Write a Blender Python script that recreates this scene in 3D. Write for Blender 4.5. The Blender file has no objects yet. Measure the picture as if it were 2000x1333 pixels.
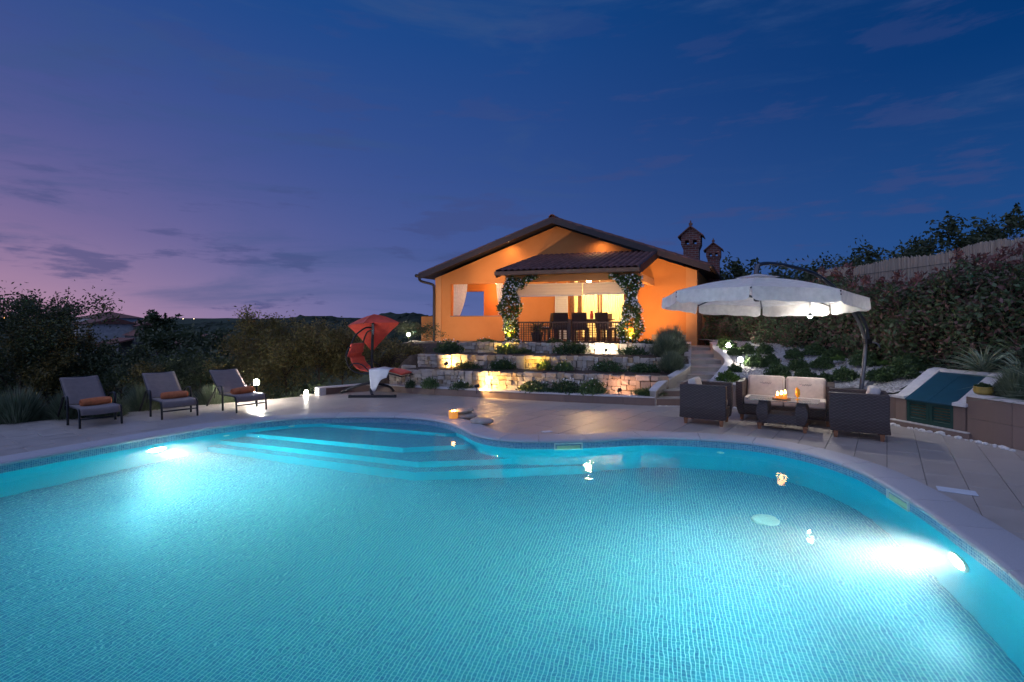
import bpy, bmesh, math, random
import numpy as np
from mathutils import Vector, Matrix, geometry

random.seed(7)
RNG = np.random.default_rng(11)
R = math.radians
SC = bpy.context.scene
COL = SC.collection
PI = math.pi

# ------------------------------------------------------------------ camera
cam_d = bpy.data.cameras.new('camera')
cam_d.sensor_width = 36.0
cam_d.lens = 18.0
cam_d.shift_y = -0.01725
cam_d.clip_start = 0.05
cam_d.clip_end = 9000
cam = bpy.data.objects.new('camera', cam_d)
COL.objects.link(cam)
cam.location = (0, 0, 1.65)
cam.rotation_euler = (R(90), 0, 0)
SC.camera = cam

# ------------------------------------------------------------------ world: blue hour, afterglow low in the west (to the camera's left)
world = bpy.data.worlds.new('World')
SC.world = world
world.use_nodes = True
wn = world.node_tree.nodes
wl = world.node_tree.links
wn.clear()


def wnode(t, **kw):
    n = wn.new(t)
    for k, v in kw.items():
        setattr(n, k, v)
    return n


def wmath(op, a, b=None, clamp=False):
    n = wnode('ShaderNodeMath', operation=op, use_clamp=clamp)
    for i, v in enumerate((a, b)):
        if v is None:
            continue
        if isinstance(v, (int, float)):
            n.inputs[i].default_value = v
        else:
            wl.new(v, n.inputs[i])
    return n.outputs[0]


def wramp(fac, stops):
    n = wnode('ShaderNodeValToRGB')
    cr = n.color_ramp
    while len(cr.elements) < len(stops):
        cr.elements.new(0.5)
    for e, (p, c) in zip(cr.elements, stops):
        e.position = p
        e.color = (*c, 1)
    wl.new(fac, n.inputs[0])
    return n.outputs[0]


def wmix(fac, a, b, mode='MIX'):
    n = wnode('ShaderNodeMix', data_type='RGBA', blend_type=mode)
    for i, v in ((0, fac), (6, a), (7, b)):
        if isinstance(v, (int, float)):
            n.inputs[i].default_value = v
        elif isinstance(v, tuple):
            n.inputs[i].default_value = (*v, 1)
        else:
            wl.new(v, n.inputs[i])
    return n.outputs[2]


wtc = wnode('ShaderNodeTexCoord').outputs['Generated']
wsep = wnode('ShaderNodeSeparateXYZ')
wl.new(wtc, wsep.inputs[0])
wz = wmath('MAXIMUM', wsep.outputs[2], 0.0)
wflat = wnode('ShaderNodeCombineXYZ')
wl.new(wsep.outputs[0], wflat.inputs[0])
wl.new(wsep.outputs[1], wflat.inputs[1])
wnorm = wnode('ShaderNodeVectorMath', operation='NORMALIZE')
wl.new(wflat.outputs[0], wnorm.inputs[0])
wdot = wnode('ShaderNodeVectorMath', operation='DOT_PRODUCT')
wl.new(wnorm.outputs[0], wdot.inputs[0])
wdot.inputs[1].default_value = (-0.87, 0.49, 0)
sunside = wdot.outputs['Value']
west = wramp(wz, [(0.0, (.105, .145, .36)), (.14, (.06, .10, .31)), (.28, (.036, .082, .285)), (.52, (.007, .062, .25)), (1.0, (.002, .036, .16))])
east = wramp(wz, [(0.0, (.022, .088, .28)), (.14, (.013, .070, .245)), (.376, (.0010, .038, .17)), (.6, (.0006, .028, .13)), (1.0, (.0006, .026, .12))])
blend = wnode('ShaderNodeMapRange', interpolation_type='SMOOTHSTEP')
wl.new(sunside, blend.inputs[0])
blend.inputs[1].default_value = -.35
blend.inputs[2].default_value = .85
base_sky = wmix(blend.outputs[0], east, west)
glow = wmath('MULTIPLY', wmath('POWER', wmath('MAXIMUM', sunside, 0.0), 7.0), wmath('EXPONENT', wmath('MULTIPLY', wz, -7.5)))
glowc = wnode('ShaderNodeVectorMath', operation='SCALE')
glowc.inputs[0].default_value = (.56, .185, .04)
wl.new(glow, glowc.inputs['Scale'])
sky1 = wmix(1.0, base_sky, glowc.outputs[0], 'ADD')
# thin dusk clouds: streaks drawn out along the horizon
cvec = wnode('ShaderNodeVectorMath', operation='MULTIPLY')
wl.new(wtc, cvec.inputs[0])
cvec.inputs[1].default_value = (2.6, 2.6, 13.0)
cn = wnode('ShaderNodeTexNoise')
cn.inputs['Scale'].default_value = 1.7
cn.inputs['Detail'].default_value = 10
cn.inputs['Roughness'].default_value = .60
wl.new(cvec.outputs[0], cn.inputs['Vector'])
cmask = wnode('ShaderNodeMapRange', interpolation_type='SMOOTHSTEP')
wl.new(cn.outputs[0], cmask.inputs[0])
cmask.inputs[1].default_value = .54
cmask.inputs[2].default_value = .63
lowband = wmath('EXPONENT', wmath('MULTIPLY', wz, -3.2))
cfac = wmath('MULTIPLY', wmath('MULTIPLY', cmask.outputs[0], lowband), .85)
sky2 = wmix(cfac, sky1, (.050, .068, .205))
# wide pale veils, higher up
vvec = wnode('ShaderNodeMapping')
wl.new(wtc, vvec.inputs[0])
vvec.inputs['Rotation'].default_value = (0, R(17), 0)
vvec.inputs['Scale'].default_value = (1.1, 1.1, 6.5)
vn = wnode('ShaderNodeTexNoise')
vn.inputs['Scale'].default_value = 1.9
vn.inputs['Detail'].default_value = 10
vn.inputs['Roughness'].default_value = .62
vn.inputs['Distortion'].default_value = .6
wl.new(vvec.outputs[0], vn.inputs['Vector'])
vmask = wnode('ShaderNodeMapRange', interpolation_type='SMOOTHSTEP')
wl.new(vn.outputs[0], vmask.inputs[0])
vmask.inputs[1].default_value = .49
vmask.inputs[2].default_value = .74
sky3 = wmix(wmath('MULTIPLY', vmask.outputs[0], .55), sky2, (.040, .088, .235))
# physical twilight sky underneath, sun just below the western horizon
nish = wnode('ShaderNodeTexSky', sky_type='NISHITA')
nish.sun_disc = False
nish.sun_elevation = R(-4)
nish.sun_rotation = R(-60)
sky4n = wnode('ShaderNodeVectorMath', operation='SCALE')
wl.new(nish.outputs[0], sky4n.inputs[0])
sky4n.inputs['Scale'].default_value = .05
sky4 = wmix(1.0, sky3, sky4n.outputs[0], 'ADD')
wbg = wnode('ShaderNodeBackground')
wl.new(sky4, wbg.inputs[0])
wbg.inputs[1].default_value = 1.0
wout = wnode('ShaderNodeOutputWorld')
wl.new(wbg.outputs[0], wout.inputs[0])

# added dusk fill: one broad, soft, cool sun from left behind the camera
sd_ = bpy.data.lights.new('sun', 'SUN')
sd_.energy = 1.48
sd_.angle = R(120)
sd_.color = (.58, .66, 1.0)
sun = bpy.data.objects.new('sun', sd_)
COL.objects.link(sun)
sun.rotation_euler = Vector((.66, .50, -.70)).to_track_quat('-Z', 'Y').to_euler()

vs = SC.view_settings
vs.view_transform = 'Standard'
vs.look = 'None'
vs.exposure = 0.0
vs.gamma = 1.0
vs.use_curve_mapping = False
SC.render.engine = 'CYCLES'
cy = SC.cycles
cy.use_denoising = True
cy.max_bounces = 10
cy.diffuse_bounces = 4
cy.glossy_bounces = 4
cy.transmission_bounces = 8
cy.transparent_max_bounces = 12
cy.volume_bounces = 1
cy.sample_clamp_indirect = 0
cy.blur_glossy = 0.6
cy.caustics_refractive = True
cy.caustics_reflective = True


# ------------------------------------------------------------------ helpers
class MB:
    """collects faces, then builds one mesh object"""

    def __init__(self):
        self.v = []
        self.f = []

    def add(self, verts, faces):
        o = len(self.v)
        self.v += [tuple(p) for p in verts]
        self.f += [tuple(i + o for i in f) for f in faces]
        return self

    def box(self, c, s, rz=0.0, M=None, ch=0.0):
        hx, hy, hz = s[0] / 2, s[1] / 2, s[2] / 2
        if ch:
            pts = []
            ch = min(ch, hx * .9, hy * .9, hz * .9)
            for sz in (-1, 1):
                for (a, b) in ((-1, -1), (1, -1), (1, 1), (-1, 1)):
                    pts.append((a * (hx - ch), b * (hy - ch), sz * hz))
            for sz in (-1, 1):
                for (a, b) in ((-1, -1), (1, -1), (1, 1), (-1, 1)):
                    pts.append((a * (hx - ch), b * hy, sz * (hz - ch)))
                    pts.append((a * hx, b * (hy - ch), sz * (hz - ch)))
            # 2i = on the y face, 2i+1 = on the x face of corner i
            r0 = [8 + 0, 8 + 2, 8 + 3, 8 + 5, 8 + 4, 8 + 6, 8 + 7, 8 + 1]
            r1 = [16 + 0, 16 + 2, 16 + 3, 16 + 5, 16 + 4, 16 + 6, 16 + 7, 16 + 1]
            fs = [(3, 2, 1, 0), (4, 5, 6, 7)]
            for i in range(8):
                j = (i + 1) % 8
                fs.append((r0[i], r0[j], r1[j], r1[i]))
            # bottom skirt and top skirt
            for base, rr, flip in ((0, r0, True), (4, r1, False)):
                cyc = [(rr[0], rr[1], base + 1, base + 0), (rr[1], rr[2], base + 1), (rr[2], rr[3], base + 2, base + 1), (rr[3], rr[4], base + 2),
                       (rr[4], rr[5], base + 3, base + 2), (rr[5], rr[6], base + 3), (rr[6], rr[7], base + 0, base + 3), (rr[7], rr[0], base + 0)]
                for f in cyc:
                    fs.append(tuple(reversed(f)) if flip else f)
        else:
            pts = [(-hx, -hy, -hz), (hx, -hy, -hz), (hx, hy, -hz), (-hx, hy, -hz), (-hx, -hy, hz), (hx, -hy, hz), (hx, hy, hz), (-hx, hy, hz)]
            fs = [(3, 2, 1, 0), (4, 5, 6, 7), (0, 1, 5, 4), (1, 2, 6, 5), (2, 3, 7, 6), (3, 0, 4, 7)]
        if M is None:
            M = Matrix.Translation(c) @ Matrix.Rotation(rz, 4, 'Z')
        else:
            M = M @ Matrix.Translation(c) @ Matrix.Rotation(rz, 4, 'Z')
        return self.add([M @ Vector(p) for p in pts], fs)

    def tube(self, path, r, seg=8, caps=True, flat=1.0):
        path = [Vector(p) for p in path]
        n = len(path)
        rad = r if isinstance(r, (list, tuple)) else [r] * n
        up = None
        rings = []
        for i, p in enumerate(path):
            t = (path[min(i + 1, n - 1)] - path[max(i - 1, 0)])
            if t.length < 1e-9:
                t = Vector((0, 0, 1))
            t.normalize()
            if up is None:
                a = Vector((0, 0, 1)) if abs(t.z) < .9 else Vector((1, 0, 0))
                up = t.cross(a).normalized()
            else:
                up = (up - t * up.dot(t))
                if up.length < 1e-6:
                    up = t.cross(Vector((1, .3, .2)))
                up.normalize()
            w = t.cross(up)
            rings.append([p + (up * math.cos(2 * PI * k / seg) + w * flat * math.sin(2 * PI * k / seg)) * rad[i] for k in range(seg)])
        self.loft(rings, True, caps)
        return self

    def loft(self, rings, closed=True, caps=True):
        n = len(rings[0])
        vs_ = [p for rg in rings for p in rg]
        fs = []
        for i in range(len(rings) - 1):
            for k in range(n if closed else n - 1):
                k2 = (k + 1) % n
                fs.append((i * n + k, i * n + k2, (i + 1) * n + k2, (i + 1) * n + k))
        if caps and closed:
            fs.append(tuple(reversed(range(n))))
            b = (len(rings) - 1) * n
            fs.append(tuple(b + k for k in range(n)))
        return self.add(vs_, fs)

    def lathe(self, prof, c=(0, 0, 0), seg=16, M=None):
        rings = []
        for (r, z) in prof:
            rg = [Vector((r * math.cos(2 * PI * k / seg), r * math.sin(2 * PI * k / seg), z)) for k in range(seg)]
            if M is not None:
                rg = [M @ p for p in rg]
            rings.append([p + Vector(c) for p in rg])
        return self.loft(rings)

    def prism(self, poly, z0, z1):
        n = len(poly)
        tri = geometry.tessellate_polygon([[Vector((p[0], p[1], 0)) for p in poly]])
        vs_ = [(p[0], p[1], z0) for p in poly] + [(p[0], p[1], z1) for p in poly]
        fs = []
        area = sum(poly[i][0] * poly[(i + 1) % n][1] - poly[(i + 1) % n][0] * poly[i][1] for i in range(n))
        for i in range(n):
            j = (i + 1) % n
            fs.append((i, j, n + j, n + i) if area > 0 else (j, i, n + i, n + j))
        for t in tri:
            a, b, c = t
            cr = (poly[b][0] - poly[a][0]) * (poly[c][1] - poly[a][1]) - (poly[b][1] - poly[a][1]) * (poly[c][0] - poly[a][0])
            if cr < 0:
                a, c = c, a
            fs.append((n + a, n + b, n + c))
            fs.append((c, b, a))
        return self.add(vs_, fs)

    def quad(self, *p):
        return self.add(p, [tuple(range(len(p)))])

    def mesh(self, name, m, smooth=False):
        me = bpy.data.meshes.new(name)
        me.from_pydata(self.v, [], self.f)
        if m is not None:
            me.materials.append(m)
        if smooth:
            me.polygons.foreach_set('use_smooth', [True] * len(me.polygons))
        me.update()
        return me


WM = {}


def link(name, data, parent=None, world_coords=True):
    o = bpy.data.objects.new(name, data)
    COL.objects.link(o)
    if parent is not None:
        o.parent = parent
        if world_coords:
            o.matrix_parent_inverse = WM[parent].inverted()
            WM[o] = Matrix.Identity(4)
        else:
            WM[o] = WM[parent].copy()
    else:
        WM[o] = Matrix.Identity(4)
    return o


def tag(o, label=None, cat=None, group=None, kind=None):
    if label:
        o['label'] = label
    if cat:
        o['category'] = cat
    if group:
        o['group'] = group
    if kind:
        o['kind'] = kind
    return o


def thing(name, label, cat, loc=(0, 0, 0), rz=0.0, group=None):
    o = bpy.data.objects.new(name, None)
    COL.objects.link(o)
    o.empty_display_size = .1
    o.location = loc
    o.rotation_euler = (0, 0, rz)
    WM[o] = Matrix.Translation(loc) @ Matrix.Rotation(rz, 4, 'Z')
    return tag(o, label, cat, group)


def build(mb, name, m, parent=None, smooth=False, local=False, bevel=0.0, auto=None):
    o = link(name, mb.mesh(name, m, smooth), parent, not local)
    if bevel:
        b = o.modifiers.new('b', 'BEVEL')
        b.width = bevel
        b.segments = 2
        b.limit_method = 'ANGLE'
        b.angle_limit = R(40)
    if auto is not None:
        shade_angle(o.data, auto)
    return o


def shade_angle(me, deg):
    """smooth shading with sharp edges above an angle"""
    bm = bmesh.new()
    bm.from_mesh(me)
    for f in bm.faces:
        f.smooth = True
    for e in bm.edges:
        if len(e.link_faces) != 2 or e.calc_face_angle(0) > R(deg):
            e.smooth = False
    bm.to_mesh(me)
    bm.free()


def struct(mb, name, m, parent=None, smooth=False, kind='structure'):
    o = build(mb, name, m, parent, smooth)
    if parent is None:
        o['kind'] = kind
    return o


def copy_tree(o, loc=None, rz=None, parent=None, scale=None):
    c = o.copy()
    COL.objects.link(c)
    c.parent = parent
    WM[c] = WM[o].copy()
    if loc is not None:
        c.location = loc
    if rz is not None:
        c.rotation_euler = (c.rotation_euler[0], c.rotation_euler[1], rz)
    if scale is not None:
        c.scale = scale if isinstance(scale, (tuple, list)) else (scale,) * 3
    for ch in list(o.children):
        copy_tree(ch, parent=c)
    return c


def fast_mesh(name, verts, nper, m, smooth=False):
    """verts: (N, nper, 3); every row is one polygon"""
    n = len(verts)
    me = bpy.data.meshes.new(name)
    me.vertices.add(n * nper)
    me.vertices.foreach_set('co', np.asarray(verts, dtype=np.float32).reshape(-1))
    me.loops.add(n * nper)
    me.loops.foreach_set('vertex_index', np.arange(n * nper, dtype=np.int32))
    me.polygons.add(n)
    me.polygons.foreach_set('loop_start', np.arange(0, n * nper, nper, dtype=np.int32))
    me.polygons.foreach_set('loop_total', np.full(n, nper, dtype=np.int32))
    if m is not None:
        me.materials.append(m)
    me.update(calc_edges=True)
    me.validate()
    return me


def unit(a):
    return a / np.maximum(np.linalg.norm(a, axis=-1, keepdims=True), 1e-9)


def leaf_verts(c, length, width, up=0.35, out=None, outw=0.6):
    """rhombic leaves at centres c, random headings; returns (N,4,3)"""
    n = len(c)
    u = RNG.normal(size=(n, 3))
    u[:, 2] = u[:, 2] * .7 + up
    if out is not None:
        u = u + out * outw
    u = unit(u)
    w = unit(np.cross(u, RNG.normal(size=(n, 3))))
    L = (length * (0.65 + .7 * RNG.random(n)))[:, None]
    Wd = (width * (0.65 + .7 * RNG.random(n)))[:, None]
    bend = np.cross(u, w) * (L * .12)
    return np.stack([c - u * L * .5, c - w * Wd * .5 + bend, c + u * L * .5, c + w * Wd * .5 + bend], axis=1)


def blade_verts(base, direction, length, width, droop, seg=3):
    """curved tapering blades as quads; returns (N*seg,4,3)"""
    n = len(base)
    d = unit(direction)
    side = unit(np.cross(d, np.array([0, 0, 1.0]) + RNG.normal(size=(n, 3)) * .25))
    out = []
    pts = []
    ws = []
    for i in range(seg + 1):
        t = i / seg
        p = base + d * (length * t)[:, None]
        p[:, 2] -= droop * (length * t * t)
        h = unit(np.stack([d[:, 0], d[:, 1], np.zeros(n)], 1)) * (droop * length * t * t * .6)[:, None]
        pts.append(p + h)
        ws.append(width * (1 - t) ** .8 * .5 + .0006)
    for i in range(seg):
        a, b = pts[i], pts[i + 1]
        wa, wb = ws[i], ws[i + 1]
        if np.ndim(wa) == 0:
            wa, wb = np.full(n, wa), np.full(n, wb)
        out.append(np.stack([a - side * wa[:, None], a + side * wa[:, None], b + side * wb[:, None], b - side * wb[:, None]], axis=1))
    return np.concatenate(out)


def catmull(pts, per=10, closed=False):
    P = [Vector(p) for p in pts]
    n = len(P)
    out = []
    rng = range(n) if closed else range(n - 1)
    for i in rng:
        if closed:
            a, b, c, d = P[i - 1], P[i], P[(i + 1) % n], P[(i + 2) % n]
        else:
            a, b, c, d = P[max(i - 1, 0)], P[i], P[i + 1], P[min(i + 2, n - 1)]
        for k in range(per):
            t = k / per
            out.append(.5 * ((2 * b) + (c - a) * t + (2 * a - 5 * b + 4 * c - d) * t * t + (3 * b - a - 3 * c + d) * t ** 3))
    if not closed:
        out.append(P[-1].copy())
    return out


# ------------------------------------------------------------------ materials
class NT:
    def __init__(self, name):
        self.m = bpy.data.materials.new(name)
        self.m.use_nodes = True
        self.t = self.m.node_tree
        self.n = self.t.nodes
        self.l = self.t.links
        self.p = self.n['Principled BSDF']

    def new(self, t, **kw):
        n = self.n.new(t)
        for k, v in kw.items():
            setattr(n, k, v)
        return n

    def set(self, sock, v):
        if isinstance(v, (int, float)):
            sock.default_value = v
        elif isinstance(v, tuple):
            sock.default_value = (*v, 1) if len(v) == 3 and len(sock.default_value) == 4 else v
        else:
            self.l.new(v, sock)

    def coord(self, kind='Object', scale=(1, 1, 1), rot=(0, 0, 0)):
        if kind == 'World':
            src = self.new('ShaderNodeNewGeometry').outputs['Position']
        else:
            src = self.new('ShaderNodeTexCoord').outputs[kind]
        mp = self.new('ShaderNodeMapping')
        mp.inputs['Scale'].default_value = scale
        mp.inputs['Rotation'].default_value = rot
        self.l.new(src, mp.inputs[0])
        return mp.outputs[0]

    def noise(self, vec, scale, detail=4, rough=.55, dist=0.0):
        n = self.new('ShaderNodeTexNoise')
        self.l.new(vec, n.inputs['Vector'])
        n.inputs['Scale'].default_value = scale
        n.inputs['Detail'].default_value = detail
        n.inputs['Roughness'].default_value = rough
        n.inputs['Distortion'].default_value = dist
        return n.outputs[0]

    def ramp(self, fac, stops):
        n = self.new('ShaderNodeValToRGB')
        cr = n.color_ramp
        while len(cr.elements) < len(stops):
            cr.elements.new(.5)
        for e, (p, c) in zip(cr.elements, stops):
            e.position = p
            e.color = (*c, 1) if not isinstance(c, (int, float)) else (c, c, c, 1)
        self.l.new(fac, n.inputs[0])
        return n.outputs[0]

    def mix(self, fac, a, b, mode='MIX'):
        n = self.new('ShaderNodeMix', data_type='RGBA', blend_type=mode)
        self.set(n.inputs[0], fac)
        self.set(n.inputs[6], a)
        self.set(n.inputs[7], b)
        return n.outputs[2]

    def math(self, op, a, b=0.0, clamp=False):
        n = self.new('ShaderNodeMath', operation=op, use_clamp=clamp)
        self.set(n.inputs[0], a)
        self.set(n.inputs[1], b)
        return n.outputs[0]

    def bump(self, h, strength=.3, dist=.01):
        b = self.new('ShaderNodeBump')
        b.inputs['Strength'].default_value = strength
        b.inputs['Distance'].default_value = dist
        self.l.new(h, b.inputs['Height'])
        self.l.new(b.outputs[0], self.p.inputs['Normal'])
        return b

    def base(self, c):
        self.set(self.p.inputs['Base Color'], c)

    def rough(self, v):
        self.set(self.p.inputs['Roughness'], v)


def simple(name, c, rough=.5, metal=0.0, var=.12, scale=9.0, bump=0.0, bscale=60.0, coords='Object', objvar=0.0, spec=None, bdist=.006):
    n = NT(name)
    vec = n.coord(coords)
    nz = n.noise(vec, scale)
    lo = tuple(x * (1 - var) for x in c)
    hi = tuple(min(1, x * (1 + var)) for x in c)
    col = n.ramp(nz, [(.3, lo), (.7, hi)])
    if objvar:
        oi = n.new('ShaderNodeObjectInfo').outputs['Random']
        k = n.new('ShaderNodeMapRange')
        n.l.new(oi, k.inputs[0])
        k.inputs[3].default_value = 1 - objvar
        k.inputs[4].default_value = 1 + objvar
        vm = n.new('ShaderNodeVectorMath', operation='SCALE')
        n.l.new(col, vm.inputs[0])
        n.l.new(k.outputs[0], vm.inputs['Scale'])
        col = vm.outputs[0]
    n.base(col)
    n.rough(rough)
    n.p.inputs['Metallic'].default_value = metal
    if spec is not None:
        n.p.inputs['Specular IOR Level'].default_value = spec
    if bump:
        n.bump(n.noise(vec, bscale, 5), bump, bdist)
    return n.m


def leafmat(name, cols, rough=.55, trans=.25):
    """per-leaf colour variation, a little light coming through"""
    n = NT(name)
    rnd = n.new('ShaderNodeNewGeometry').outputs['Random Per Island']
    k = len(cols)
    col = n.ramp(rnd, [((i + .5) / k, c) for i, c in enumerate(cols)])
    vec = n.coord('World')
    col = n.mix(.5, col, n.ramp(n.noise(vec, 2.3, 2), [(.3, (.45, .45, .45)), (.7, (1, 1, 1))]), 'MULTIPLY')
    n.base(col)
    n.rough(rough)
    tr = n.new('ShaderNodeBsdfTranslucent')
    n.l.new(col, tr.inputs[0])
    mx = n.new('ShaderNodeMixShader')
    mx.inputs[0].default_value = trans
    out = n.n['Material Output']
    n.l.new(n.p.outputs[0], mx.inputs[1])
    n.l.new(tr.outputs[0], mx.inputs[2])
    n.l.new(mx.outputs[0], out.inputs[0])
    return n.m


def glow_mat(name, c, strength):
    n = NT(name)
    n.base((.8, .8, .8))
    n.set(n.p.inputs['Emission Color'], c)
    n.p.inputs['Emission Strength'].default_value = strength
    return n.m


def fabric(name, c, scale=700.0, rough=.85, bump=.2, stripes=None, trans=0.0):
    n = NT(name)
    vec = n.coord('Object')
    w1 = n.new('ShaderNodeTexWave', wave_type='BANDS', bands_direction='X')
    w1.inputs['Scale'].default_value = scale / 6
    n.l.new(vec, w1.inputs[0])
    nz = n.noise(vec, 12, 4)
    col = n.ramp(nz, [(.25, tuple(x * .82 for x in c)), (.75, tuple(min(1, x * 1.08) for x in c))])
    if stripes:
        ws = n.new('ShaderNodeTexWave', wave_type='BANDS', bands_direction='X')
        ws.inputs['Scale'].default_value = stripes[1]
        n.l.new(vec, ws.inputs[0])
        col = n.mix(n.ramp(ws.outputs[0], [(.72, 0.0), (.9, 1.0)]), col, stripes[0])
    n.base(col)
    n.rough(rough)
    n.p.inputs['Sheen Weight'].default_value = .15
    n.bump(n.math('ADD', n.math('MULTIPLY', w1.outputs[0], .3), n.noise(vec, 30, 3)), bump, .01)
    if trans:
        tr = n.new('ShaderNodeBsdfTranslucent')
        n.l.new(col, tr.inputs[0])
        mx = n.new('ShaderNodeMixShader')
        mx.inputs[0].default_value = trans
        n.l.new(n.p.outputs[0], mx.inputs[1])
        n.l.new(tr.outputs[0], mx.inputs[2])
        n.l.new(mx.outputs[0], n.n['Material Output'].inputs[0])
    return n.m


def stone_tile_mat(name, c, objvar=.12, rough=(.25, .5), streak=(1.2, 9, 9), bump=.12, rot=0.0):
    """sawn travertine-look porcelain: streaks along one axis, stains, a slight sheen"""
    n = NT(name)
    oi = n.new('ShaderNodeObjectInfo').outputs['Random']
    off = n.new('ShaderNodeCombineXYZ')
    n.l.new(n.math('MULTIPLY', oi, 37.0), off.inputs[0])
    n.l.new(n.math('MULTIPLY', oi, 91.0), off.inputs[1])
    add = n.new('ShaderNodeVectorMath', operation='ADD')
    n.l.new(n.coord('World', streak, (0, 0, rot)), add.inputs[0])
    n.l.new(off.outputs[0], add.inputs[1])
    v = add.outputs[0]
    s = n.noise(v, 1.6, 6, .6, .4)
    col = n.ramp(s, [(.25, tuple(x * .86 for x in c)), (.5, c), (.8, tuple(min(1, x * 1.08) for x in c))])
    st = n.noise(n.coord('World'), .8, 4)
    col = n.mix(.55, col, n.ramp(st, [(.3, (.80, .79, .78)), (.65, (1, 1, 1))]), 'MULTIPLY')
    k = n.new('ShaderNodeMapRange')
    n.l.new(oi, k.inputs[0])
    k.inputs[3].default_value = 1 - objvar
    k.inputs[4].default_value = 1 + objvar
    vm = n.new('ShaderNodeVectorMath', operation='SCALE')
    n.l.new(col, vm.inputs[0])
    n.l.new(k.outputs[0], vm.inputs['Scale'])
    n.base(vm.outputs[0])
    n.rough(n.ramp(s, [(.3, rough[0]), (.7, rough[1])]))
    n.bump(s, bump, .006)
    return n.m

# ------------------------------------------------------------------ shared materials
M_deck = stone_tile_mat('deck_tile', (.44, .385, .345), .07, (.30, .44), (3.0, 3.0, 3.0), .05)
M_grout = simple('grout', (.22, .20, .19), .9, var=.2)
M_cop = simple('coping_granite', (.46, .45, .47), .55, var=.10, scale=220, bump=.08, bscale=260, coords='World', objvar=.03)
M_clad = stone_tile_mat('wall_cladding', (.215, .145, .118), .12, (.45, .7), (5, 5, 1.0))
M_cap = simple('cap_stone', (.58, .55, .54), .5, var=.10, scale=14, bump=.1, bscale=90, coords='World')
M_lime = None
M_soil = simple('soil', (.075, .05, .035), .95, var=.35, scale=7, bump=.8, bscale=30, coords='World', bdist=.03)
M_metal = simple('charcoal_metal', (.028, .03, .034), .36, .6, var=.15, scale=20)
M_black = simple('black_paint', (.015, .015, .016), .4, .0, var=.1)
M_teak = simple('teak', (.25, .105, .045), .5, var=.35, scale=18, bump=.15, bscale=70)
M_darkwood = simple('dark_wood', (.075, .033, .018), .45, var=.3, scale=16, bump=.15, bscale=60)
M_white = simple('white_paint', (.78, .77, .74), .45, var=.05)
M_grass = simple('meadow', (.030, .045, .016), .95, var=.6, scale=.35, bump=.9, bscale=3.0, coords='World', bdist=.2)

# limestone of the dry walls: each stone its own tone
n = NT('limestone')
vec = n.coord('World')
a = n.noise(vec, 9, 6, .6)
oi = n.new('ShaderNodeObjectInfo').outputs['Random']
tone = n.ramp(oi, [(0, (.38, .32, .26)), (.25, (.58, .51, .43)), (.45, (.48, .39, .29)), (.62, (.64, .58, .50)), (.8, (.42, .36, .31)), (1, (.50, .35, .19))])
col = n.mix(.7, tone, n.ramp(a, [(.3, (.62, .58, .54)), (.6, (1, 1, 1)), (.8, (1.0, .93, .82))]), 'MULTIPLY')
n.base(col)
n.rough(.9)
n.bump(n.math('ADD', n.noise(vec, 26, 6, .7), n.math('MULTIPLY', n.noise(vec, 90, 3), .4)), .9, .02)
M_lime = n.m

# ------------------------------------------------------------------ pool outline
POOL_CTRL = [(-5.96, 5.96), (-5.48, 6.85), (-4.78, 7.97), (-3.9, 8.74), (-2.96, 8.98), (-1.93, 8.94), (-1.24, 8.62), (-.80, 8.05), (-.50, 7.50), (-.1, 7.2),
             (.45, 7.12), (1.15, 7.18), (1.95, 7.34), (2.75, 7.22), (3.35, 6.95), (3.72, 6.45), (3.86, 5.85), (3.82, 5.30), (3.68, 4.63), (3.51, 4.02), (3.25, 3.25),
             (2.72, 2.35), (1.75, 1.62), (.2, 1.32), (-1.8, 1.32), (-3.9, 1.75), (-5.45, 2.8), (-6.15, 4.1), (-6.22, 5.1)]
POOL = [Vector((p.x, p.y)) for p in catmull([(x, y, 0) for x, y in POOL_CTRL], 8, True)]
NP = len(POOL)
_ar = sum(POOL[i].x * POOL[(i + 1) % NP].y - POOL[(i + 1) % NP].x * POOL[i].y for i in range(NP))
if _ar < 0:
    POOL.reverse()
PN = []
for i in range(NP):
    t = (POOL[(i + 1) % NP] - POOL[i - 1]).normalized()
    PN.append(Vector((t.y, -t.x)))          # outward
POOLA = np.array([(p.x, p.y) for p in POOL])
PNA = np.array([(p.x, p.y) for p in PN])
WATER_Z = -.09
FLOOR_Z = -1.22


def pool_off(r):
    return [(POOL[i].x + PN[i].x * r, POOL[i].y + PN[i].y * r) for i in range(NP)]


def pool_dist(x, y):
    """signed distance to the pool edge, positive outside"""
    d = (POOLA[:, 0] - x) ** 2 + (POOLA[:, 1] - y) ** 2
    i = int(d.argmin())
    s = (x - POOLA[i, 0]) * PNA[i, 0] + (y - POOLA[i, 1]) * PNA[i, 1]
    return math.copysign(math.sqrt(d[i]), s), i


# ------------------------------------------------------------------ ground sheet: yard, falling valley, far hills
YARD = [(-13, -9), (-13, 4.2), (-10.4, 6.4), (-8.35, 8.35), (-6.35, 10.27), (-4.55, 11.72), (-4.3, 12.8), (-4.6, 26), (-4.6, 60), (60, 60), (60, -9)]


def seg_dist(x, y, a, b):
    ax, ay = a
    bx, by = b
    t = ((x - ax) * (bx - ax) + (y - ay) * (by - ay)) / max(1e-9, (bx - ax) ** 2 + (by - ay) ** 2)
    t = max(0, min(1, t))
    return math.hypot(x - ax - t * (bx - ax), y - ay - t * (by - ay))


def inside(x, y, poly):
    c = False
    j = len(poly) - 1
    for i in range(len(poly)):
        xi, yi = poly[i]
        xj, yj = poly[j]
        if (yi > y) != (yj > y) and x < (xj - xi) * (y - yi) / (yj - yi) + xi:
            c = not c
        j = i
    return c


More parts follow.
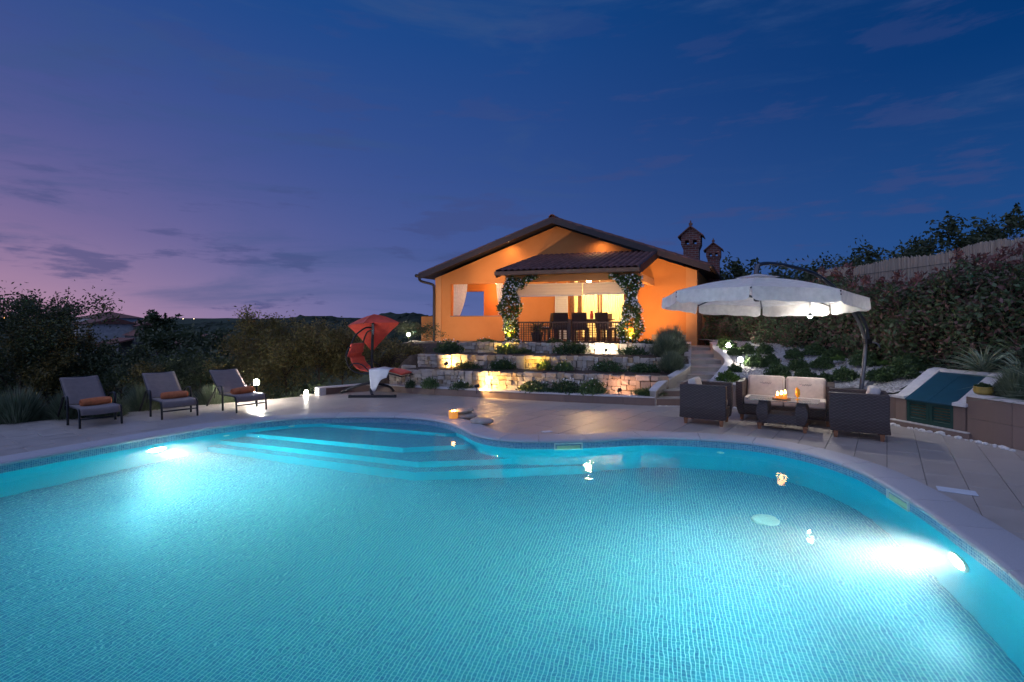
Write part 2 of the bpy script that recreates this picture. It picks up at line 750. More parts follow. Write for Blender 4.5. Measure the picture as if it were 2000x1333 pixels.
def poly_dist(x, y, poly):
    return min(seg_dist(x, y, poly[i], poly[(i + 1) % len(poly)]) for i in range(len(poly)))


def sm(t):
    t = max(0., min(1., t))
    return t * t * (3 - 2 * t)


def hnoise(x, y):
    return (math.sin(x * .0131 + 1.3) * math.cos(y * .0117 - .4) + .5 * math.sin(x * .031 + y * .022) + .25 * math.sin(x * .071 - y * .053 + 2.0))


def ground_z(x, y):
    if inside(x, y, YARD):
        return -.06
    d = poly_dist(x, y, YARD)
    z = -.10 - .34 * min(d, 2.0) / 2 - 1.6 * sm((d - 1.5) / 9) - 3.2 * sm((d - 8) / 50) - 7 * sm((d - 40) / 200)
    z += .10 * math.sin(x * 1.1) * math.sin(y * .9 + 1) * min(1, d / 3)
    far = math.hypot(x, y)
    z += sm((far - 330) / 900) * (16 + 8 * hnoise(x, y)) + sm((far - 1100) / 1500) * 14
    return z


def axis(lim_lo, lim_hi, near):
    out = [0.0]
    s = near
    v = 0.0
    while v < lim_hi:
        v += s
        out.append(v)
        if v > 16:
            s *= 1.16
    s = near
    v = 0.0
    neg = []
    while v > lim_lo:
        v -= s
        neg.append(v)
        if v < -16:
            s *= 1.16
    return sorted(neg + out)


gx = axis(-3800, 3800, .5)
gy = axis(-200, 4200, .5)
g = MB()
ids = {}
for j, y in enumerate(gy):
    for i, x in enumerate(gx):
        ids[i, j] = len(g.v)
        g.v.append((x, y, ground_z(x, y)))
for j in range(len(gy) - 1):
    for i in range(len(gx) - 1):
        cx, cyy = (gx[i] + gx[i + 1]) / 2, (gy[j] + gy[j + 1]) / 2
        if -9 < cx < 6 and 0 < cyy < 11:
            d, _ = pool_dist(cx, cyy)
            if d < .45:
                continue
        g.f.append((ids[i, j], ids[i + 1, j], ids[i + 1, j + 1], ids[i, j + 1]))
struct(g, 'ground', M_grass, smooth=True)

# ------------------------------------------------------------------ swimming pool
pool = thing('swimming_pool', 'kidney-shaped swimming pool with glowing turquoise water and mosaic liner', 'swimming pool', (-1, 5, 0))
# plain liner of the walls
n = NT('pool_liner')
vec = n.coord('World')
n.base(n.ramp(n.noise(vec, 1.4, 3), [(.3, (.003, .52, .68)), (.7, (.005, .58, .74))]))
n.rough(.5)
M_liner = n.m
# printed mosaic of the floor: small squares, pale joints


def mosaic(name, size, c1, c2, joint, vert=False, rotz=0.0, jw=.11, rows=1.0):
    n = NT(name)
    if vert:
        # run along the wall: arc length baked in the UV map
        src = n.new('ShaderNodeTexCoord').outputs['UV']
        mp = n.new('ShaderNodeMapping')
        n.l.new(src, mp.inputs[0])
        v = mp.outputs[0]
    else:
        v = n.coord('World', (1, 1, 1), (0, 0, rotz))
    br = n.new('ShaderNodeTexBrick')
    br.offset = 0.0
    br.squash = 1.0
    n.l.new(v, br.inputs['Vector'])
    br.inputs['Scale'].default_value = 1.0
    br.inputs['Brick Width'].default_value = size
    br.inputs['Row Height'].default_value = size
    br.inputs['Mortar Size'].default_value = size * jw
    br.inputs['Mortar Smooth'].default_value = .15
    br.inputs['Color1'].default_value = (*c1, 1)
    br.inputs['Color2'].default_value = (*c2, 1)
    br.inputs['Mortar'].default_value = (*joint, 1)
    col = br.outputs['Color']
    # second tint so that single squares differ
    wn2 = n.new('ShaderNodeTexWhiteNoise', noise_dimensions='3D')
    sn = n.new('ShaderNodeVectorMath', operation='SNAP')
    n.l.new(v, sn.inputs[0])
    sn.inputs[1].default_value = (size, size, size if not vert else size)
    n.l.new(sn.outputs[0], wn2.inputs[0])
    tint = n.ramp(wn2.outputs[0], [(0, (.62, .8, .9)), (.5, (1, 1, 1)), (1, (1.0, 1.0, .92))])
    col = n.mix(.8, col, tint, 'MULTIPLY')
    if rows < 1:
        # joints across the strip read fainter than those along it
        sp = n.new('ShaderNodeSeparateXYZ')
        n.l.new(v, sp.inputs[0])
        fr = n.math('FRACT', n.math('DIVIDE', sp.outputs[0], size))
        ed = n.math('MINIMUM', fr, n.math('SUBTRACT', 1.0, fr))
        line = n.ramp(ed, [(jw * .8, 1.0), (jw * 1.5, 0.0)])
        flat = n.mix(rows, n.mix(wn2.outputs[0], c1, c2), col)
        col = n.mix(line, n.mix(.8, flat, tint, 'MULTIPLY'), joint)
    n.base(col)
    n.rough(.4)
    return n.m


M_mosaic = mosaic('pool_mosaic', .030, (.005, .215, .43), (.016, .34, .48), (.38, .65, .69), rotz=R(16), jw=.10, rows=.55)
M_band = mosaic('band_mosaic', .022, (.05, .20, .36), (.20, .40, .52), (.42, .55, .62), vert=True)


def wall_strip(r, z0, z1, name, m, parent):
    """vertical strip round the pool facing inward, arc length in the UV map"""
    mb = MB()
    pts = pool_off(r)
    acc = [0.0]
    for i in range(NP):
        a, b = pts[i], pts[(i + 1) % NP]
        acc.append(acc[-1] + math.hypot(a[0] - b[0], a[1] - b[1]))
    for i in range(NP):
        j = (i + 1) % NP
        mb.quad((*pts[j], z0), (*pts[i], z0), (*pts[i], z1), (*pts[j], z1))
    me = mb.mesh(name, m)
    uv = me.uv_layers.new(name='UVMap')
    for i in range(NP):
        for k, (u, v) in enumerate(((acc[i + 1], z0), (acc[i], z0), (acc[i], z1), (acc[i + 1], z1))):
            uv.data[i * 4 + k].uv = (u, v + 3)
    return link(name, me, parent)


wall_strip(0, FLOOR_Z - .01, -.135, 'liner_wall', M_liner, pool)
wall_strip(-.004, -.135, -.004, 'waterline_band', M_band, pool)
fl = MB()
tri = geometry.tessellate_polygon([[Vector((p[0], p[1], 0)) for p in pool_off(.01)]])
fl.v = [(p[0], p[1], FLOOR_Z) for p in pool_off(.01)]
for t in tri:
    a, b, c = t
    cr = (fl.v[b][0] - fl.v[a][0]) * (fl.v[c][1] - fl.v[a][1]) - (fl.v[b][1] - fl.v[a][1]) * (fl.v[c][0] - fl.v[a][0])
    fl.f.append((a, b, c) if cr > 0 else (c, b, a))
build(fl, 'liner_floor', M_mosaic, pool)
# corner steps: mosaic treads, plain risers
STEPS = [(.07, [(-3.6, 9.03), (-1.05, 8.165), (-.55, 8.25)]),
         (.30, [(-4.9, 8.58), (-1.59, 7.47), (-.2, 7.78)]),
         (.55, [(-5.6, 8.45), (-1.28, 7.0), (.4, 7.22)]),
         (.80, [(-6.0, 8.42), (-1.29, 6.8), (1.1, 7.11)])]
for k, (t, line) in enumerate(STEPS):
    z = WATER_Z - t
    back = [(.9 if k > 1 else 0.0, 9.2), (-6.2, 9.2)]
    poly = [line[0], line[1], line[2]] + back
    # keep the solid inside the excavation: clip corners that leave the yard by simply staying below the paving
    tr = MB()
    tri = geometry.tessellate_polygon([[Vector((p[0], p[1], 0)) for p in poly]])
    tr.v = [(p[0], p[1], z) for p in poly]
    for q in tri:
        a, b, c = q
        cr = (poly[b][0] - poly[a][0]) * (poly[c][1] - poly[a][1]) - (poly[b][1] - poly[a][1]) * (poly[c][0] - poly[a][0])
        tr.f.append((a, b, c) if cr > 0 else (c, b, a))
    st = build(tr, 'step_tread', M_mosaic, pool)
    rb = MB()
    for i in range(2):
        p, q = line[i], line[i + 1]
        rb.quad((*p, FLOOR_Z), (*q, FLOOR_Z), (*q, z), (*p, z))
    build(rb, 'step_riser', M_liner, pool)
# coping stones
cuts = list(range(0, NP, 8))
prof = [(-.028, -.012), (-.04, .004), (-.036, .02), (-.018, .031), (.0, .034), (.33, .034), (.352, .028), (.358, .012), (.358, -.03)]
for ci, i0 in enumerate(cuts):
    i1 = cuts[(ci + 1) % len(cuts)]
    cnt = (i1 - i0) % NP
    mb = MB()
    rings = []
    for k in range(cnt + 1):
        i = (i0 + k) % NP
        e = Vector((0, 0))
        if k in (0, cnt):
            t = (POOL[(i + 1) % NP] - POOL[i - 1]).normalized()
            e = t * (.004 if k == 0 else -.004)
        rings.append([(POOL[i].x + PN[i].x * r + e.x, POOL[i].y + PN[i].y * r + e.y, z) for r, z in reversed(prof)])
    mb.loft(rings, True, True)
    build(mb, 'coping_stone', M_cop, pool, auto=35)


# skimmers, inlets, drain
def on_wall(i, z, r=0.0):
    return Vector((POOL[i].x + PN[i].x * r, POOL[i].y + PN[i].y * r, z))


def frame_at(i, z, r):
    """matrix whose x runs along the wall, y points into the pool"""
    t = Vector((-PN[i].y, PN[i].x, 0))
    nn = Vector((-PN[i].x, -PN[i].y, 0))
    M = Matrix((t, nn, Vector((0, 0, 1)))).transposed().to_4x4()
    M.translation = on_wall(i, z, r)
    return M


def nearest_i(x, y):
    return int(((POOLA[:, 0] - x) ** 2 + (POOLA[:, 1] - y) ** 2).argmin())


M_plastic = simple('pale_plastic', (.72, .76, .68), .35, var=.04)
M_flap = simple('skimmer_flap', (.55, .72, .42), .4, var=.05)
for (x, y) in ((.77, 7.13), (3.75, 4.95)):
    i = nearest_i(x, y)
    M = frame_at(i, -.075, 0)
    mb = MB()
    for (c, s) in (((0, .012, .052), (.40, .024, .016)), ((-.192, .012, 0), (.016, .024, .088)), ((.192, .012, 0), (.016, .024, .088)), ((0, .012, -.06), (.40, .024, .032))):
        mb.box(c, s, M=M)
    sk = build(mb, 'skimmer', M_plastic, pool)
    build(MB().box((0, .006, -.012), (.33, .012, .07), M=M), 'flap', M_flap, sk)
for (x, y, z) in ((-4.55, 8.2, -.36), (-3.75, 8.8, -.22), (2.9, 7.2, -.36)):
    M = frame_at(nearest_i(x, y), z, -.002) @ Matrix.Rotation(R(-90), 4, 'X')
    build(MB().lathe([(.045, 0), (.05, .008), (.035, .014), (.018, .014), (.016, .006)], M=M, seg=16), 'inlet_nozzle', M_plastic, pool, smooth=True)
for (x, y) in ((2.75, 5.55),):
    build(MB().lathe([(.14, FLOOR_Z + .002), (.14, FLOOR_Z + .012), (.11, FLOOR_Z + .018), (.02, FLOOR_Z + .018)], (x, y, 0), 24), 'floor_drain', M_plastic, pool, smooth=True)

# underwater lamps, recessed discs in the wall
M_lamp = glow_mat('pool_lamp_glow', (.80, .97, .95), 240)
LAMPS = [(-5.12, 7.42, -.50, (1.0, -.62, .05), 3600), (3.52, 4.05, -.46, (-1.0, .12, .05), 4200)]
for (x, y, z, d, pw) in LAMPS:
    i = nearest_i(x, y)
    M = frame_at(i, z, 0) @ Matrix.Rotation(R(-90), 4, 'X')
    lp = build(MB().lathe([(.14, -.002), (.145, .012), (.12, .022), (.112, .012)], M=M, seg=24), 'lamp_ring', M_plastic, pool, smooth=True)
    build(MB().lathe([(.108, .0), (.108, .012), (.06, .02), (.01, .022)], M=M, seg=24), 'lamp_lens', M_lamp, lp, smooth=True)
    # reflector lamp: a bright core beam and a wide spill
    for (part, size, blend, watts, colr) in (('core', 52, 1.0, pw * .16, (1.0, .62, .30)), ('spill', 140, 1.0, pw * .15, (.82, .96, .92))):
        ld = bpy.data.lights.new('pool_lamp_' + part, 'SPOT')
        ld.energy = watts
        ld.color = colr
        ld.spot_size = R(size)
        ld.spot_blend = blend
        ld.shadow_soft_size = .07
        lo = bpy.data.objects.new('pool_lamp_' + part + '_light', ld)
        COL.objects.link(lo)
        lo.location = on_wall(i, z, -.10)
        lo.rotation_euler = Vector((d[0], d[1], d[2] + (.45 if part == 'spill' else 0))).to_track_quat('-Z', 'Y').to_euler()

# water body
n = NT('pool_water')
n.n.remove(n.p)
gl = n.new('ShaderNodeBsdfRefraction')
gl.inputs['Color'].default_value = (1, 1, 1, 1)
gl.inputs['Roughness'].default_value = 0.0
gl.inputs['IOR'].default_value = 1.33
vec = n.coord('World')
h = n.math('ADD', n.noise(vec, 3.2, 2, .5, .3), n.math('MULTIPLY', n.noise(vec, 11, 2, .5), .16))
b = n.new('ShaderNodeBump')
b.inputs['Strength'].default_value = .095
b.inputs['Distance'].default_value = .045
n.l.new(h, b.inputs['Height'])
n.l.new(b.outputs[0], gl.inputs['Normal'])
out = n.n['Material Output']
gs = n.new('ShaderNodeBsdfGlossy')
gs.inputs['Roughness'].default_value = .02
n.l.new(b.outputs[0], gs.inputs['Normal'])
fz = n.new('ShaderNodeFresnel')
fz.inputs['IOR'].default_value = 1.33
n.l.new(b.outputs[0], fz.inputs['Normal'])
ms = n.new('ShaderNodeMixShader')
n.l.new(n.math('MULTIPLY', fz.outputs[0], .36), ms.inputs[0])
n.l.new(gl.outputs[0], ms.inputs[1])
n.l.new(gs.outputs[0], ms.inputs[2])
# seen from below the surface mirrors fully past the critical angle
gi = n.new('ShaderNodeBsdfGlass')
gi.inputs['Color'].default_value = (1, 1, 1, 1)
gi.inputs['Roughness'].default_value = 0.0
gi.inputs['IOR'].default_value = 1.33
n.l.new(b.outputs[0], gi.inputs['Normal'])
mo = n.new('ShaderNodeMixShader')
n.l.new(n.new('ShaderNodeNewGeometry').outputs['Backfacing'], mo.inputs[0])
n.l.new(ms.outputs[0], mo.inputs[1])
n.l.new(gi.outputs[0], mo.inputs[2])
n.l.new(mo.outputs[0], out.inputs['Surface'])
vol = n.new('ShaderNodeVolumePrincipled')
vol.inputs['Color'].default_value = (.97, .96, .93, 1)
vol.inputs['Density'].default_value = .095
vol.inputs['Anisotropy'].default_value = .25
ab = n.new('ShaderNodeVolumeAbsorption')
ab.inputs['Color'].default_value = (.0, .95, .97, 1)
ab.inputs['Density'].default_value = .22
av = n.new('ShaderNodeAddShader')
n.l.new(vol.outputs[0], av.inputs[0])
n.l.new(ab.outputs[0], av.inputs[1])
n.l.new(av.outputs[0], out.inputs['Volume'])
M_water = n.m
wb = MB().prism(pool_off(.006), FLOOR_Z - .06, WATER_Z)
struct(wb, 'water', M_water)

# ------------------------------------------------------------------ deck of stone tiles
deck = thing('deck', None, None, (0, 0, 0))
deck['kind'] = 'structure'
mb = MB()
o1, o2 = pool_off(.06), pool_off(1.25)
for i in range(NP):
    j = (i + 1) % NP
    mb.quad((*o1[i], -.022), (*o2[i], -.022), (*o2[j], -.022), (*o1[j], -.022))
build(mb, 'mortar_bed', M_grout, deck)
DA = Vector((.591, .807))
DB = Vector((-.807, .591))
TL, TW, GAP = .66, .33, .005
DECK_EDGE = [(-13, 4.2), (-10.4, 6.4), (-8.35, 8.35), (-6.35, 10.27), (-4.5, 11.75), (-3.5, 12.5), (-2.35, 12.15), (-.42, 11.3), (1.33, 10.7), (2.9, 10.28), (3.95, 10.33), (6.3, 8.4), (6.55, 7.35), (6.62, 6.4), (6.7, -4), (-13, -4)]


def clip_half(poly, p, nrm):
    """keep the side n.(x-p) >= 0"""
    out = []
    for i in range(len(poly)):
        a, b2 = poly[i], poly[(i + 1) % len(poly)]
        da, db = (a - p).dot(nrm), (b2 - p).dot(nrm)
        if da >= 0:
            out.append(a)
        if (da >= 0) != (db >= 0):
            out.append(a + (b2 - a) * (da / (da - db)))
    return out


tiles = []
full_me = None
for ib in range(-40, 40):
    for ia in range(-30, 32):
        a0 = ia * TL + (TL / 2 if ib % 2 else 0)
        b0 = ib * TW
        c = DA * (a0 + TL / 2) + DB * (b0 + TW / 2)
        if c.y < -3.5 or c.x < -12.5 or c.x > 7.5 or c.y > 13.2:
            continue
        pd, pi_ = pool_dist(c.x, c.y)
        if pd < -.25:
            continue
        corners = [DA * (a0 + GAP / 2) + DB * (b0 + GAP / 2), DA * (a0 + TL - GAP / 2) + DB * (b0 + GAP / 2),
                   DA * (a0 + TL - GAP / 2) + DB * (b0 + TW - GAP / 2), DA * (a0 + GAP / 2) + DB * (b0 + TW - GAP / 2)]
        poly = corners
        cut = False
        if pd < 1.0:
            # trim under the coping
            for q in range(3):
                cc = sum(poly, Vector((0, 0))) / max(1, len(poly)) if poly else c
                worst = min(poly, key=lambda s: pool_dist(s.x, s.y)[0]) if poly else None
                if worst is None:
                    break
                wd, wi = pool_dist(worst.x, worst.y)
                if wd > .12:
                    break
                poly = clip_half(poly, POOL[wi] + PN[wi] * .16, PN[wi])
                cut = True
        if len(poly) < 3:
            continue
        # outer edge
        ins = [inside(s.x, s.y, DECK_EDGE) for s in poly]
        if not any(ins):
            continue
        if not all(ins):
            cm = sum(poly, Vector((0, 0))) / len(poly)
            best = min(range(5), key=lambda i: seg_dist(cm.x, cm.y, DECK_EDGE[i], DECK_EDGE[i + 1]))
            sd = seg_dist(cm.x, cm.y, DECK_EDGE[best], DECK_EDGE[best + 1])
            if sd < .6 and best < 4:
                p, q = Vector(DECK_EDGE[best]), Vector(DECK_EDGE[best + 1])
                tt = (q - p).normalized()
                poly = clip_half(poly, p, Vector((tt.y, -tt.x)))
                cut = True
        if len(poly) < 3:
            continue
        ctr = sum(poly, Vector((0, 0))) / len(poly)
        big = 1 / max(.5, ctr.y) ** 3 if ctr.y > 2.4 and abs(ctr.x) < ctr.y * 1.02 else 0
        tiles.append((big, cut, poly, ctr))
tiles.sort(key=lambda t: -t[0])


def tile_mb(poly, ctr=None, zj=0.0):
    mb = MB()
    pts = [(p - ctr) if ctr is not None else p for p in poly]
    cen = sum(pts, Vector((0, 0))) / len(pts)
    inner = [p + (cen - p).normalized() * .004 for p in pts]
    k = len(pts)
    mb.add([(p.x, p.y, -.02) for p in pts] + [(p.x, p.y, -.0025) for p in pts] + [(p.x, p.y, 0) for p in inner],
           [(i, (i + 1) % k, k + (i + 1) % k, k + i) for i in range(k)] + [(k + i, k + (i + 1) % k, 2 * k + (i + 1) % k, 2 * k + i) for i in range(k)] + [tuple(2 * k + i for i in range(k))])
    return mb


rest = MB()
full = None
for idx, (big, cut, poly, ctr) in enumerate(tiles):
    if idx < 300:
        if not cut:
            if full is None:
                full = tile_mb(poly, ctr).mesh('tile', M_deck)
            me = full
        else:
            me = tile_mb(poly, ctr).mesh('tile', M_deck)
        o = link('tile', me, deck, False)
        o.location = (ctr.x, ctr.y, random.uniform(-.0012, .0012))
        o.rotation_euler = (random.gauss(0, .0018), random.gauss(0, .0018), 0)
    else:
        t = tile_mb(poly)
        rest.add(t.v, t.f)
o = build(rest, 'tile_field', M_deck, deck)
o['kind'] = 'stuff'

# ------------------------------------------------------------------ garden kerb along the deck
def offset_path(path, off):
    out = []
    for i, p in enumerate(path):
        a = path[max(i - 1, 0)]
        b2 = path[min(i + 1, len(path) - 1)]
        t = (Vector((b2[0], b2[1])) - Vector((a[0], a[1]))).normalized()
        out.append((p[0] - t.y * off, p[1] + t.x * off))
    return out


def resample(path, step):
    P = [Vector((p[0], p[1])) for p in path]
    acc = [0.0]
    for a, b2 in zip(P, P[1:]):
        acc.append(acc[-1] + (b2 - a).length)
    total = acc[-1]
    nseg = max(1, round(total / step))
    out = []
    k = 0
    for i in range(nseg + 1):
        s = total * i / nseg
        while k < len(P) - 2 and acc[k + 1] < s:
            k += 1
        t = (s - acc[k]) / max(1e-9, acc[k + 1] - acc[k])
        out.append(P[k].lerp(P[k + 1], t))
    return out


def slab_piece(p, q, depth, z0, z1, gap=.002):
    """box standing on segment p-q (front face), going back by depth to the left of travel"""
    t = (q - p).normalized()
    nn = Vector((-t.y, t.x))
    a, b2 = p + t * gap, q - t * gap
    mb = MB()
    mb.prism([(a.x, a.y), (b2.x, b2.y), (b2.x + nn.x * depth, b2.y + nn.y * depth), (a.x + nn.x * depth, a.y + nn.y * depth)], z0, z1)
    return mb


KERB = [(p.x, p.y) for p in catmull([(-4.42, 11.72, 0), (-4.0, 12.2, 0), (-3.45, 12.46, 0), (-2.9, 12.33, 0), (-2.38, 12.03, 0), (-.42, 11.27, 0), (1.33, 10.67, 0), (2.86, 10.25, 0)], 6)]
kerb = thing('garden_kerb', 'low brown tiled kerb with pale cap edging the terraced flower beds', 'kerb', (-.4, 11.3, 0))
pts = resample(KERB, .62)
for p, q in zip(pts, pts[1:]):
    build(slab_piece(p, q, .16, -.02, .15), 'cladding_tile', M_clad, kerb, bevel=.003)
pts = resample(offset_path(KERB, -.012), 1.1)
for p, q in zip(pts, pts[1:]):
    build(slab_piece(p, q, .20, .152, .178, .0015), 'cap_stone', M_cap, kerb, bevel=.004)
build(MB().box((-4.40, 11.76, .085), (.17, .20, .19), R(48)), 'end_block', M_cap, kerb, bevel=.006)

# ------------------------------------------------------------------ soil of the terraces
LOW = [(p.x, p.y) for p in catmull([(-3.0, 12.5, 0), (-2.45, 12.26, 0), (-.83, 11.75, 0), (1.5, 11.12, 0), (3.25, 10.62, 0)], 6)]
MID = [(p.x, p.y) for p in catmull([(-2.46, 13.32, 0), (-1.2, 13.0, 0), (.6, 12.66, 0), (2.3, 12.28, 0), (3.75, 11.92, 0)], 6)]
TOP = [(p.x, p.y) for p in catmull([(-1.52, 14.62, 0), (-.4, 14.42, 0), (1.4, 14.05, 0), (3.95, 13.5, 0)], 6)]


def behind(path, x, y):
    """signed distance behind a wall line (positive = house side)"""
    best, sgn = 1e9, 1
    for i in range(len(path) - 1):
        a, b2 = path[i], path[i + 1]
        d = seg_dist(x, y, a, b2)
        if d < best:
            best = d
            cr = (b2[0] - a[0]) * (y - a[1]) - (b2[1] - a[1]) * (x - a[0])
            sgn = 1 if cr > 0 else -1
    return best * sgn


def terrace_z(x, y):
    z = .145
    z += .37 * sm((behind(LOW, x, y) - .10) / .06)
    z += .31 * sm((behind(MID, x, y) - .10) / .06)
    z += .22 * sm((behind(TOP, x, y) - .10) / .06)
    # falls off to the meadow at the side
    left_edge = -2.75 + .22 * max(0, y - 12.5)
    left_edge = min(left_edge, -2.2) if y < 15 else -3.4
    f = sm((x - (left_edge - 1.3)) / 1.3)
    lo = -.30 if y > 12.6 else .10
    return lo + (z - lo) * f


g = MB()
xs = np.arange(-5.0, 6.4, .1)
ys = np.arange(10.2, 17.6, .1)
ids = {}
STL = [(2.88, 10.25), (3.94, 11.5), (4.24, 12.2), (4.53, 13.0), (4.85, 13.9), (5.2, 14.9), (5.55, 15.9)]


def stair_left(y):
    for a, b2 in zip(STL, STL[1:]):
        if a[1] <= y <= b2[1]:
            return a[0] + (b2[0] - a[0]) * (y - a[1]) / (b2[1] - a[1])
    return 2.88 if y < 10.3 else 5.6


for j, y in enumerate(ys):
    for i, x in enumerate(xs):
        ids[i, j] = len(g.v)
        g.v.append((x, y, terrace_z(x, y) + .012 * math.sin(x * 9 + y * 5) * math.sin(y * 11 - x * 3)))
for j in range(len(ys) - 1):
    for i in range(len(xs) - 1):
        cx, cyy = xs[i] + .05, ys[j] + .05
        if cx < -4.15 or behind(KERB, cx, cyy) < .09 or cx > stair_left(cyy) - .02:
            continue
        g.f.append((ids[i, j], ids[i + 1, j], ids[i + 1, j + 1], ids[i, j + 1]))
struct(g, 'garden_soil', M_soil, smooth=True)


# ------------------------------------------------------------------ dry stone walls, stone by stone
def stone_variants(k=10):
    out = []
    for s in range(k):
        rr = random.Random(s + 50)
        bm = bmesh.new()
        bmesh.ops.create_cube(bm, size=1.0)
        bmesh.ops.bevel(bm, geom=bm.edges[:], offset=.07, segments=1, affect='EDGES')
        for v in bm.verts:
            v.co.x += rr.uniform(-.06, .06) + .12 * v.co.z * rr.uniform(-.6, .6)
            v.co.z += rr.uniform(-.09, .07)
            v.co.y += rr.uniform(-.11, .11)
        me = bpy.data.meshes.new('stone')
        bm.to_mesh(me)
        bm.free()
        me.materials.append(M_lime)
        out.append(me)
    return out


STONES = stone_variants()


def stone_wall(path, z0, z1, label, group, thick=.22, seed=1):
    rr = random.Random(seed)
    P = resample(path, .05)
    acc = [i * .05 for i in range(len(P))]
    step = sum((b2 - a).length for a, b2 in zip(P, P[1:])) / (len(P) - 1)
    L = step * (len(P) - 1)

    def at(s):
        f = max(0, min(len(P) - 1.001, s / step))
        i = int(f)
        p = P[i].lerp(P[i + 1], f - i)
        t = (P[min(i + 2, len(P) - 1)] - P[max(i - 1, 0)]).normalized()
        return p, t
    root = thing('stone_wall', label, 'stone wall', (P[len(P) // 2].x, P[len(P) // 2].y, z0), 0, group)
    core = MB()
    ol = offset_path([(p.x, p.y) for p in P], .05)
    ob = offset_path([(p.x, p.y) for p in P], thick)
    for i in range(len(P) - 1):
        core.prism([ol[i], ol[i + 1], ob[i + 1], ob[i]], z0 - .12, z1 - .05)
    build(core, 'wall_core', M_soil, root)

    def put(s0, s1, a, b2):
        p, t = at((s0 + s1) / 2)
        nn = Vector((-t.y, t.x))
        dep = rr.uniform(.15, .19)
        o = link('stone', rr.choice(STONES), root, False)
        front = rr.uniform(-.022, .014)
        c = p + nn * (dep / 2 + front)
        o.matrix_parent_inverse = WM[root].inverted()
        o.location = (c.x, c.y, (a + b2) / 2)
        o.rotation_euler = (rr.gauss(0, .02), rr.gauss(0, .03), math.atan2(t.y, t.x) + rr.gauss(0, .03))
        o.scale = (max(.03, s1 - s0 - .005), dep, max(.02, b2 - a - .004))
    s = 0.0
    H = z1 - z0
    while s < L - .04:
        bl = min(rr.uniform(.28, .7), L - s)
        if L - s - bl < .2:
            bl = L - s
        if rr.random() < .13:
            # one big upright block
            w = min(bl, rr.uniform(.18, .32))
            put(s, s + w, z0 - .03, z1 + rr.uniform(-.02, .01))
            s += w
            continue
        rows = rr.choice((3, 4, 4, 5)) if H > .36 else rr.choice((3, 3, 4))
        hs = [rr.uniform(.6, 1.4) for _ in range(rows)]
        tot = sum(hs)
        z = z0 - .03
        for k, hh in enumerate(hs):
            h = (H + .03) * hh / tot
            q = s
            zt = z + h
            while q < s + bl - .01:
                w = rr.choice((rr.uniform(.07, .14), rr.uniform(.12, .26)))
                if s + bl - q - w < .06:
                    w = s + bl - q
                put(q, q + w, z, zt + (rr.uniform(-.018, .012) if k == rows - 1 else rr.uniform(-.006, .004)))
                q += w
            z = zt
        s += bl
    return root


stone_wall(LOW, .15, .545, 'lowest dry stone wall of three, just behind the brown kerb', 'dry stone terrace walls', seed=3)
stone_wall(MID, .51, .845, 'middle dry stone wall of three in the terraced garden', 'dry stone terrace walls', seed=5)
stone_wall(TOP, .83, 1.118, 'topmost dry stone wall of three, just below the lattice railing', 'dry stone terrace walls', seed=8)
# loose boulders where the middle wall runs out
for (x, y, z, sx, sy, sz, rz, lb) in ((-2.62, 12.98, .50, .34, .2, .15, .1, 'long pale block lying at the open end of the middle stone wall'),
                                      (-3.02, 12.86, .44, .2, .17, .12, .5, 'small pale boulder beside the end of the lowest stone wall'),
                                      (-3.3, 12.9, .36, .24, .17, .12, 1.0, 'flat pale boulder farthest out from the end of the stone walls')):
    o = link('boulder', random.choice(STONES))
    o.location = (x, y, z)
    o.scale = (sx, sy, sz)
    o.rotation_euler = (.1, .05, rz)
    tag(o, lb, 'boulder', 'boulders at the end of the terrace')

# ------------------------------------------------------------------ curved stairs
STR = [(3.92, 10.33), (4.7, 11.5), (5.08, 12.2), (5.3, 13.0), (5.47, 13.9), (5.85, 14.9), (6.15, 15.9)]
M_step = stone_tile_mat('step_tile', (.44, .385, .33), .08, (.35, .55), (2, 2, 2))
stairs = thing('garden_stairs', 'curved beige tiled stairs climbing from the deck to the house', 'stairs', (3.6, 10.4, 0))
EDGE = [(.155, 10.28), (.285, 10.50), (.40, 11.02), (.50, 11.5), (.61, 12.2), (.72, 13.0), (.82, 13.9), (.92, 15.7)]


def xs_at(y, line):
    for a, b2 in zip(line, line[1:]):
        if a[1] <= y <= b2[1]:
            return a[0] + (b2[0] - a[0]) * (y - a[1]) / (b2[1] - a[1])
    return line[0][0] if y < line[0][1] else line[-1][0]


for k, (z, y) in enumerate(EDGE):
    y1 = EDGE[k + 1][1] if k + 1 < len(EDGE) else 17.4
    zb = EDGE[k - 1][0] if k else -.02
    l0, r0 = xs_at(y, STL) - .02, xs_at(y, STR) + .02
    l1, r1 = xs_at(y1 + .1, STL) - .02, xs_at(y1 + .1, STR) + .02
    if k + 1 == len(EDGE):
        l1, r1 = 5.9, 7.3
    mids = [l0, l0 + (r0 - l0) * .52, r0]
    mide = [l1, l1 + (r1 - l1) * .52, r1]
    for s in range(2):
        mb = MB().prism([(mids[s] + .002, y), (mids[s + 1] - .002, y), (mids[s + 1] - .002, y + .05), (mids[s] + .002, y + .05)], zb - .03, z - .026)
        build(mb, 'riser_tile', M_clad if k < 2 else M_step, stairs)
        mb = MB().prism([(mids[s] + .002, y - .015), (mids[s + 1] - .002, y - .015), (mide[s + 1] - .002, y1 + .05), (mide[s] + .002, y1 + .05)], z - .024, z)
        build(mb, 'tread_tile', M_step, stairs, bevel=.003)


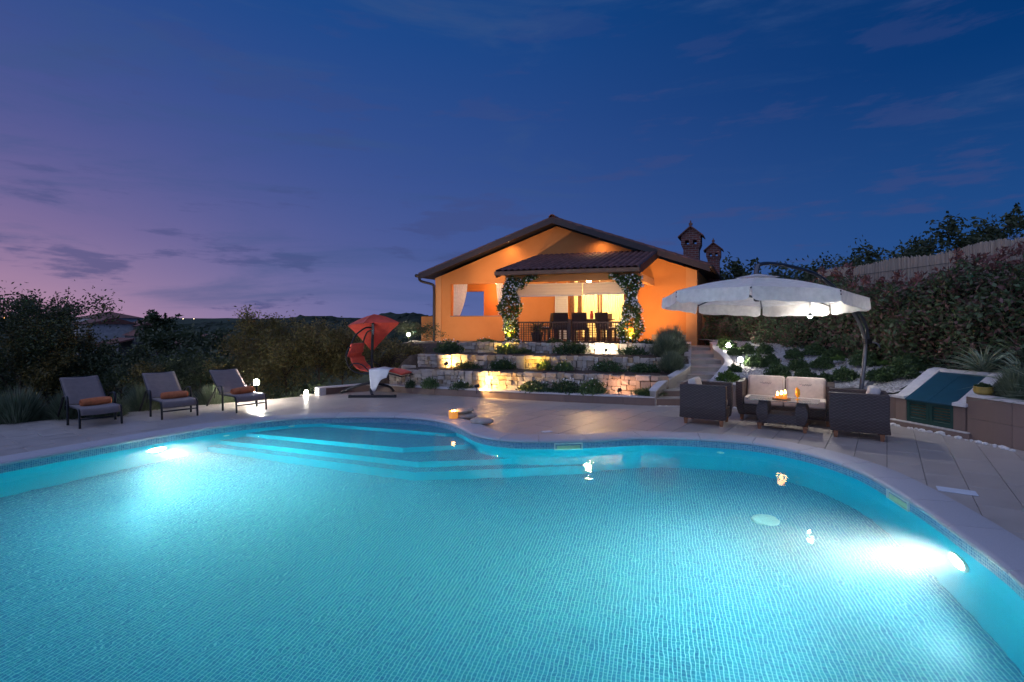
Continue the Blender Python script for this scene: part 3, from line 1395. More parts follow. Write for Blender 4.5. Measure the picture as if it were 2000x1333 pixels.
def stringer(line, lo, name, label_m, side):
    """sloping side wall with a cap following the curve"""
    P = catmull([(x, y, 0) for x, y in line], 6)
    ol = [(p.x, p.y) for p in P]
    oo = offset_path(ol, .13 * side)

    def top(y):
        ys_ = [e[1] for e in EDGE]
        zs_ = [e[0] for e in EDGE]
        return float(np.interp(y, ys_, zs_)) + .13
    mb, cp = MB(), MB()
    ring, cring = [], []
    oc = offset_path(ol, -.015 * side)
    od = offset_path(ol, .15 * side)
    for i in range(len(P)):
        z = top(P[i].y)
        ring.append([(*ol[i], lo), (*oo[i], lo), (*oo[i], z), (*ol[i], z)])
        cring.append([(*oc[i], z + .001), (*od[i], z + .001), (*od[i], z + .026), (*oc[i], z + .026)])
    mb.loft(ring, True, True)
    cp.loft(cring, True, True)
    for m_ in (mb, cp):
        if side > 0:
            m_.f = [tuple(reversed(f)) for f in m_.f]
    s = build(mb, name, label_m, stairs)
    build(cp, 'wall_cap', M_cap, s, bevel=.003)


stringer(STL, -.02, 'side_wall', M_step, 1)
stringer(STR, -.02, 'side_wall', M_step, -1)

# ------------------------------------------------------------------ white gravel slope


def gravel_z(x, y):
    return min(1.12, .45 + .11 * max(0, y - 10.2) + .35 * sm((x - 6) / 1.2))


n = NT('white_gravel')
vec = n.coord('World')
vo = n.new('ShaderNodeTexVoronoi')
vo.inputs['Scale'].default_value = 38
n.l.new(vec, vo.inputs['Vector'])
tone = n.new('ShaderNodeSeparateColor')
n.l.new(vo.outputs['Color'], tone.inputs[0])
n.base(n.ramp(tone.outputs[0], [(0, (.25, .24, .235)), (.5, (.40, .39, .385)), (1, (.54, .53, .525))]))
n.rough(.9)
n.bump(n.ramp(vo.outputs['Distance'], [(0, 1.0), (.6, 0.0)]), 1.0, .02)
M_gravel = n.m
g = MB()
FRONT = [(4.02, 10.36), (6.23, 8.47)]
ids = {}
xs = np.arange(3.8, 8.8, .08)
ys = np.arange(7.4, 18.0, .08)
for j, y in enumerate(ys):
    for i, x in enumerate(xs):
        ids[i, j] = len(g.v)
        g.v.append((x, y, gravel_z(x, y) + .008 * math.sin(x * 13 + y * 7) * math.sin(y * 15 - x * 5)))
for j in range(len(ys) - 1):
    for i in range(len(xs) - 1):
        cx, cyy = xs[i] + .04, ys[j] + .04
        # behind the retaining wall, right of the stairs, clear of the hatch and the planter
        cr = (FRONT[1][0] - FRONT[0][0]) * (cyy - FRONT[0][1]) - (FRONT[1][1] - FRONT[0][1]) * (cx - FRONT[0][0])
        if cr < .15 or (cyy > 10.2 and cx < xs_at(cyy, STR) + .07):
            continue
        if cyy < 8.42 + .27 * (cx - 6.23) and cx > 6.2:
            continue
        g.f.append((ids[i, j], ids[i + 1, j], ids[i + 1, j + 1], ids[i, j + 1]))
struct(g, 'gravel_bed', M_gravel, smooth=True)
# loose pebbles on top
cnt = 9000
px = RNG.uniform(4.2, 7.6, cnt)
py = RNG.uniform(8.4, 15.5, cnt)
ico = bmesh.new()
bmesh.ops.create_icosphere(ico, subdivisions=1, radius=1.0)
iv = np.array([v.co[:] for v in ico.verts])
ifc = np.array([[v.index for v in f.verts] for f in ico.faces])
ico.free()
tris = []
for x, y in zip(px, py):
    cr = (FRONT[1][0] - FRONT[0][0]) * (y - FRONT[0][1]) - (FRONT[1][1] - FRONT[0][1]) * (x - FRONT[0][0])
    if cr < .3 or (y > 10.2 and x < xs_at(y, STR) + .2) or (y < 8.6 + .27 * (x - 6.23) and x > 6.2):
        continue
    r = random.uniform(.009, .02)
    v = iv * np.array([r * random.uniform(.8, 1.4), r * random.uniform(.8, 1.4), r * random.uniform(.5, .8)])
    v = v + np.array([x, y, gravel_z(x, y) + .004])
    tris.append(v[ifc])
o = link('gravel_stones', fast_mesh('gravel_stones', np.concatenate(tris), 3, M_gravel))
tag(o, 'loose white gravel on the slope between stairs and hedge', 'gravel', kind='stuff')

# retaining wall in front of the gravel
rw = thing('retaining_wall', 'low beige tiled retaining wall holding the gravel behind the sofa', 'wall', (5.1, 9.4, 0))
pts = resample([(4.0, 10.34), (6.30, 8.36)], .6)
for p, q in zip(pts, pts[1:]):
    build(slab_piece(p, q, .14, -.02, .44), 'cladding_tile', M_clad, rw, bevel=.003)
pts = resample(offset_path([(4.0, 10.34), (6.30, 8.36)], -.012), 1.0)
for p, q in zip(pts, pts[1:]):
    build(slab_piece(p, q, .18, .442, .468), 'cap_stone', M_cap, rw, bevel=.004)

# ------------------------------------------------------------------ pump hatch with green doors
HU = Vector((.257, -.966))          # along the front
HN = Vector((.966, .257))           # into the slope


def HP(a, b2, z):
    p = Vector((6.25, 8.34)) + HU * a + HN * b2
    return Vector((p.x, p.y, z))


M_green = simple('green_paint', (.012, .050, .042), .45, var=.15, scale=12)
M_lid = simple('teal_sheet', (.011, .055, .080), .38, var=.12, scale=6)
hatch = thing('pump_hatch', 'sloping green hatch with louvred doors between white cap stones', 'hatch', HP(.5, 0, 0))
HW = 1.02


def hbox(a0, a1, b0, b1, z0, z1, name, m, parent, bevel=.003):
    mb = MB()
    q = [HP(a0, b0, 0), HP(a1, b0, 0), HP(a1, b1, 0), HP(a0, b1, 0)]
    mb.prism([(p.x, p.y) for p in q], z0, z1)
    return build(mb, name, m, parent, bevel=bevel)


hbox(-.06, HW + .08, -.05, .5, -.02, .075, 'base_course', M_clad, hatch)
hbox(-.06, HW + .06, -.06, .05, .0755, .092, 'sill', M_cap, hatch)
hbox(.0, .17, .0, .3, .093, .44, 'cheek_wall', M_clad, hatch)
hbox(.86, HW, .0, .3, .093, .44, 'cheek_wall', M_clad, hatch)
for (a0, a1) in ((.175, .512), (.518, .855)):
    d = hbox(a0, a1, .045, .06, .095, .44, 'door_back', M_teak, hatch, 0)
    for (x0, x1, z0, z1) in ((a0, a0 + .045, .095, .44), (a1 - .045, a1, .095, .44), (a0 + .0455, a1 - .0455, .095, .16), (a0 + .0455, a1 - .0455, .375, .44)):
        hbox(x0, x1, .005, .044, z0, z1, 'door_frame', M_green, hatch)
    for k in range(5):
        z = .168 + k * .042
        mb = MB()
        mb.add([HP(a0 + .046, .010, z), HP(a1 - .046, .010, z), HP(a1 - .046, .014, z - .003), HP(a0 + .046, .014, z - .003),
                HP(a0 + .046, .038, z + .026), HP(a1 - .046, .038, z + .026), HP(a1 - .046, .042, z + .022), HP(a0 + .046, .042, z + .022)],
               [(0, 1, 5, 4), (3, 7, 6, 2), (0, 4, 7, 3), (1, 2, 6, 5), (0, 3, 2, 1), (4, 5, 6, 7)])
        build(mb, 'louvre', M_green, d)
# lid in two leaves
for (a0, a1) in ((.17, .514), (.518, .86)):
    mb = MB()
    top = [HP(a0, -.03, .452), HP(a1, -.03, .452), HP(a1, .70, .86), HP(a0, .70, .86)]
    mb.add(top + [p - Vector((0, 0, .02)) for p in top], [(0, 1, 2, 3), (7, 6, 5, 4), (0, 4, 5, 1), (1, 5, 6, 2), (2, 6, 7, 3), (3, 7, 4, 0)])
    build(mb, 'lid_leaf', M_lid, hatch, bevel=.002)
# sloping side walls and caps
for (a0, a1) in ((0, .168), (.862, HW)):
    mb = MB()
    mb.add([HP(a0, .3, .0), HP(a1, .3, .0), HP(a1, .95, .0), HP(a0, .95, .0), HP(a0, .3, .53), HP(a1, .3, .53), HP(a1, .95, .90), HP(a0, .95, .90)],
           [(3, 2, 1, 0), (4, 5, 6, 7), (0, 1, 5, 4), (1, 2, 6, 5), (2, 3, 7, 6), (3, 0, 4, 7)])
    build(mb, 'cheek_slope', M_clad, hatch)
for (a0, a1) in ((-.025, .168), (.862, HW + .03)):
    mb = MB()
    pr = [HP(a0, -.03, .447), HP(a1, -.03, .447), HP(a1, .10, .447), HP(a0, .10, .447)]
    lo = [HP(a0, -.035, .445), HP(a1, -.035, .445), HP(a1, .08, .46), HP(a0, .08, .46), HP(a0, .72, .845), HP(a1, .72, .845), HP(a1, .87, .87), HP(a0, .87, .87)]
    up = [p + Vector((0, 0, .05)) for p in lo]
    o_ = lo[:2] + lo[2:4] + lo[4:6] + lo[6:8]
    rings = []
    for k in (0, 1, 2, 3):
        l, r = [(lo[0], lo[1]), (lo[3], lo[2]), (lo[4], lo[5]), (lo[7], lo[6])][k]
        rings.append([l, r, r + Vector((0, 0, .045)), l + Vector((0, 0, .045))])
    mb.loft(rings, True, True)
    mb.f = [tuple(reversed(f)) for f in mb.f]
    build(mb, 'cap_stone', M_cap, hatch, bevel=.004)
mb = MB()
q = [HP(.17, .71, 0), HP(.86, .71, 0), HP(.86, .88, 0), HP(.17, .88, 0)]
mb.prism([(p.x, p.y) for p in q], .84, .905)
build(mb, 'cap_stone', M_cap, hatch, bevel=.004)

# ------------------------------------------------------------------ planter wall at the deck side
PW = [(6.525, 7.34), (6.62, 6.55), (6.72, 5.6), (6.8, 4.4)]
planter = thing('planter_wall', 'brown tiled planter wall with white cap beside the hatch', 'planter', (6.6, 6.6, 0))
pts = resample(PW, .64)
pts = [p.copy() for p in pts]
for p, q in zip(pts, pts[1:]):
    for (z0, z1) in ((-.02, .298), (.302, .6)):
        build(slab_piece(p, q, .14, z0, z1), 'cladding_tile', M_clad, planter, bevel=.003)
pts = resample(offset_path(PW, -.015), 1.0)
for p, q in zip(pts, pts[1:]):
    build(slab_piece(p, q, .2, .602, .635), 'cap_stone', M_cap, planter, bevel=.004)
build(MB().prism([(6.66, 7.3), (6.9, 4.4), (8.6, 4.4), (8.6, 7.6), (7.5, 7.45)], .3, .56), 'planting_soil', M_soil, planter)
build(MB().prism([(6.53, 7.36), (6.655, 7.32), (7.35, 7.5), (7.35, 7.58)], .0, .6), 'end_wall', M_clad, planter)

# white pebbles strewn along the foot of the wall
PEB = [(4.1, 10.2), (6.12, 8.45), (6.4, 7.4), (6.5, 6.5), (6.55, 5.6)]
rr = random.Random(4)
pp = resample(PEB, .03)
lo_i = 0
peb = []
for i, p in enumerate(pp):
    if rr.random() < (.75 if 58 < i < 140 else .35):
        s = rr.choice((.012, .016, .02, .024, .03, .045)) * rr.uniform(.8, 1.2)
        peb.append((p.x + rr.uniform(-.05, .03), p.y + rr.uniform(-.03, .02), s))
tris = []
for (x, y, s) in peb:
    v = iv * np.array([s * rr.uniform(.9, 1.5), s * rr.uniform(.9, 1.5), s * rr.uniform(.5, .75)]) + np.array([x, y, s * .45])
    tris.append(v[ifc])
for k in range(40):
    x, y, s = 2.9 + k * .022, 10.2 - k * .001 + rr.uniform(-.02, .01), rr.uniform(.008, .02)
    v = iv * np.array([s * 1.2, s, s * .6]) + np.array([x, y, s * .4])
    tris.append(v[ifc])
o = link('edge_pebbles', fast_mesh('edge_pebbles', np.concatenate(tris), 3, simple('white_pebble', (.72, .71, .70), .6, var=.1)))
tag(o, 'white pebbles strewn along the foot of the beige wall', 'pebbles', kind='stuff')

# ------------------------------------------------------------------ the villa
HO = Vector((6.15, 17.0))
HWd = Vector((-.9545, .2982))       # along the front, going left
HIn = Vector((.4224, .9064))        # into the house


def hp(s, p, z):
    q = HO + HWd * s + HIn * p
    return Vector((q.x, q.y, z))


def hprism(s0, s1, p0, p1, z0, z1, name, m, parent, bevel=0.0):
    q = [hp(s0, p0, 0), hp(s0, p1, 0), hp(s1, p1, 0), hp(s1, p0, 0)]
    mb = MB().prism([(a.x, a.y) for a in q], z0, z1)
    return build(mb, name, m, parent, bevel=bevel)


n = NT('orange_stucco')
vec = n.coord('World')
n.base(n.ramp(n.noise(vec, 1.1, 6, .6), [(.25, (.47, .165, .040)), (.5, (.53, .19, .048)), (.8, (.57, .215, .06))]))
n.rough(.92)
n.bump(n.noise(vec, 95, 4, .6), .35, .006)
M_stucco = n.m
M_stucco2 = simple('pale_stucco', (.56, .25, .095), .92, var=.07, scale=2, bump=.3, bscale=95, coords='World')
M_fascia = simple('brown_fascia', (.032, .020, .019), .5, var=.15, scale=8)
M_tileroof = simple('roof_tile', (.145, .062, .052), .7, var=.35, scale=5, bump=.2, bscale=50, coords='World', objvar=.18)
M_gutter = simple('copper_gutter', (.22, .13, .085), .35, .75, var=.15, scale=6)
n = NT('chimney_brick')
vec = n.coord('Generated')
br = n.new('ShaderNodeTexBrick')
mp = n.new('ShaderNodeMapping')
mp.inputs['Rotation'].default_value = (R(90), 0, 0)
n.l.new(n.new('ShaderNodeNewGeometry').outputs['Position'], mp.inputs[0])
n.l.new(mp.outputs[0], br.inputs['Vector'])
br.inputs['Scale'].default_value = 1
br.inputs['Brick Width'].default_value = .20
br.inputs['Row Height'].default_value = .075
br.inputs['Mortar Size'].default_value = .007
br.inputs['Color1'].default_value = (.20, .055, .04, 1)
br.inputs['Color2'].default_value = (.12, .04, .035, 1)
br.inputs['Mortar'].default_value = (.25, .22, .20, 1)
n.base(br.outputs[0])
n.rough(.9)
n.bump(br.outputs['Fac'], -.5, .01)
M_brick = n.m

house = thing('villa', 'orange stuccoed villa with gabled tile roof, loggia and covered porch', 'house', (3, 18, .9))
SL = 9.54            # width of the front
EZ = 3.46            # wall height at the eaves
RZ = 5.20            # under the ridge


def gable_z(s):
    return EZ - .06 + (RZ - EZ) * (1 - abs(s - SL / 2) / (SL / 2))


# front wall as solid pieces round the openings: loggia window s 6.80..8.91, z 1.94..3.16 ; porch back wall has the glass doors
def wall_poly(pts, p0, p1, name, m, parent):
    """pts in (s, z); extruded from depth p0 to p1"""
    k = len(pts)
    mb = MB()
    vs_ = [hp(s, p0, z) for s, z in pts] + [hp(s, p1, z) for s, z in pts]
    tri = geometry.tessellate_polygon([[Vector((s, z, 0)) for s, z in pts]])
    fs = [tuple(t) for t in tri] + [tuple(k + i for i in reversed(t)) for t in tri]
    for i in range(k):
        j = (i + 1) % k
        fs.append((i, j, k + j, k + i))
    mb.add(vs_, fs)
    o = build(mb, name, m, parent)
    bm = bmesh.new()
    bm.from_mesh(o.data)
    bmesh.ops.recalc_face_normals(bm, faces=bm.faces)
    bm.to_mesh(o.data)
    bm.free()
    return o


T = .32
DOOR0, DOOR1, DOORZ = 2.35, 4.32, 3.20
wall_poly([(.352, .80), (DOOR0, .80), (DOOR0, DOORZ), (DOOR1, DOORZ), (DOOR1, .80), (6.80, .80), (6.80, 3.16), (8.91, 3.16), (8.91, 1.94), (6.802, 1.94),
           (6.802, .80), (SL - .24, .80), (SL - .24, gable_z(SL - .24)), (SL / 2, gable_z(SL / 2)), (.352, gable_z(.352))], 0, T, 'front_wall', M_stucco, house)
wall_poly([(0, .80), (.35, .80), (.35, gable_z(.35)), (0, gable_z(0))], -.03, T, 'corner_pilaster', M_stucco2, house)
wall_poly([(SL - .238, .80), (SL, .80), (SL, gable_z(SL)), (SL - .238, gable_z(SL - .238))], -.03, T, 'corner_pilaster', M_stucco2, house)
hprism(.353, 1.45, -.03, -.003, .80, 1.27, 'plinth', M_clad, house)
hprism(.0, .30, T + .002, 9.0, .8, EZ - .05, 'side_wall', M_stucco, house)
# loggia: floor, back wall with opening, inner partition, ceiling
hprism(6.3, SL - .002, T + .002, 2.4, .85, 1.0, 'loggia_floor', M_clad, house)
wall_poly([(6.3, 1.0), (9.52, 1.0), (9.52, 1.93), (8.66, 1.93), (8.66, 3.0), (9.50, 3.0), (9.50, 3.3), (6.3, 3.3)], 2.2, 2.4, 'loggia_back', M_stucco, house)
hprism(6.3, 6.5, T + .002, 2.198, 1.0, 3.3, 'loggia_partition', M_stucco, house)
hprism(6.3, SL - .002, T + .002, 2.45, 3.302, 3.36, 'loggia_ceiling', M_stucco, house)
hprism(9.3, SL - .002, T + .003, 2.198, 1.0, 1.92, 'loggia_parapet', M_stucco, house)
# low wall running on to the left behind the house corner
hprism(SL + .004, SL + 1.2, .9, 1.1, .4, 1.93, 'garden_parapet', M_stucco, house)
# roof: two slopes with thickness, fascia boards, ridge
OV = .42


def roof_slab(s0, z0, s1, z1, p0, p1, th, name, m):
    mb = MB()
    a = [hp(s0, p0, z0), hp(s1, p0, z1), hp(s1, p1, z1), hp(s0, p1, z0)]
    b2 = [v - Vector((0, 0, th)) for v in a]
    mb.add(a + b2, [(0, 1, 2, 3), (7, 6, 5, 4), (0, 4, 5, 1), (1, 5, 6, 2), (2, 6, 7, 3), (3, 7, 4, 0)])
    o = build(mb, name, m, house)
    bm = bmesh.new()
    bm.from_mesh(o.data)
    bmesh.ops.recalc_face_normals(bm, faces=bm.faces)
    bm.to_mesh(o.data)
    bm.free()
    return o


ES0, ES1 = -.42, SL + .46
PK = SL / 2
ZE, ZP = 3.50, 5.345
roofR = roof_slab(ES0, ZE, PK, ZP, -OV, 9.5, .10, 'roof', M_fascia)
roofL = roof_slab(PK + .002, ZP, ES1, ZE, -OV, 9.5, .10, 'roof', M_fascia)
for (s0, z0, s1, z1) in ((ES0 - .01, ZE - .02, PK, ZP - .005), (PK + .001, ZP - .005, ES1 + .01, ZE - .02)):
    mb = MB()
    a = [hp(s0, -OV - .03, z0 + .05), hp(s1, -OV - .03, z1 + .05), hp(s1, -OV - .004, z1 + .05), hp(s0, -OV - .004, z0 + .05)]
    b2 = [v - Vector((0, 0, .21)) for v in a]
    mb.add(a + b2, [(0, 1, 2, 3), (7, 6, 5, 4), (0, 4, 5, 1), (1, 5, 6, 2), (2, 6, 7, 3), (3, 7, 4, 0)])
    build(mb, 'fascia_board', M_fascia, house)
# verge tiles along both slopes, ridge caps


def half_tile(length, w, m):
    mb = MB()
    k = 7
    rings = []
    for e, (y, sc) in enumerate(((0, 1.0), (length, .86))):
        rings.append([(w * sc * math.cos(PI * i / (k - 1)) * .5, y, w * sc * .42 * math.sin(PI * i / (k - 1))) for i in range(k)])
    inner = [[(x * .86, y, z * .82 - .001) for x, y, z in r] for r in rings]
    mb.loft(rings, False, False)
    mb.loft([inner[1], inner[0]], False, False)
    for e in (0, 1):
        for i in range(k - 1):
            q = (rings[e][i], rings[e][i + 1], inner[e][i + 1], inner[e][i])
            mb.quad(*(q if e else reversed(q)))
    return mb.mesh('roof_tile', m, True)


VT = half_tile(.40, .20, M_tileroof)
for side, rf in ((1, roofR), (-1, roofL)):
    s_e, s_p = (ES0, PK) if side > 0 else (ES1, PK)
    nt = 15
    for k in range(nt):
        s = s_e + (s_p - s_e) * (k / nt)
        z = ZE + (ZP - ZE) * (k / nt)
        o = link('verge_tile', VT, rf, False)
        d = (hp(s_p, 0, ZP) - hp(s_e, 0, ZE)).normalized()
        x = Vector((HIn.x, HIn.y, 0)).normalized()
        zz = x.cross(d)
        if zz.z < 0:
            x = -x
            zz = x.cross(d)
        x = d.cross(zz)
        M = Matrix((x, d, zz)).transposed().to_4x4()
        M.translation = hp(s, -OV + .06, z + .02)
        o.matrix_basis = M
for k in range(4):
    o = link('ridge_tile', VT, roofR, False)
    x = Vector((HWd.x, HWd.y, 0))
    d = Vector((HIn.x, HIn.y, 0)).normalized()
    x = d.cross(Vector((0, 0, 1)))
    M = Matrix((x, d, Vector((0, 0, 1)))).transposed().to_4x4()
    M = M @ Matrix.Diagonal((1.3, 1.2, 1.4, 1))
    M.translation = hp(PK, -OV - .05 + k * .42, ZP + .03)
    o.matrix_basis = M
# gutters and downpipe at the left eave
gl_ = build(MB().tube([hp(ES1 + .05, -OV - .1, ZE - .03), hp(ES1 + .05, 9.3, ZE - .03)], .065, 8), 'gutter', M_fascia, house, smooth=True)
dp = [hp(ES1 + .05, -.30, ZE - .06), hp(ES1 + .0, -.28, ZE - .22), hp(SL + .1, -.12, ZE - .34), hp(SL + .02, -.09, ZE - .50), hp(SL + .02, -.09, 2.2), hp(SL + .02, -.09, .75)]
build(MB().tube(catmull(dp, 4), .05, 10), 'downpipe', M_fascia, house, smooth=True)
build(MB().tube([hp(ES0 - .05, -OV - .1, ZE - .03), hp(ES0 - .05, 9.3, ZE - .03)], .065, 8), 'gutter', M_fascia, house, smooth=True)


# chimneys with little house-shaped caps
def chimney(s, p, zb, zt, w0, w1, cw, parent, scale=1.0):
    c = hp(s, p, 0)
    rot = math.atan2(HIn.y, HIn.x) - PI / 2
    M = Matrix.Translation((c.x, c.y, 0)) @ Matrix.Rotation(rot, 4, 'Z')
    h = zt - zb
    zc = zt - .30 * scale          # eaves of the cap
    z_w = zc - .42 * scale         # start of flare
    mb = MB()
    hw, hw1 = w0 / 2, w1 / 2
    mb.loft([[M @ Vector((a * hw, b2 * hw, zb)) for a, b2 in ((-1, -1), (1, -1), (1, 1), (-1, 1))],
             [M @ Vector((a * hw, b2 * hw, z_w - .1 * scale)) for a, b2 in ((-1, -1), (1, -1), (1, 1), (-1, 1))],
             [M @ Vector((a * hw1, b2 * hw1, z_w + .08 * scale)) for a, b2 in ((-1, -1), (1, -1), (1, 1), (-1, 1))]])
    ch = build(mb, 'chimney', M_brick, parent)
    # smoke openings: piers left standing between them
    z1, z2 = z_w + .081 * scale, z_w + .22 * scale
    mb = MB()
    for x in (-1, 0, 1):
        pw = w1 * .2
        for y in (-1, 1):
            mb.box((x * (w1 - pw) / 2, y * (w1 - pw) / 2, (z1 + z2) / 2), (pw, pw, z2 - z1), M=M)
    build(mb, 'pier', M_brick, ch)
    mb = MB()
    a = w1 / 2
    hgt = .26 * scale
    prof_ = [(-a, z2 + .001), (a, z2 + .001), (a, zc), (0, zc + hgt), (-a, zc)]
    ring0 = [M @ Vector((x, -a, z)) for x, z in prof_]
    ring1 = [M @ Vector((x, a, z)) for x, z in prof_]
    mb.loft([ring1, ring0])
    build(mb, 'cap_gable', M_brick, ch)
    mb = MB()
    e = cw / 2
    for sg in (-1, 1):
        q = [Vector((0, -e, zc + hgt + .06 * scale)), Vector((sg * e, -e, zc - .05 * scale)), Vector((sg * e, e, zc - .05 * scale)), Vector((0, e, zc + hgt + .06 * scale))]
        lo = [v - Vector((0, 0, .05 * scale)) for v in q]
        allv = [M @ v for v in q + lo]
        mb.add(allv, [(0, 1, 2, 3), (7, 6, 5, 4), (0, 4, 5, 1), (1, 5, 6, 2), (2, 6, 7, 3), (3, 7, 4, 0)])
    mb.box((0, -e + .06 * scale, zc + hgt + .10 * scale), (.12 * scale, .1 * scale, .08 * scale), M=M)
    mb.box((0, -e + .04 * scale, zc + hgt + .17 * scale), (.04 * scale, .04 * scale, .10 * scale), M=M)
    o = build(mb, 'cap_roof', M_tileroof, ch)
    bm = bmesh.new()
    bm.from_mesh(o.data)
    bmesh.ops.recalc_face_normals(bm, faces=bm.faces)
    bm.to_mesh(o.data)
    bm.free()


chimney(.32, 1.5, 3.4, 5.10, .52, .66, .86, house)
chimney(-.27, 4.0, 2.4, 4.86, .44, .54, .72, house, .85)
chimney(8.35, 3.0, 3.8, 5.10, .5, .58, .70, house, .8)
# a lower lean-to roof behind the right corner
roof_slab(-1.6, 2.75, -.32, 3.15, 4.6, 8.0, .12, 'annex_roof', M_fascia)
hprism(-1.35, -.02, 5.0, 7.6, .8, 2.75, 'annex_wall', M_stucco2, house)

# ------------------------------------------------------------------ porch
PD = 3.2
PF = 1.035           # porch floor
hprism(1.2, 5.45, -PD - .05, -.001, .55, PF, 'porch_floor', M_clad, house)
# posts and beam
for s in (1.55, 5.10):
    hprism(s - .14, s + .14, -PD + .05, -PD + .33, PF + .001, 2.915, 'porch_post', M_stucco, house)
hprism(1.39, 5.26, -PD + .04, -PD + .34, 2.916, 3.14, 'porch_beam', M_stucco2, house)
for s in (1.47, 5.16):
    hprism(s - .10, s + .10, -PD + .342, -.002, 2.93, 3.15, 'porch_beam', M_stucco2, house)
mb = MB()
z0, z1 = 3.20, 4.08
a = [hp(1.24, -PD - .16, z0), hp(5.42, -PD - .16, z0), hp(5.42, -.002, z1), hp(1.24, -.002, z1)]
b2 = [v - Vector((0, 0, .07)) for v in a]
mb.add(a + b2, [(3, 2, 1, 0), (4, 5, 6, 7), (1, 5, 4, 0), (2, 6, 5, 1), (3, 7, 6, 2), (0, 4, 7, 3)])
proof = build(mb, 'porch_roof', M_darkwood, house)
# verge boards
for s in (1.22, 5.44):
    mb = MB()
    a = [hp(s - .02, -PD - .2, z0 + .07), hp(s + .02, -PD - .2, z0 + .07), hp(s + .02, -.003, z1 + .07), hp(s - .02, -.003, z1 + .07)]
    b2 = [v - Vector((0, 0, .24)) for v in a]
    mb.add(a + b2, [(3, 2, 1, 0), (4, 5, 6, 7), (1, 5, 4, 0), (2, 6, 5, 1), (3, 7, 6, 2), (0, 4, 7, 3)])
    build(mb, 'verge_board', M_fascia, proof)
# pan tiles: columns side by side, rows lapping down the slope
ncol, nrow = 22, 9
slope = (hp(3, -.002, z1) - hp(3, -PD - .16, z0))
sl_len = slope.length
dv = slope.normalized()
xv = Vector((HWd.x, HWd.y, 0))
zv = dv.cross(xv).normalized()
if zv.z < 0:
    zv = -zv
PT = half_tile(sl_len / nrow * 1.10, 4.18 / ncol * 1.04, M_tileroof)
xvv = dv.cross(zv).normalized()
for c in range(ncol):
    s = 1.24 + 4.18 * (c + .5) / ncol
    for r in range(nrow):
        o = link('pan_tile', PT, proof, False)
        M = Matrix((xvv, dv, zv)).transposed().to_4x4()
        base = hp(s, -PD - .16, z0) + dv * (sl_len * r / nrow)
        M.translation = base + zv * (.012 + random.uniform(-.003, .003))
        o.matrix_basis = M
# square gutter along the front
mb = MB()
prof_ = [(-.0, -.10), (-.12, -.09), (-.13, .02), (-.115, .02), (-.105, -.07), (-.0, -.08)]
rings = []
for s in (1.20, 5.46):
    c = hp(s, -PD - .17, z0 - .01)
    rings.append([c + Vector((HIn.x * a_, HIn.y * a_, b_)) for a_, b_ in prof_])
mb.loft(rings)
build(mb, 'gutter', M_gutter, house)
# white roll blind, half lowered
n = NT('blind_cloth')
n.base((.72, .66, .56))
n.rough(.9)
tr = n.new('ShaderNodeBsdfTranslucent')
tr.inputs[0].default_value = (.75, .66, .52, 1)
mx = n.new('ShaderNodeMixShader')
mx.inputs[0].default_value = .5
n.l.new(n.p.outputs[0], mx.inputs[1])
n.l.new(tr.outputs[0], mx.inputs[2])
n.l.new(mx.outputs[0], n.n['Material Output'].inputs[0])
M_blind = n.m
for (s0, s1, zb) in ((1.60, 2.86, 2.50), (2.88, 4.93, 2.475)):
    mb = MB()
    rows = []
    for k in range(14):
        z = zb + (2.84 - zb) * k / 13
        bul = .012 * abs(math.sin(k * PI / 3.25))
        rows.append([hp(s0 + (s1 - s0) * t / 8, -PD + .012 - bul, z + .004 * math.sin(t * 2.1)) for t in range(9)])
    mb.loft(rows, False, False)
    bl = build(mb, 'roll_blind', M_blind, house, smooth=True)
    build(MB().tube([hp(s0, -PD - .0, zb - .008), hp(s1, -PD - .0, zb - .008)], .014, 8), 'bottom_bar', M_white, bl, smooth=True)
build(MB().tube([hp(4.78, -PD - .01, 2.46), hp(4.78, -PD - .01, 2.06)], .007, 6), 'blind_cord', M_white, house)

# glass doors with drawn, lit curtains
M_frame = simple('door_wood', (.26, .12, .055), .45, var=.25, scale=14)
n = NT('lit_curtain')
vec = n.coord('World')
n.base((.80, .72, .52))
n.rough(.9)
tr = n.new('ShaderNodeBsdfTranslucent')
tr.inputs[0].default_value = (.86, .76, .50, 1)
mx = n.new('ShaderNodeMixShader')
mx.inputs[0].default_value = .62
n.l.new(n.p.outputs[0], mx.inputs[1])
n.l.new(tr.outputs[0], mx.inputs[2])
n.l.new(mx.outputs[0], n.n['Material Output'].inputs[0])
M_litcurt = n.m
M_glass = NT('window_glass')
M_glass.p.inputs['Base Color'].default_value = (1, 1, 1, 1)
M_glass.p.inputs['Roughness'].default_value = .02
M_glass.p.inputs['Transmission Weight'].default_value = 1.0
M_glass.p.inputs['IOR'].default_value = 1.1
M_glass = M_glass.m


def curtain(pts_s, p, z0, z1, amp, folds, name, m, parent, gather=None, seg=60):
    """hanging cloth between s0 and s1, pleated; gather(t) narrows it towards the tie"""
    s0, s1 = pts_s
    mb = MB()
    rows = []
    for k in range(13):
        t = k / 12
        z = z1 + (z0 - z1) * t
        row = []
        for i in range(seg + 1):
            u = i / seg
            s = s0 + (s1 - s0) * u
            if gather:
                s = gather(s, t)
            ph = u * folds * 2 * PI
            row.append(hp(s, p + amp * math.sin(ph + .6 * math.sin(t * 3)) * (.6 + .4 * t), z))
        rows.append(row)
    mb.loft(rows, False, False)
    return build(mb, name, m, parent, smooth=True)


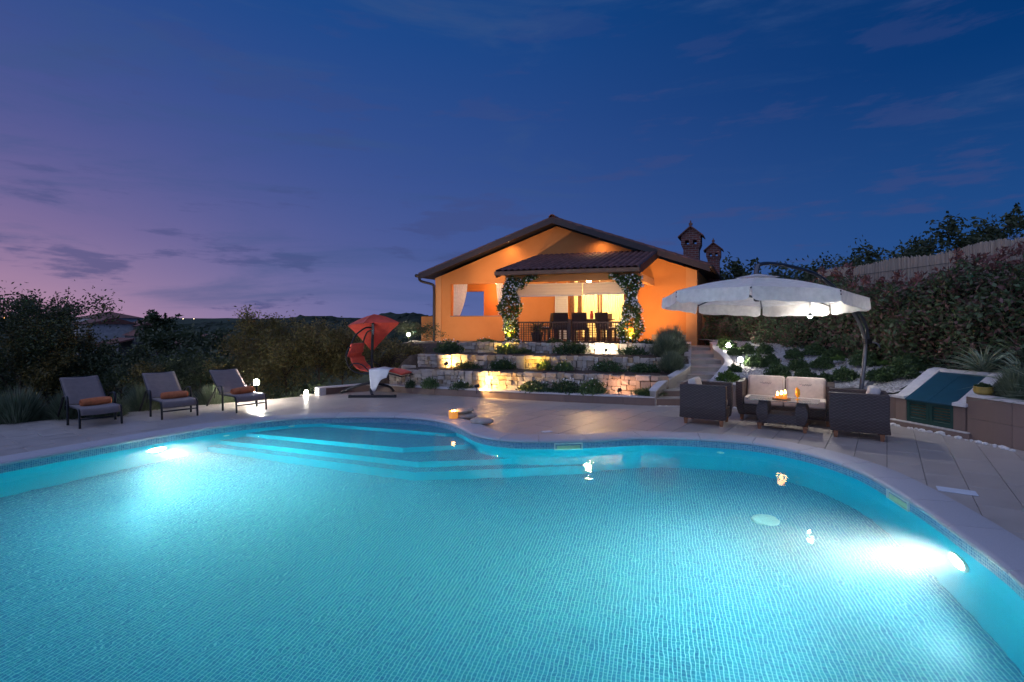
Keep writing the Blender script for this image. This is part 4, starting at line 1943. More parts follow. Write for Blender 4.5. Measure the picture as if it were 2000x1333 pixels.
for (f0, f1) in ((2.38, 3.20), (3.30, 3.93)):
    dr = hprism(f0 - .03, f0 + .03, .10, .17, PF, DOORZ, 'glass_door', M_frame, house)
    hprism(f1 - .03, f1 + .03, .10, .17, PF, DOORZ, 'door_stile', M_frame, dr)
    hprism(f0 + .031, f1 - .031, .10, .17, PF, PF + .11, 'door_rail', M_frame, dr)
    hprism(f0 + .031, f1 - .031, .10, .17, DOORZ - .1, DOORZ, 'door_rail', M_frame, dr)
    hprism(f0 + .032, f1 - .032, .13, .138, PF + .112, DOORZ - .102, 'pane', M_glass, dr)
dr = hprism(3.97, 4.02, .10, .17, PF, DOORZ, 'glass_door', M_frame, house)
hprism(4.17, 4.31, .10, .17, PF, DOORZ, 'door_stile', M_frame, dr)
hprism(4.022, 4.168, .13, .138, PF, DOORZ, 'pane', M_glass, dr)
curtain((2.36, 3.24), .30, PF, DOORZ, .025, 11, 'curtain', M_litcurt, house)
curtain((3.26, 3.96), .30, PF, DOORZ, .025, 9, 'curtain', M_litcurt, house)
curtain((3.98, 4.31), .32, PF, DOORZ, .02, 4, 'curtain', M_litcurt, house)
M_room = simple('room_plaster', (.72, .66, .52), .9, var=.03)
hprism(DOOR0 - .4, DOOR1 + .4, 2.2, 2.3, .9, 3.35, 'room_wall', M_room, house)
hprism(DOOR0 - .5, DOOR0 - .4, T + .004, 2.3, .9, 3.35, 'room_wall', M_room, house)
hprism(DOOR1 + .4, DOOR1 + .5, T + .004, 2.3, .9, 3.35, 'room_wall', M_room, house)
hprism(DOOR0 - .5, DOOR1 + .5, T + .004, 2.3, 3.352, 3.4, 'room_ceiling', M_room, house)
hprism(DOOR0 - .5, DOOR1 + .5, T + .004, 2.3, .86, .899, 'room_floor', M_teak, house)
# louvred shutters folded back on both sides of the doors
M_shut = simple('shutter_white', (.72, .70, .68), .5, var=.04)
for (s0, s1, z0_, z1_, p) in ((4.34, 4.80, PF + .03, 3.1, -.06), (1.93, 2.06, PF + .03, 3.05, -.06)):
    sh = hprism(s0, s0 + .05, p, p + .045, z0_, z1_, 'shutter', M_shut, house)
    hprism(s1 - .05, s1, p, p + .045, z0_, z1_, 'shutter_stile', M_shut, sh)
    if s1 - s0 > .2:
        for k in range(24):
            z = z0_ + .03 + (z1_ - z0_ - .06) * k / 24
            mb = MB()
            q = [hp(s0 + .051, p + .004, z), hp(s1 - .051, p + .004, z), hp(s1 - .051, p + .036, z + .07), hp(s0 + .051, p + .036, z + .07)]
            w = [v + Vector((0, 0, .012)) for v in q]
            mb.add(q + w, [(0, 1, 2, 3), (7, 6, 5, 4), (0, 4, 5, 1), (1, 5, 6, 2), (2, 6, 7, 3), (3, 7, 4, 0)])
            build(mb, 'slat', M_shut, sh)
# porch ceiling lamp, loggia lamp
M_warm = glow_mat('warm_bulb', (1.0, .62, .24), 30)


def lamp_fixture(name, s, p, z, watts, parent, r=.09, color=(1.0, .60, .24)):
    c = hp(s, p, z)
    f = build(MB().lathe([(.05, .06), (.09, .055), (.095, .03), (.09, .02)], c, 16), name, M_white, parent, smooth=True)
    build(MB().lathe([(.085, .019), (.08, -.01), (.05, -.035), (.01, -.045)], c, 16), 'lamp_globe', M_warm, f, smooth=True)
    ld = bpy.data.lights.new(name, 'POINT')
    ld.energy = watts
    ld.color = color
    ld.shadow_soft_size = r
    lo = bpy.data.objects.new(name + '_light', ld)
    COL.objects.link(lo)
    lo.location = c + Vector((0, 0, -.16))


lamp_fixture('porch_lamp', 3.2, -1.4, 3.02, 115, house)
lamp_fixture('room_lamp', 3.3, 1.25, 3.2, 190, house, .12, (1.0, .72, .36))
lamp_fixture('loggia_lamp', 7.6, 1.2, 3.26, 95, house)

# small unseen downlights, added under the overhang to brighten the gable
for s_ in (3.1, 6.4):
    z_ = ZP - .13 - abs(s_ - PK) * (ZP - ZE) / (PK - ES0)
    c_ = hp(s_, -.37, z_)
    dl = build(MB().lathe([(.05, .03), (.055, .0), (.045, -.03), (.035, -.03)], c_, 12), 'soffit_fill', M_fascia, house, smooth=True)
    build(MB().lathe([(.034, -.022), (.02, -.03), (.004, -.032)], c_, 10), 'lamp_globe', glow_mat('soffit_fill_glow', (1.0, .6, .25), 2.0), dl, smooth=True)
    ld = bpy.data.lights.new('soffit', 'SPOT')
    ld.energy = 30
    ld.color = (1.0, .62, .28)
    ld.spot_size = R(160)
    ld.spot_blend = 1.0
    ld.shadow_soft_size = .05
    lo = bpy.data.objects.new('soffit_light', ld)
    COL.objects.link(lo)
    lo.location = c_ + Vector((0, 0, -.07))
    lo.rotation_euler = Vector((.05, .2, -1)).to_track_quat('-Z', 'Y').to_euler()

# gathered white curtains in the loggia opening
M_sheer = fabric('sheer_curtain', (.74, .70, .68), trans=.35, bump=.05)


def ga1(s, t):
    k = 1 - .55 * t ** 1.6
    return 8.86 - (8.86 - s) * k


def ga2(s, t):
    k = 1 - .5 * t ** 1.6
    return 6.78 + (s - 6.78) * k


curtain((8.28, 8.86), .12, 1.95, 3.15, .035, 7, 'loggia_curtain', M_sheer, house, ga1)
curtain((6.80, 7.12), .12, 1.95, 3.15, .03, 4, 'loggia_curtain', M_sheer, house, ga2)
hprism(6.79, 8.92, -.03, T + .02, 1.905, 1.938, 'window_sill', M_clad, house)

# ------------------------------------------------------------------ lattice railing between the posts
rail = thing('lattice_railing', 'dark wooden lattice railing between the two flowering porch posts', 'railing', hp(3.3, -PD + .1, PF))
for (s0, s1) in ((1.72, 3.22), (3.36, 4.94)):
    p = -PD + .12
    hprism(s0, s1, p, p + .06, 1.655, 1.70, 'top_rail', M_darkwood, rail, .004)
    hprism(s0, s1, p, p + .05, PF + .03, PF + .07, 'bottom_rail', M_darkwood, rail, .004)
    mb = MB()
    k = int((s1 - s0) / .075)
    for i in range(k + 1):
        s = s0 + (s1 - s0) * i / k
        w = .03 if i % 6 == 0 else .014
        q = [hp(s - w / 2, p + .012, 0), hp(s - w / 2, p + .03, 0), hp(s + w / 2, p + .03, 0), hp(s + w / 2, p + .012, 0)]
        mb.prism([(v.x, v.y) for v in q], PF + .07, 1.655)
    for i in range(1, 8):
        z = PF + .07 + (1.655 - PF - .07) * i / 8
        q = [hp(s0, p + .031, 0), hp(s0, p + .046, 0), hp(s1, p + .046, 0), hp(s1, p + .031, 0)]
        mb.prism([(v.x, v.y) for v in q], z - .006, z + .006)
    build(mb, 'lattice', M_darkwood, rail)
for s in (1.70, 3.29, 4.96):
    hprism(s - .04, s + .04, -PD + .10, -PD + .20, PF + .002, 1.76, 'rail_post', M_darkwood, rail, .004)

# ------------------------------------------------------------------ dining set on the porch
def wicker(name, c, c2, size=.022, rough=.5):
    """basket weave: two crossed sets of strands, rounded by bump"""
    n = NT(name)
    geo = n.new('ShaderNodeTexCoord').outputs['Object']
    nrm = n.new('ShaderNodeTexCoord').outputs['Normal']
    sp = n.new('ShaderNodeSeparateXYZ')
    n.l.new(geo, sp.inputs[0])
    sn = n.new('ShaderNodeSeparateXYZ')
    n.l.new(nrm, sn.inputs[0])
    # horizontal coordinate chosen by the face direction
    ax = n.math('GREATER_THAN', n.math('ABSOLUTE', sn.outputs[0]), n.math('ABSOLUTE', sn.outputs[1]))
    hcoord = n.math('ADD', n.math('MULTIPLY', sp.outputs[1], ax), n.math('MULTIPLY', sp.outputs[0], n.math('SUBTRACT', 1.0, ax)))
    tp = n.math('GREATER_THAN', n.math('ABSOLUTE', sn.outputs[2]), .7)
    vcoord = n.math('ADD', n.math('MULTIPLY', sp.outputs[1], tp), n.math('MULTIPLY', sp.outputs[2], n.math('SUBTRACT', 1.0, tp)))
    hx = n.math('ADD', n.math('MULTIPLY', sp.outputs[0], tp), n.math('MULTIPLY', hcoord, n.math('SUBTRACT', 1.0, tp)))
    fu = n.math('MULTIPLY', hx, PI / size)
    fv = n.math('MULTIPLY', vcoord, PI / (size * .62))
    chk = n.math('MULTIPLY', n.math('SINE', fu), n.math('SINE', fv))
    su = n.math('ABSOLUTE', n.math('SINE', fv))
    h = n.math('ADD', n.math('MULTIPLY', chk, .5), su)
    nz = n.noise(geo, 25, 3)
    hh = n.math('ADD', n.math('MULTIPLY', h, .33), .35)
    col = n.ramp(hh, [(.15, tuple(x * .25 for x in c)), (.55, c), (.95, c2)])
    col = n.mix(.4, col, n.ramp(nz, [(.3, (.6, .6, .6)), (.7, (1, 1, 1))]), 'MULTIPLY')
    n.base(col)
    n.rough(rough)
    n.bump(h, .7, .004)
    return n.m


M_wicker = wicker('dark_wicker', (.070, .048, .042), (.125, .092, .08), .034)
M_wicker2 = wicker('brown_wicker', (.075, .036, .022), (.12, .065, .04), .03)


def dining_chair(name, label):
    t = thing(name, label, 'chair', (0, 0, 0), 0, 'dining chairs on the porch')
    build(MB().box((0, 0, .44), (.46, .46, .06), ch=.012), 'seat', M_wicker2, t, local=True)
    mb = MB()
    rows = []
    for k in range(6):
        z = .47 + .48 * k / 5
        y = .21 + .07 * (k / 5) ** 1.3
        rows.append([(-.23, y, z), (.23, y, z), (.23, y + .045, z), (-.23, y + .045, z)])
    mb.loft(rows)
    build(mb, 'backrest', M_wicker2, t, local=True)
    for (x, y) in ((-.2, -.2), (.2, -.2), (.2, .2), (-.2, .2)):
        build(MB().loft([[(x + a * .02, y + b_ * .02, 0) for a, b_ in ((-1, -1), (1, -1), (1, 1), (-1, 1))], [(x + a * .027, y + b_ * .027, .41) for a, b_ in ((-1, -1), (1, -1), (1, 1), (-1, 1))]]), 'leg', M_darkwood, t, local=True)
    build(MB().box((0, 0, .485), (.41, .41, .03), ch=.012), 'seat_pad', M_white, t, local=True)
    return t


ch0 = dining_chair('dining_chair', 'dining chair with its back to the lattice, second from the open end')
rot0 = math.atan2(HWd.y, HWd.x)
DC = [(3.30, -1.95, PI, 'brown wicker dining chair in the middle, back turned to the railing post'),
      (3.92, -1.95, PI + .12, 'brown wicker dining chair left of the middle, back to the lattice'),
      (2.52, -1.85, PI - .45, 'brown wicker dining chair set askew near the right-hand vine'),
      (4.62, -1.35, -PI / 2 - .3, 'brown wicker dining chair at the table end under the potted palm'),
      (2.9, -.5, .1, 'brown wicker dining chair behind the table before the lit curtains')]
for k, (s, p, a_, lb) in enumerate(DC):
    c = hp(s, p, PF)
    o = ch0 if k == 0 else copy_tree(ch0)
    o.location = c
    o.rotation_euler = (0, 0, rot0 + a_ + PI)
    o['label'] = lb
dt = thing('dining_table', 'long dark dining table laid under the porch roof', 'table', hp(3.4, -1.2, PF), rot0)
build(MB().box((0, 0, .735), (1.9, .95, .04), ch=.01), 'table_top', M_darkwood, dt, local=True)
build(MB().box((0, 0, .67), (1.7, .78, .08)), 'apron', M_darkwood, dt, local=True)
for (x, y) in ((-.82, -.36), (.82, -.36), (.82, .36), (-.82, .36)):
    build(MB().box((x, y, .315), (.08, .08, .63)), 'leg', M_darkwood, dt, local=True)
c = hp(3.15, -1.25, PF + .756)
o = build(MB().lathe([(.05, 0), (.06, .03), (.058, .16), (.04, .2), (.035, .26), (.045, .27)], c, 16), 'jug', simple('red_glaze', (.5, .08, .05), .25), smooth=True)
tag(o, 'small red jug standing on the porch dining table', 'jug')
c = hp(2.95, -1.3, PF + .756)
o = build(MB().lathe([(.035, 0), (.04, .08), (.02, .16), (.02, .3), (.012, .31)], c, 14), 'carafe', simple('pale_carafe', (.7, .62, .4), .2), smooth=True)
tag(o, 'slim pale carafe beside the red jug on the porch table', 'carafe')

# wood plank screen beside the house corner
scr = thing('plank_gate', 'narrow upright plank gate between the villa corner and the hedge', 'gate', (6.6, 17.2, .9))
for k in range(7):
    x = 6.32 + k * .13
    build(MB().box((x, 17.25 + .02 * (k % 2), 1.85), (.115, .025, 1.9)), 'plank', M_teak, scr)
build(MB().box((6.7, 17.29, 1.3), (.95, .04, .08)), 'cross_rail', M_teak, scr)
build(MB().box((6.7, 17.29, 2.4), (.95, .04, .08)), 'cross_rail', M_teak, scr)
# landing / house pad
struct(MB().prism([(-2.4, 16.6), (5.2, 14.9), (5.5, 15.6), (7.2, 16.6), (9, 26), (-4, 26)], .5, .90), 'pavement', M_step)

# ------------------------------------------------------------------ sun loungers
M_sling = fabric('taupe_sling', (.20, .155, .15), rough=.7, bump=.25)


def lounger():
    t = thing('sun_lounger', 'x', 'sun lounger', (0, 0, 0), 0, 'sun loungers along the edge of the deck')
    w, wa = .27, .315
    for s in (-1, 1):
        # front leg bends into the side rail
        path = catmull([(.0, s * w, 0), (.015, s * w, .16), (.045, s * w, .265), (.12, s * w, .295), (.35, s * w, .29), (.62, s * w, .285), (.80, s * w, .29)], 5)
        build(MB().tube(path, .017, 8, flat=.8), 'side_rail', M_metal, t, smooth=True, local=True)
        # arm leg, arm, rear leg in one bent tube
        path = catmull([(.50, s * wa, 0), (.505, s * wa, .25), (.52, s * wa, .40), (.57, s * wa, .455), (.68, s * wa, .45), (.80, s * wa, .42), (.95, s * (wa - .01), .30), (1.32, s * (wa - .02), 0)], 6)
        build(MB().tube(path, .018, 8, flat=.75), 'arm_frame', M_metal, t, smooth=True, local=True)
        build(MB().tube([(.56, s * wa, .29), (.56, s * w, .288)], .012, 8), 'bracket', M_metal, t, local=True)
        path = [(.74, s * (w - .01), .285), (1.0, s * (w - .012), .475), (1.30, s * (w - .016), .70)]
        build(MB().tube(catmull(path, 4), .015, 8), 'back_rail', M_metal, t, smooth=True, local=True)
        build(MB().tube([(1.02, s * (w - .04), .47), (1.12, s * (w - .04), .17)], .010, 6), 'prop', M_metal, t, local=True)
    build(MB().tube([(1.30, -w + .016, .70), (1.30, w - .016, .70)], .014, 8), 'top_bar', M_metal, t, smooth=True, local=True)
    build(MB().tube([(.02, -w, .135), (.02, w, .135)], .012, 8), 'front_bar', M_metal, t, smooth=True, local=True)
    # slings
    def sling(path, sag, name):
        mb = MB()
        rows = []
        P = catmull(path, 6)
        for p in P:
            rows.append([(p.x, (-1 + 2 * i / 10) * (w - .012), p.z - sag * (1 - (-1 + 2 * i / 10) ** 2)) for i in range(11)])
        mb.loft(rows, False, False)
        o = build(mb, name, M_sling, t, smooth=True, local=True)
        sd = o.modifiers.new('s', 'SOLIDIFY')
        sd.thickness = .006
        return o
    sling([(.012, 0, .20), (.035, 0, .27), (.10, 0, .298), (.35, 0, .295), (.72, 0, .292)], .012, 'seat_sling')
    sling([(.745, 0, .30), (1.0, 0, .49), (1.295, 0, .712)], .012, 'back_sling')
    return t


M_towel = simple('orange_towel', (.62, .19, .075), .95, var=.18, scale=14, bump=.9, bscale=160, bdist=.012)


def rolled_towel():
    mb = MB()
    k = 26
    prof = [(.35 + .65 * (i / k)) for i in range(k + 1)]
    # spiral end, slight bulge in the middle
    rings = []
    L = .40
    for j in range(13):
        u = -1 + 2 * j / 12
        rr = .074 * (1 - .10 * abs(u) ** 3)
        rings.append([(L / 2 * u, rr * 1.12 * math.cos(2 * PI * i / k), .06 + rr * .88 * math.sin(2 * PI * i / k) + .004 * math.sin(5 * 2 * PI * i / k + u * 2)) for i in range(k)])
    mb.loft(rings)
    # the loose outer lap
    lap = []
    for j in range(13):
        u = -1 + 2 * j / 12
        lap.append([(L / 2 * u * 1.01, .084 * math.cos(a), .06 + .058 * math.sin(a)) for a in [R(150 + 12 * q) for q in range(9)]])
    mb.loft(lap, False, False)
    # spiral ridges on the ends
    for e in (-1, 1):
        pth = []
        for q in range(40):
            a = q * .42
            r = .012 + .045 * q / 40
            pth.append((e * (L / 2 + .003), r * 1.1 * math.cos(a), .06 + r * .9 * math.sin(a)))
        mb.tube(pth, .0045, 5)
    return mb.mesh('rolled_towel', M_towel, True)


TOWEL = rolled_towel()
lg = lounger()
SPOTS = [((-6.76, 8.01), 142.3, 'taupe sling sun lounger at the far left, beside the big lavender bushes'),
         ((-5.98, 8.75), 138.5, 'taupe sling sun lounger in the middle of the row of three'),
         ((-5.05, 9.39), 140.5, 'taupe sling sun lounger next to the glowing bollard light')]
TLAB = ['rolled orange towel on the lounger at the far left', 'rolled orange towel on the middle lounger', 'rolled orange towel on the lounger beside the bollard light']
for k, ((x, y), ang, lb) in enumerate(SPOTS):
    a = R(ang)
    M = Matrix.Rotation(a, 4, 'Z')
    off = M @ Vector((0, .27, 0))
    o = lg if k == 0 else copy_tree(lg)
    o.location = (x - off.x, y - off.y, 0)
    o.rotation_euler = (0, 0, a)
    o['label'] = lb
    tw = link('rolled_towel', TOWEL)
    q = Vector(o.location) + M @ Vector((.50, -.05, .285))
    tw.location = q
    tw.rotation_euler = (0, 0, a + PI / 2 + (.12, -.1, .2)[k])
    tag(tw, TLAB[k], 'towel', 'rolled orange towels on the loungers')

# ------------------------------------------------------------------ hanging chair with its red parasol
M_red = fabric('red_canvas', (.74, .085, .05), rough=.8, bump=.12, trans=.25)
M_redcush = fabric('red_cushion', (.76, .095, .055), rough=.85, bump=.3)
hc = thing('hanging_chair', 'red hanging lounge chair on a curved stand under a red parasol', 'hanging chair', (-3.2, 11.9, 0))
build(MB().box((-3.10, 11.38, .028), (.98, .07, .056), R(2), ch=.006), 'base_bar', M_metal, hc)
for e in (-1, 1):
    build(MB().box((-3.10 + e * .5, 11.38 + e * .5 * math.sin(R(2)), .03), (.05, .078, .064), R(2)), 'end_cap', M_black, hc)
build(MB().tube(catmull([(-4.02, 12.02, .03), (-3.75, 12.0, .14), (-3.4, 11.97, .24), (-3.1, 12.02, .22), (-2.9, 12.1, .15), (-2.80, 12.13, .035)], 6), .03, 10), 'rear_foot', M_metal, hc, smooth=True)
build(MB().tube(catmull([(-3.1, 11.38, .05), (-3.2, 11.62, .13), (-3.24, 11.85, .36), (-3.26, 11.93, .8), (-3.25, 11.93, 1.3), (-3.22, 11.86, 1.66), (-3.17, 11.74, 1.84)], 7), .032, 12), 'mast', M_metal, hc, smooth=True)
build(MB().tube(catmull([(-3.24, 11.9, 1.55), (-3.40, 11.85, 1.54), (-3.62, 11.82, 1.36), (-3.72, 11.80, 1.12)], 6), .018, 8), 'hanger_arm', M_metal, hc, smooth=True)
build(MB().tube(catmull([(-3.24, 11.9, 1.48), (-3.40, 12.05, 1.45), (-3.52, 12.2, 1.3), (-3.58, 12.25, 1.1)], 6), .016, 8), 'hanger_arm', M_metal, hc, smooth=True)
# chain
mb = MB()
for k in range(9):
    c = Vector((-3.17, 11.70, 1.62 - k * .026))
    pth = [c + Vector((.012 * math.cos(a) * (1 if k % 2 else 0), .012 * math.cos(a) * (0 if k % 2 else 1), .019 * math.sin(a))) for a in [2 * PI * q / 8 for q in range(9)]]
    mb.tube(pth, .004, 5, False)
build(mb, 'chain', simple('steel', (.45, .45, .46), .3, .9), hc)
# side frames of the seat: back top, swoop, long foot end
NEAR = [(-3.70, 1.10), (-3.76, .92), (-3.72, .70), (-3.55, .545), (-3.28, .505), (-3.0, .53), (-2.75, .50), (-2.5, .435)]
for (yy, dx) in ((11.62, 0.0), (12.26, .13)):
    build(MB().tube(catmull([(x + dx, yy, z) for x, z in NEAR], 6), .017, 8), 'seat_frame', M_metal, hc, smooth=True)
for (yy, dx) in ((11.60, 0.0), (12.28, .13)):
    build(MB().tube(catmull([(-3.68 + dx, yy, .66), (-3.58 + dx, yy, .74), (-3.40 + dx, yy, .71), (-3.24 + dx, yy, .56)], 6), .014, 8), 'armrest', M_metal, hc, smooth=True)
for (x, z, dx) in ((-3.70, 1.10, 0), (-3.72, .70, 0), (-3.28, .505, 0), (-2.5, .435, 0)):
    build(MB().tube([(x, 11.62, z), (x + .13, 12.26, z)], .013, 8), 'cross_bar', M_metal, hc)


def cushion_path(path, y0, y1, shift, thick, name, m, parent):
    """long padded cushion following a profile (x, z), spanning y"""
    P = catmull([(x, 0, z) for x, z in path], 6)
    rings = []
    for i, p in enumerate(P):
        t = (P[min(i + 1, len(P) - 1)] - P[max(i - 1, 0)]).normalized()
        nn = Vector((-t.z, 0, t.x))
        if nn.z < 0:
            nn = -nn
        f = min(1, min(i, len(P) - 1 - i) / 2 + .45)
        ring = []
        k = 12
        for q in range(k):
            a = 2 * PI * q / k
            cw, sw = math.cos(a), math.sin(a)
            e = math.copysign(abs(cw) ** .5, cw)
            h = math.copysign(abs(sw) ** .7, sw)
            v = (e + 1) / 2
            ring.append(Vector((p.x, y0 + (y1 - y0) * v, p.z)) + Vector((shift * v, 0, 0)) + nn * (thick * .5 * h * f + thick * .5))
        rings.append(ring)
    mb = MB().loft(rings)
    o = build(mb, name, m, parent, smooth=True)
    bm = bmesh.new()
    bm.from_mesh(o.data)
    bmesh.ops.recalc_face_normals(bm, faces=bm.faces)
    bm.to_mesh(o.data)
    bm.free()
    return o


cushion_path([(-3.665, 1.0), (-3.70, .86), (-3.65, .70), (-3.52, .575)], 11.65, 12.22, .13, .075, 'back_cushion', M_redcush, hc)
cushion_path([(-3.50, .565), (-3.28, .53), (-3.05, .545)], 11.65, 12.22, .13, .07, 'seat_cushion', M_redcush, hc)
cushion_path([(-3.03, .545), (-2.75, .52), (-2.52, .45)], 11.65, 12.22, .13, .06, 'foot_cushion', M_redcush, hc)
cushion_path([(-3.61, 1.17), (-3.635, 1.06), (-3.64, .96)], 11.68, 12.19, .13, .10, 'head_pillow', M_redcush, hc)
# parasol: four panels, rear corner pulled down
A_ = Vector((-3.15, 11.72, 1.86))
C_ = [Vector((-3.86, 12.02, 1.60)), Vector((-3.22, 11.10, 1.655)), Vector((-2.60, 11.86, 1.665)), Vector((-3.42, 12.52, .95))]
for k in range(4):
    p, q = C_[k], C_[(k + 1) % 4]
    mb = MB()
    rows = []
    N_ = 8
    for i in range(N_ + 1):
        u = i / N_
        e = p.lerp(q, u)
        sag = .03 * math.sin(PI * u)
        e = e.lerp(A_, sag)
        row = []
        for j in range(N_ + 1):
            v = j / N_
            w_ = A_.lerp(e, v)
            w_.z -= .05 * math.sin(PI * v) * math.sin(PI * u) - .03 * math.sin(PI * v)
            row.append(w_)
        rows.append(row)
    mb.loft(rows, False, False)
    build(mb, 'parasol_panel', M_red, hc, smooth=True)
for c in C_:
    build(MB().tube([A_ - Vector((0, 0, .02)), c - Vector((0, 0, .01))], .008, 6), 'parasol_rib', M_metal, hc)
# white towel hung over the seat
mb = MB()
rows = []
for i in range(13):
    u = i / 12
    row = []
    for j in range(15):
        v = j / 14
        x = -3.24 + .48 * u
        if v < .45:
            y = 12.05 - (12.05 - 11.60) * v / .45
            z = .625 - .01 * math.sin(u * PI * 3) - .03 * abs(u - .5)
        else:
            w_ = (v - .45) / .55
            y = 11.585 - .02 * w_ + .012 * math.sin(u * 9) * w_
            drop = .40 if u < .35 else .40 - .30 * (u - .35)
            z = .62 - w_ * (.20 + .24 * math.exp(-((u - .22) / .28) ** 2) + .10 * (1 - u))
            x += w_ * .12 * (.35 - u)
        row.append(Vector((x, y, z)))
    rows.append(row)
mb.loft(rows, False, False)
M_wtowel = simple('white_towel', (.74, .76, .80), .95, var=.05, scale=10, bump=.5, bscale=200)
o = build(mb, 'hanging_towel', M_wtowel, smooth=True)
sd = o.modifiers.new('s', 'SOLIDIFY')
sd.thickness = .008
tag(o, 'white towel hung over the seat of the red hanging chair', 'towel')
# ribbed pot behind it
o = build(MB().lathe([(.10, 0), (.155, .05), (.185, .16), (.175, .27), (.13, .34), (.125, .36), (.10, .36), (.10, .30)], (-3.28, 12.75, .0), 24), 'clay_pot', simple('clay', (.42, .25, .19), .8, var=.2, scale=20), smooth=True)
o.location.z = .10
tag(o, 'round clay pot on the grass behind the hanging chair', 'pot')

# ------------------------------------------------------------------ candle and flat stones at the pool edge
M_wax = NT('amber_glass')
M_wax.base((.75, .30, .06))
M_wax.rough(.35)
M_wax.p.inputs['Emission Color'].default_value = (1.0, .36, .05, 1)
M_wax.p.inputs['Emission Strength'].default_value = .55
M_wax = M_wax.m
M_flame = glow_mat('flame', (1.0, .50, .12), 60)
cd = thing('candle_jar', 'amber candle jar burning on the pool coping beside flat stones', 'candle', (-1.0, 8.72, .034))
build(MB().lathe([(.072, 0), (.078, .02), (.080, .115), (.074, .125), (.066, .118), (.064, .07)], (0, 0, .0), 20), 'jar', M_wax, cd, smooth=True, local=True)
build(MB().lathe([(.004, .072), (.016, .088), (.013, .115), (.003, .15)], (.02, .0, 0), 10), 'flame', M_flame, cd, smooth=True, local=True)
build(MB().lathe([(.004, .072), (.014, .085), (.011, .105), (.003, .135)], (-.025, .01, 0), 10), 'flame', M_flame, cd, smooth=True, local=True)
ld = bpy.data.lights.new('candle', 'POINT')
ld.energy = 3.0
ld.color = (1.0, .45, .12)
ld.shadow_soft_size = .03
lo = bpy.data.objects.new('candle_light', ld)
COL.objects.link(lo)
lo.location = (-1.0, 8.70, .21)
M_peb = simple('river_stone', (.40, .35, .30), .7, var=.22, scale=7, bump=.15, bscale=60)
for (x, y, z, a, b_, h, rz, lb) in ((-.80, 8.86, .045, .20, .15, .052, .2, 'flat grey stone lowest of the pair beside the candle jar'),
                                    (-.82, 8.86, .135, .18, .135, .045, .9, 'flat grey stone topmost of the pair beside the candle jar'),
                                    (-.50, 8.35, .045, .19, .145, .058, -.3, 'single flat grey stone lying apart from the candle jar')):
    bm = bmesh.new()
    bmesh.ops.create_icosphere(bm, subdivisions=3, radius=1)
    for v in bm.verts:
        c = v.co
        w_ = 1 + .05 * math.sin(c.x * 3 + rz * 5) + .04 * math.sin(c.y * 4 + x)
        zz = math.copysign(abs(c.z) ** .8, c.z)
        v.co = Vector((c.x * a * w_, c.y * b_ * w_, zz * h))
    me = bpy.data.meshes.new('flat_stone')
    bm.to_mesh(me)
    bm.free()
    me.materials.append(M_peb)
    me.polygons.foreach_set('use_smooth', [True] * len(me.polygons))
    o = link('flat_stone', me)
    o.location = (x, y, z + .012)
    o.rotation_euler = (0, 0, rz)
    tag(o, lb, 'stone', 'flat stones at the pool edge')
# skimmer lids set in the paving
M_lidp = simple('white_lid', (.62, .66, .72), .5, var=.06)
for (x, y, rz, lb) in ((.53, 7.78, .5, 'small pale access lid in the paving beyond the middle of the pool'), (.72, 7.55, .2, 'narrow pale access strip in the paving close to the coping')):
    o = build(MB().box((0, 0, .004), (.16, .10, .006), ch=.002), 'access_lid', M_lidp)
    o.location = (x, y, .002)
    o.rotation_euler = (0, 0, rz)
    tag(o, lb, 'lid', 'access lids in the paving')
o = build(MB().box((0, 0, .005), (.30, .16, .008), ch=.002), 'access_lid', M_lidp)
o.location = (4.36, 5.02, .002)
o.rotation_euler = (0, 0, R(-33))
tag(o, 'large pale rectangular access lid in the paving by the coping on the right', 'lid', 'access lids in the paving')

# ------------------------------------------------------------------ wicker lounge set
M_cream = fabric('cream_cushion', (.66, .565, .49), rough=.9, bump=.12, stripes=((.50, .40, .34), 42.0))
M_cream2 = fabric('plain_cream', (.62, .55, .49), rough=.9, bump=.15)


def panel(mb, x0, x1, y0, y1, z0, z1, bulge=(0, 0), n_=7):
    """upright wicker slab; its foot draws in by bulge"""
    rings = []
    for k in range(n_):
        t = k / (n_ - 1)
        z = z0 + (z1 - z0) * t
        f = max(0, 1 - t / .4) ** 1.7
        bx, by = bulge[0] * f, bulge[1] * f
        rings.append([(x0 + bx, y0 + by, z), (x1 + bx, y0 + by, z), (x1 + bx, y1 + by, z), (x0 + bx, y1 + by, z)])
    mb.loft(rings)
    return mb


def legs(t, pts, h):
    for (x, y) in pts:
        sx, sy = (1 if x > 0 else -1), (1 if y > 0 else -1)
        build(MB().loft([[(x + a * .02 + sx * .0, y + b_ * .02, 0) for a, b_ in ((-1, -1), (1, -1), (1, 1), (-1, 1))],
                         [(x + a * .032, y + b_ * .032, h) for a, b_ in ((-1, -1), (1, -1), (1, 1), (-1, 1))]]), 'leg', M_teak, t, local=True)


def pad(t, c, s, name, m, rot=(0, 0, 0), bev=.035):
    bm = bmesh.new()
    bmesh.ops.create_cube(bm, size=1)
    for v in bm.verts:
        v.co = Vector((v.co.x * s[0], v.co.y * s[1], v.co.z * s[2]))
    bmesh.ops.bevel(bm, geom=bm.edges[:], offset=min(bev, min(s) * .45), segments=3, affect='EDGES', profile=.6)
    me = bpy.data.meshes.new(name)
    bm.to_mesh(me)
    bm.free()
    me.materials.append(m)
    me.polygons.foreach_set('use_smooth', [True] * len(me.polygons))
    o = link(name, me, t, False)
    o.location = c
    o.rotation_euler = rot
    return o


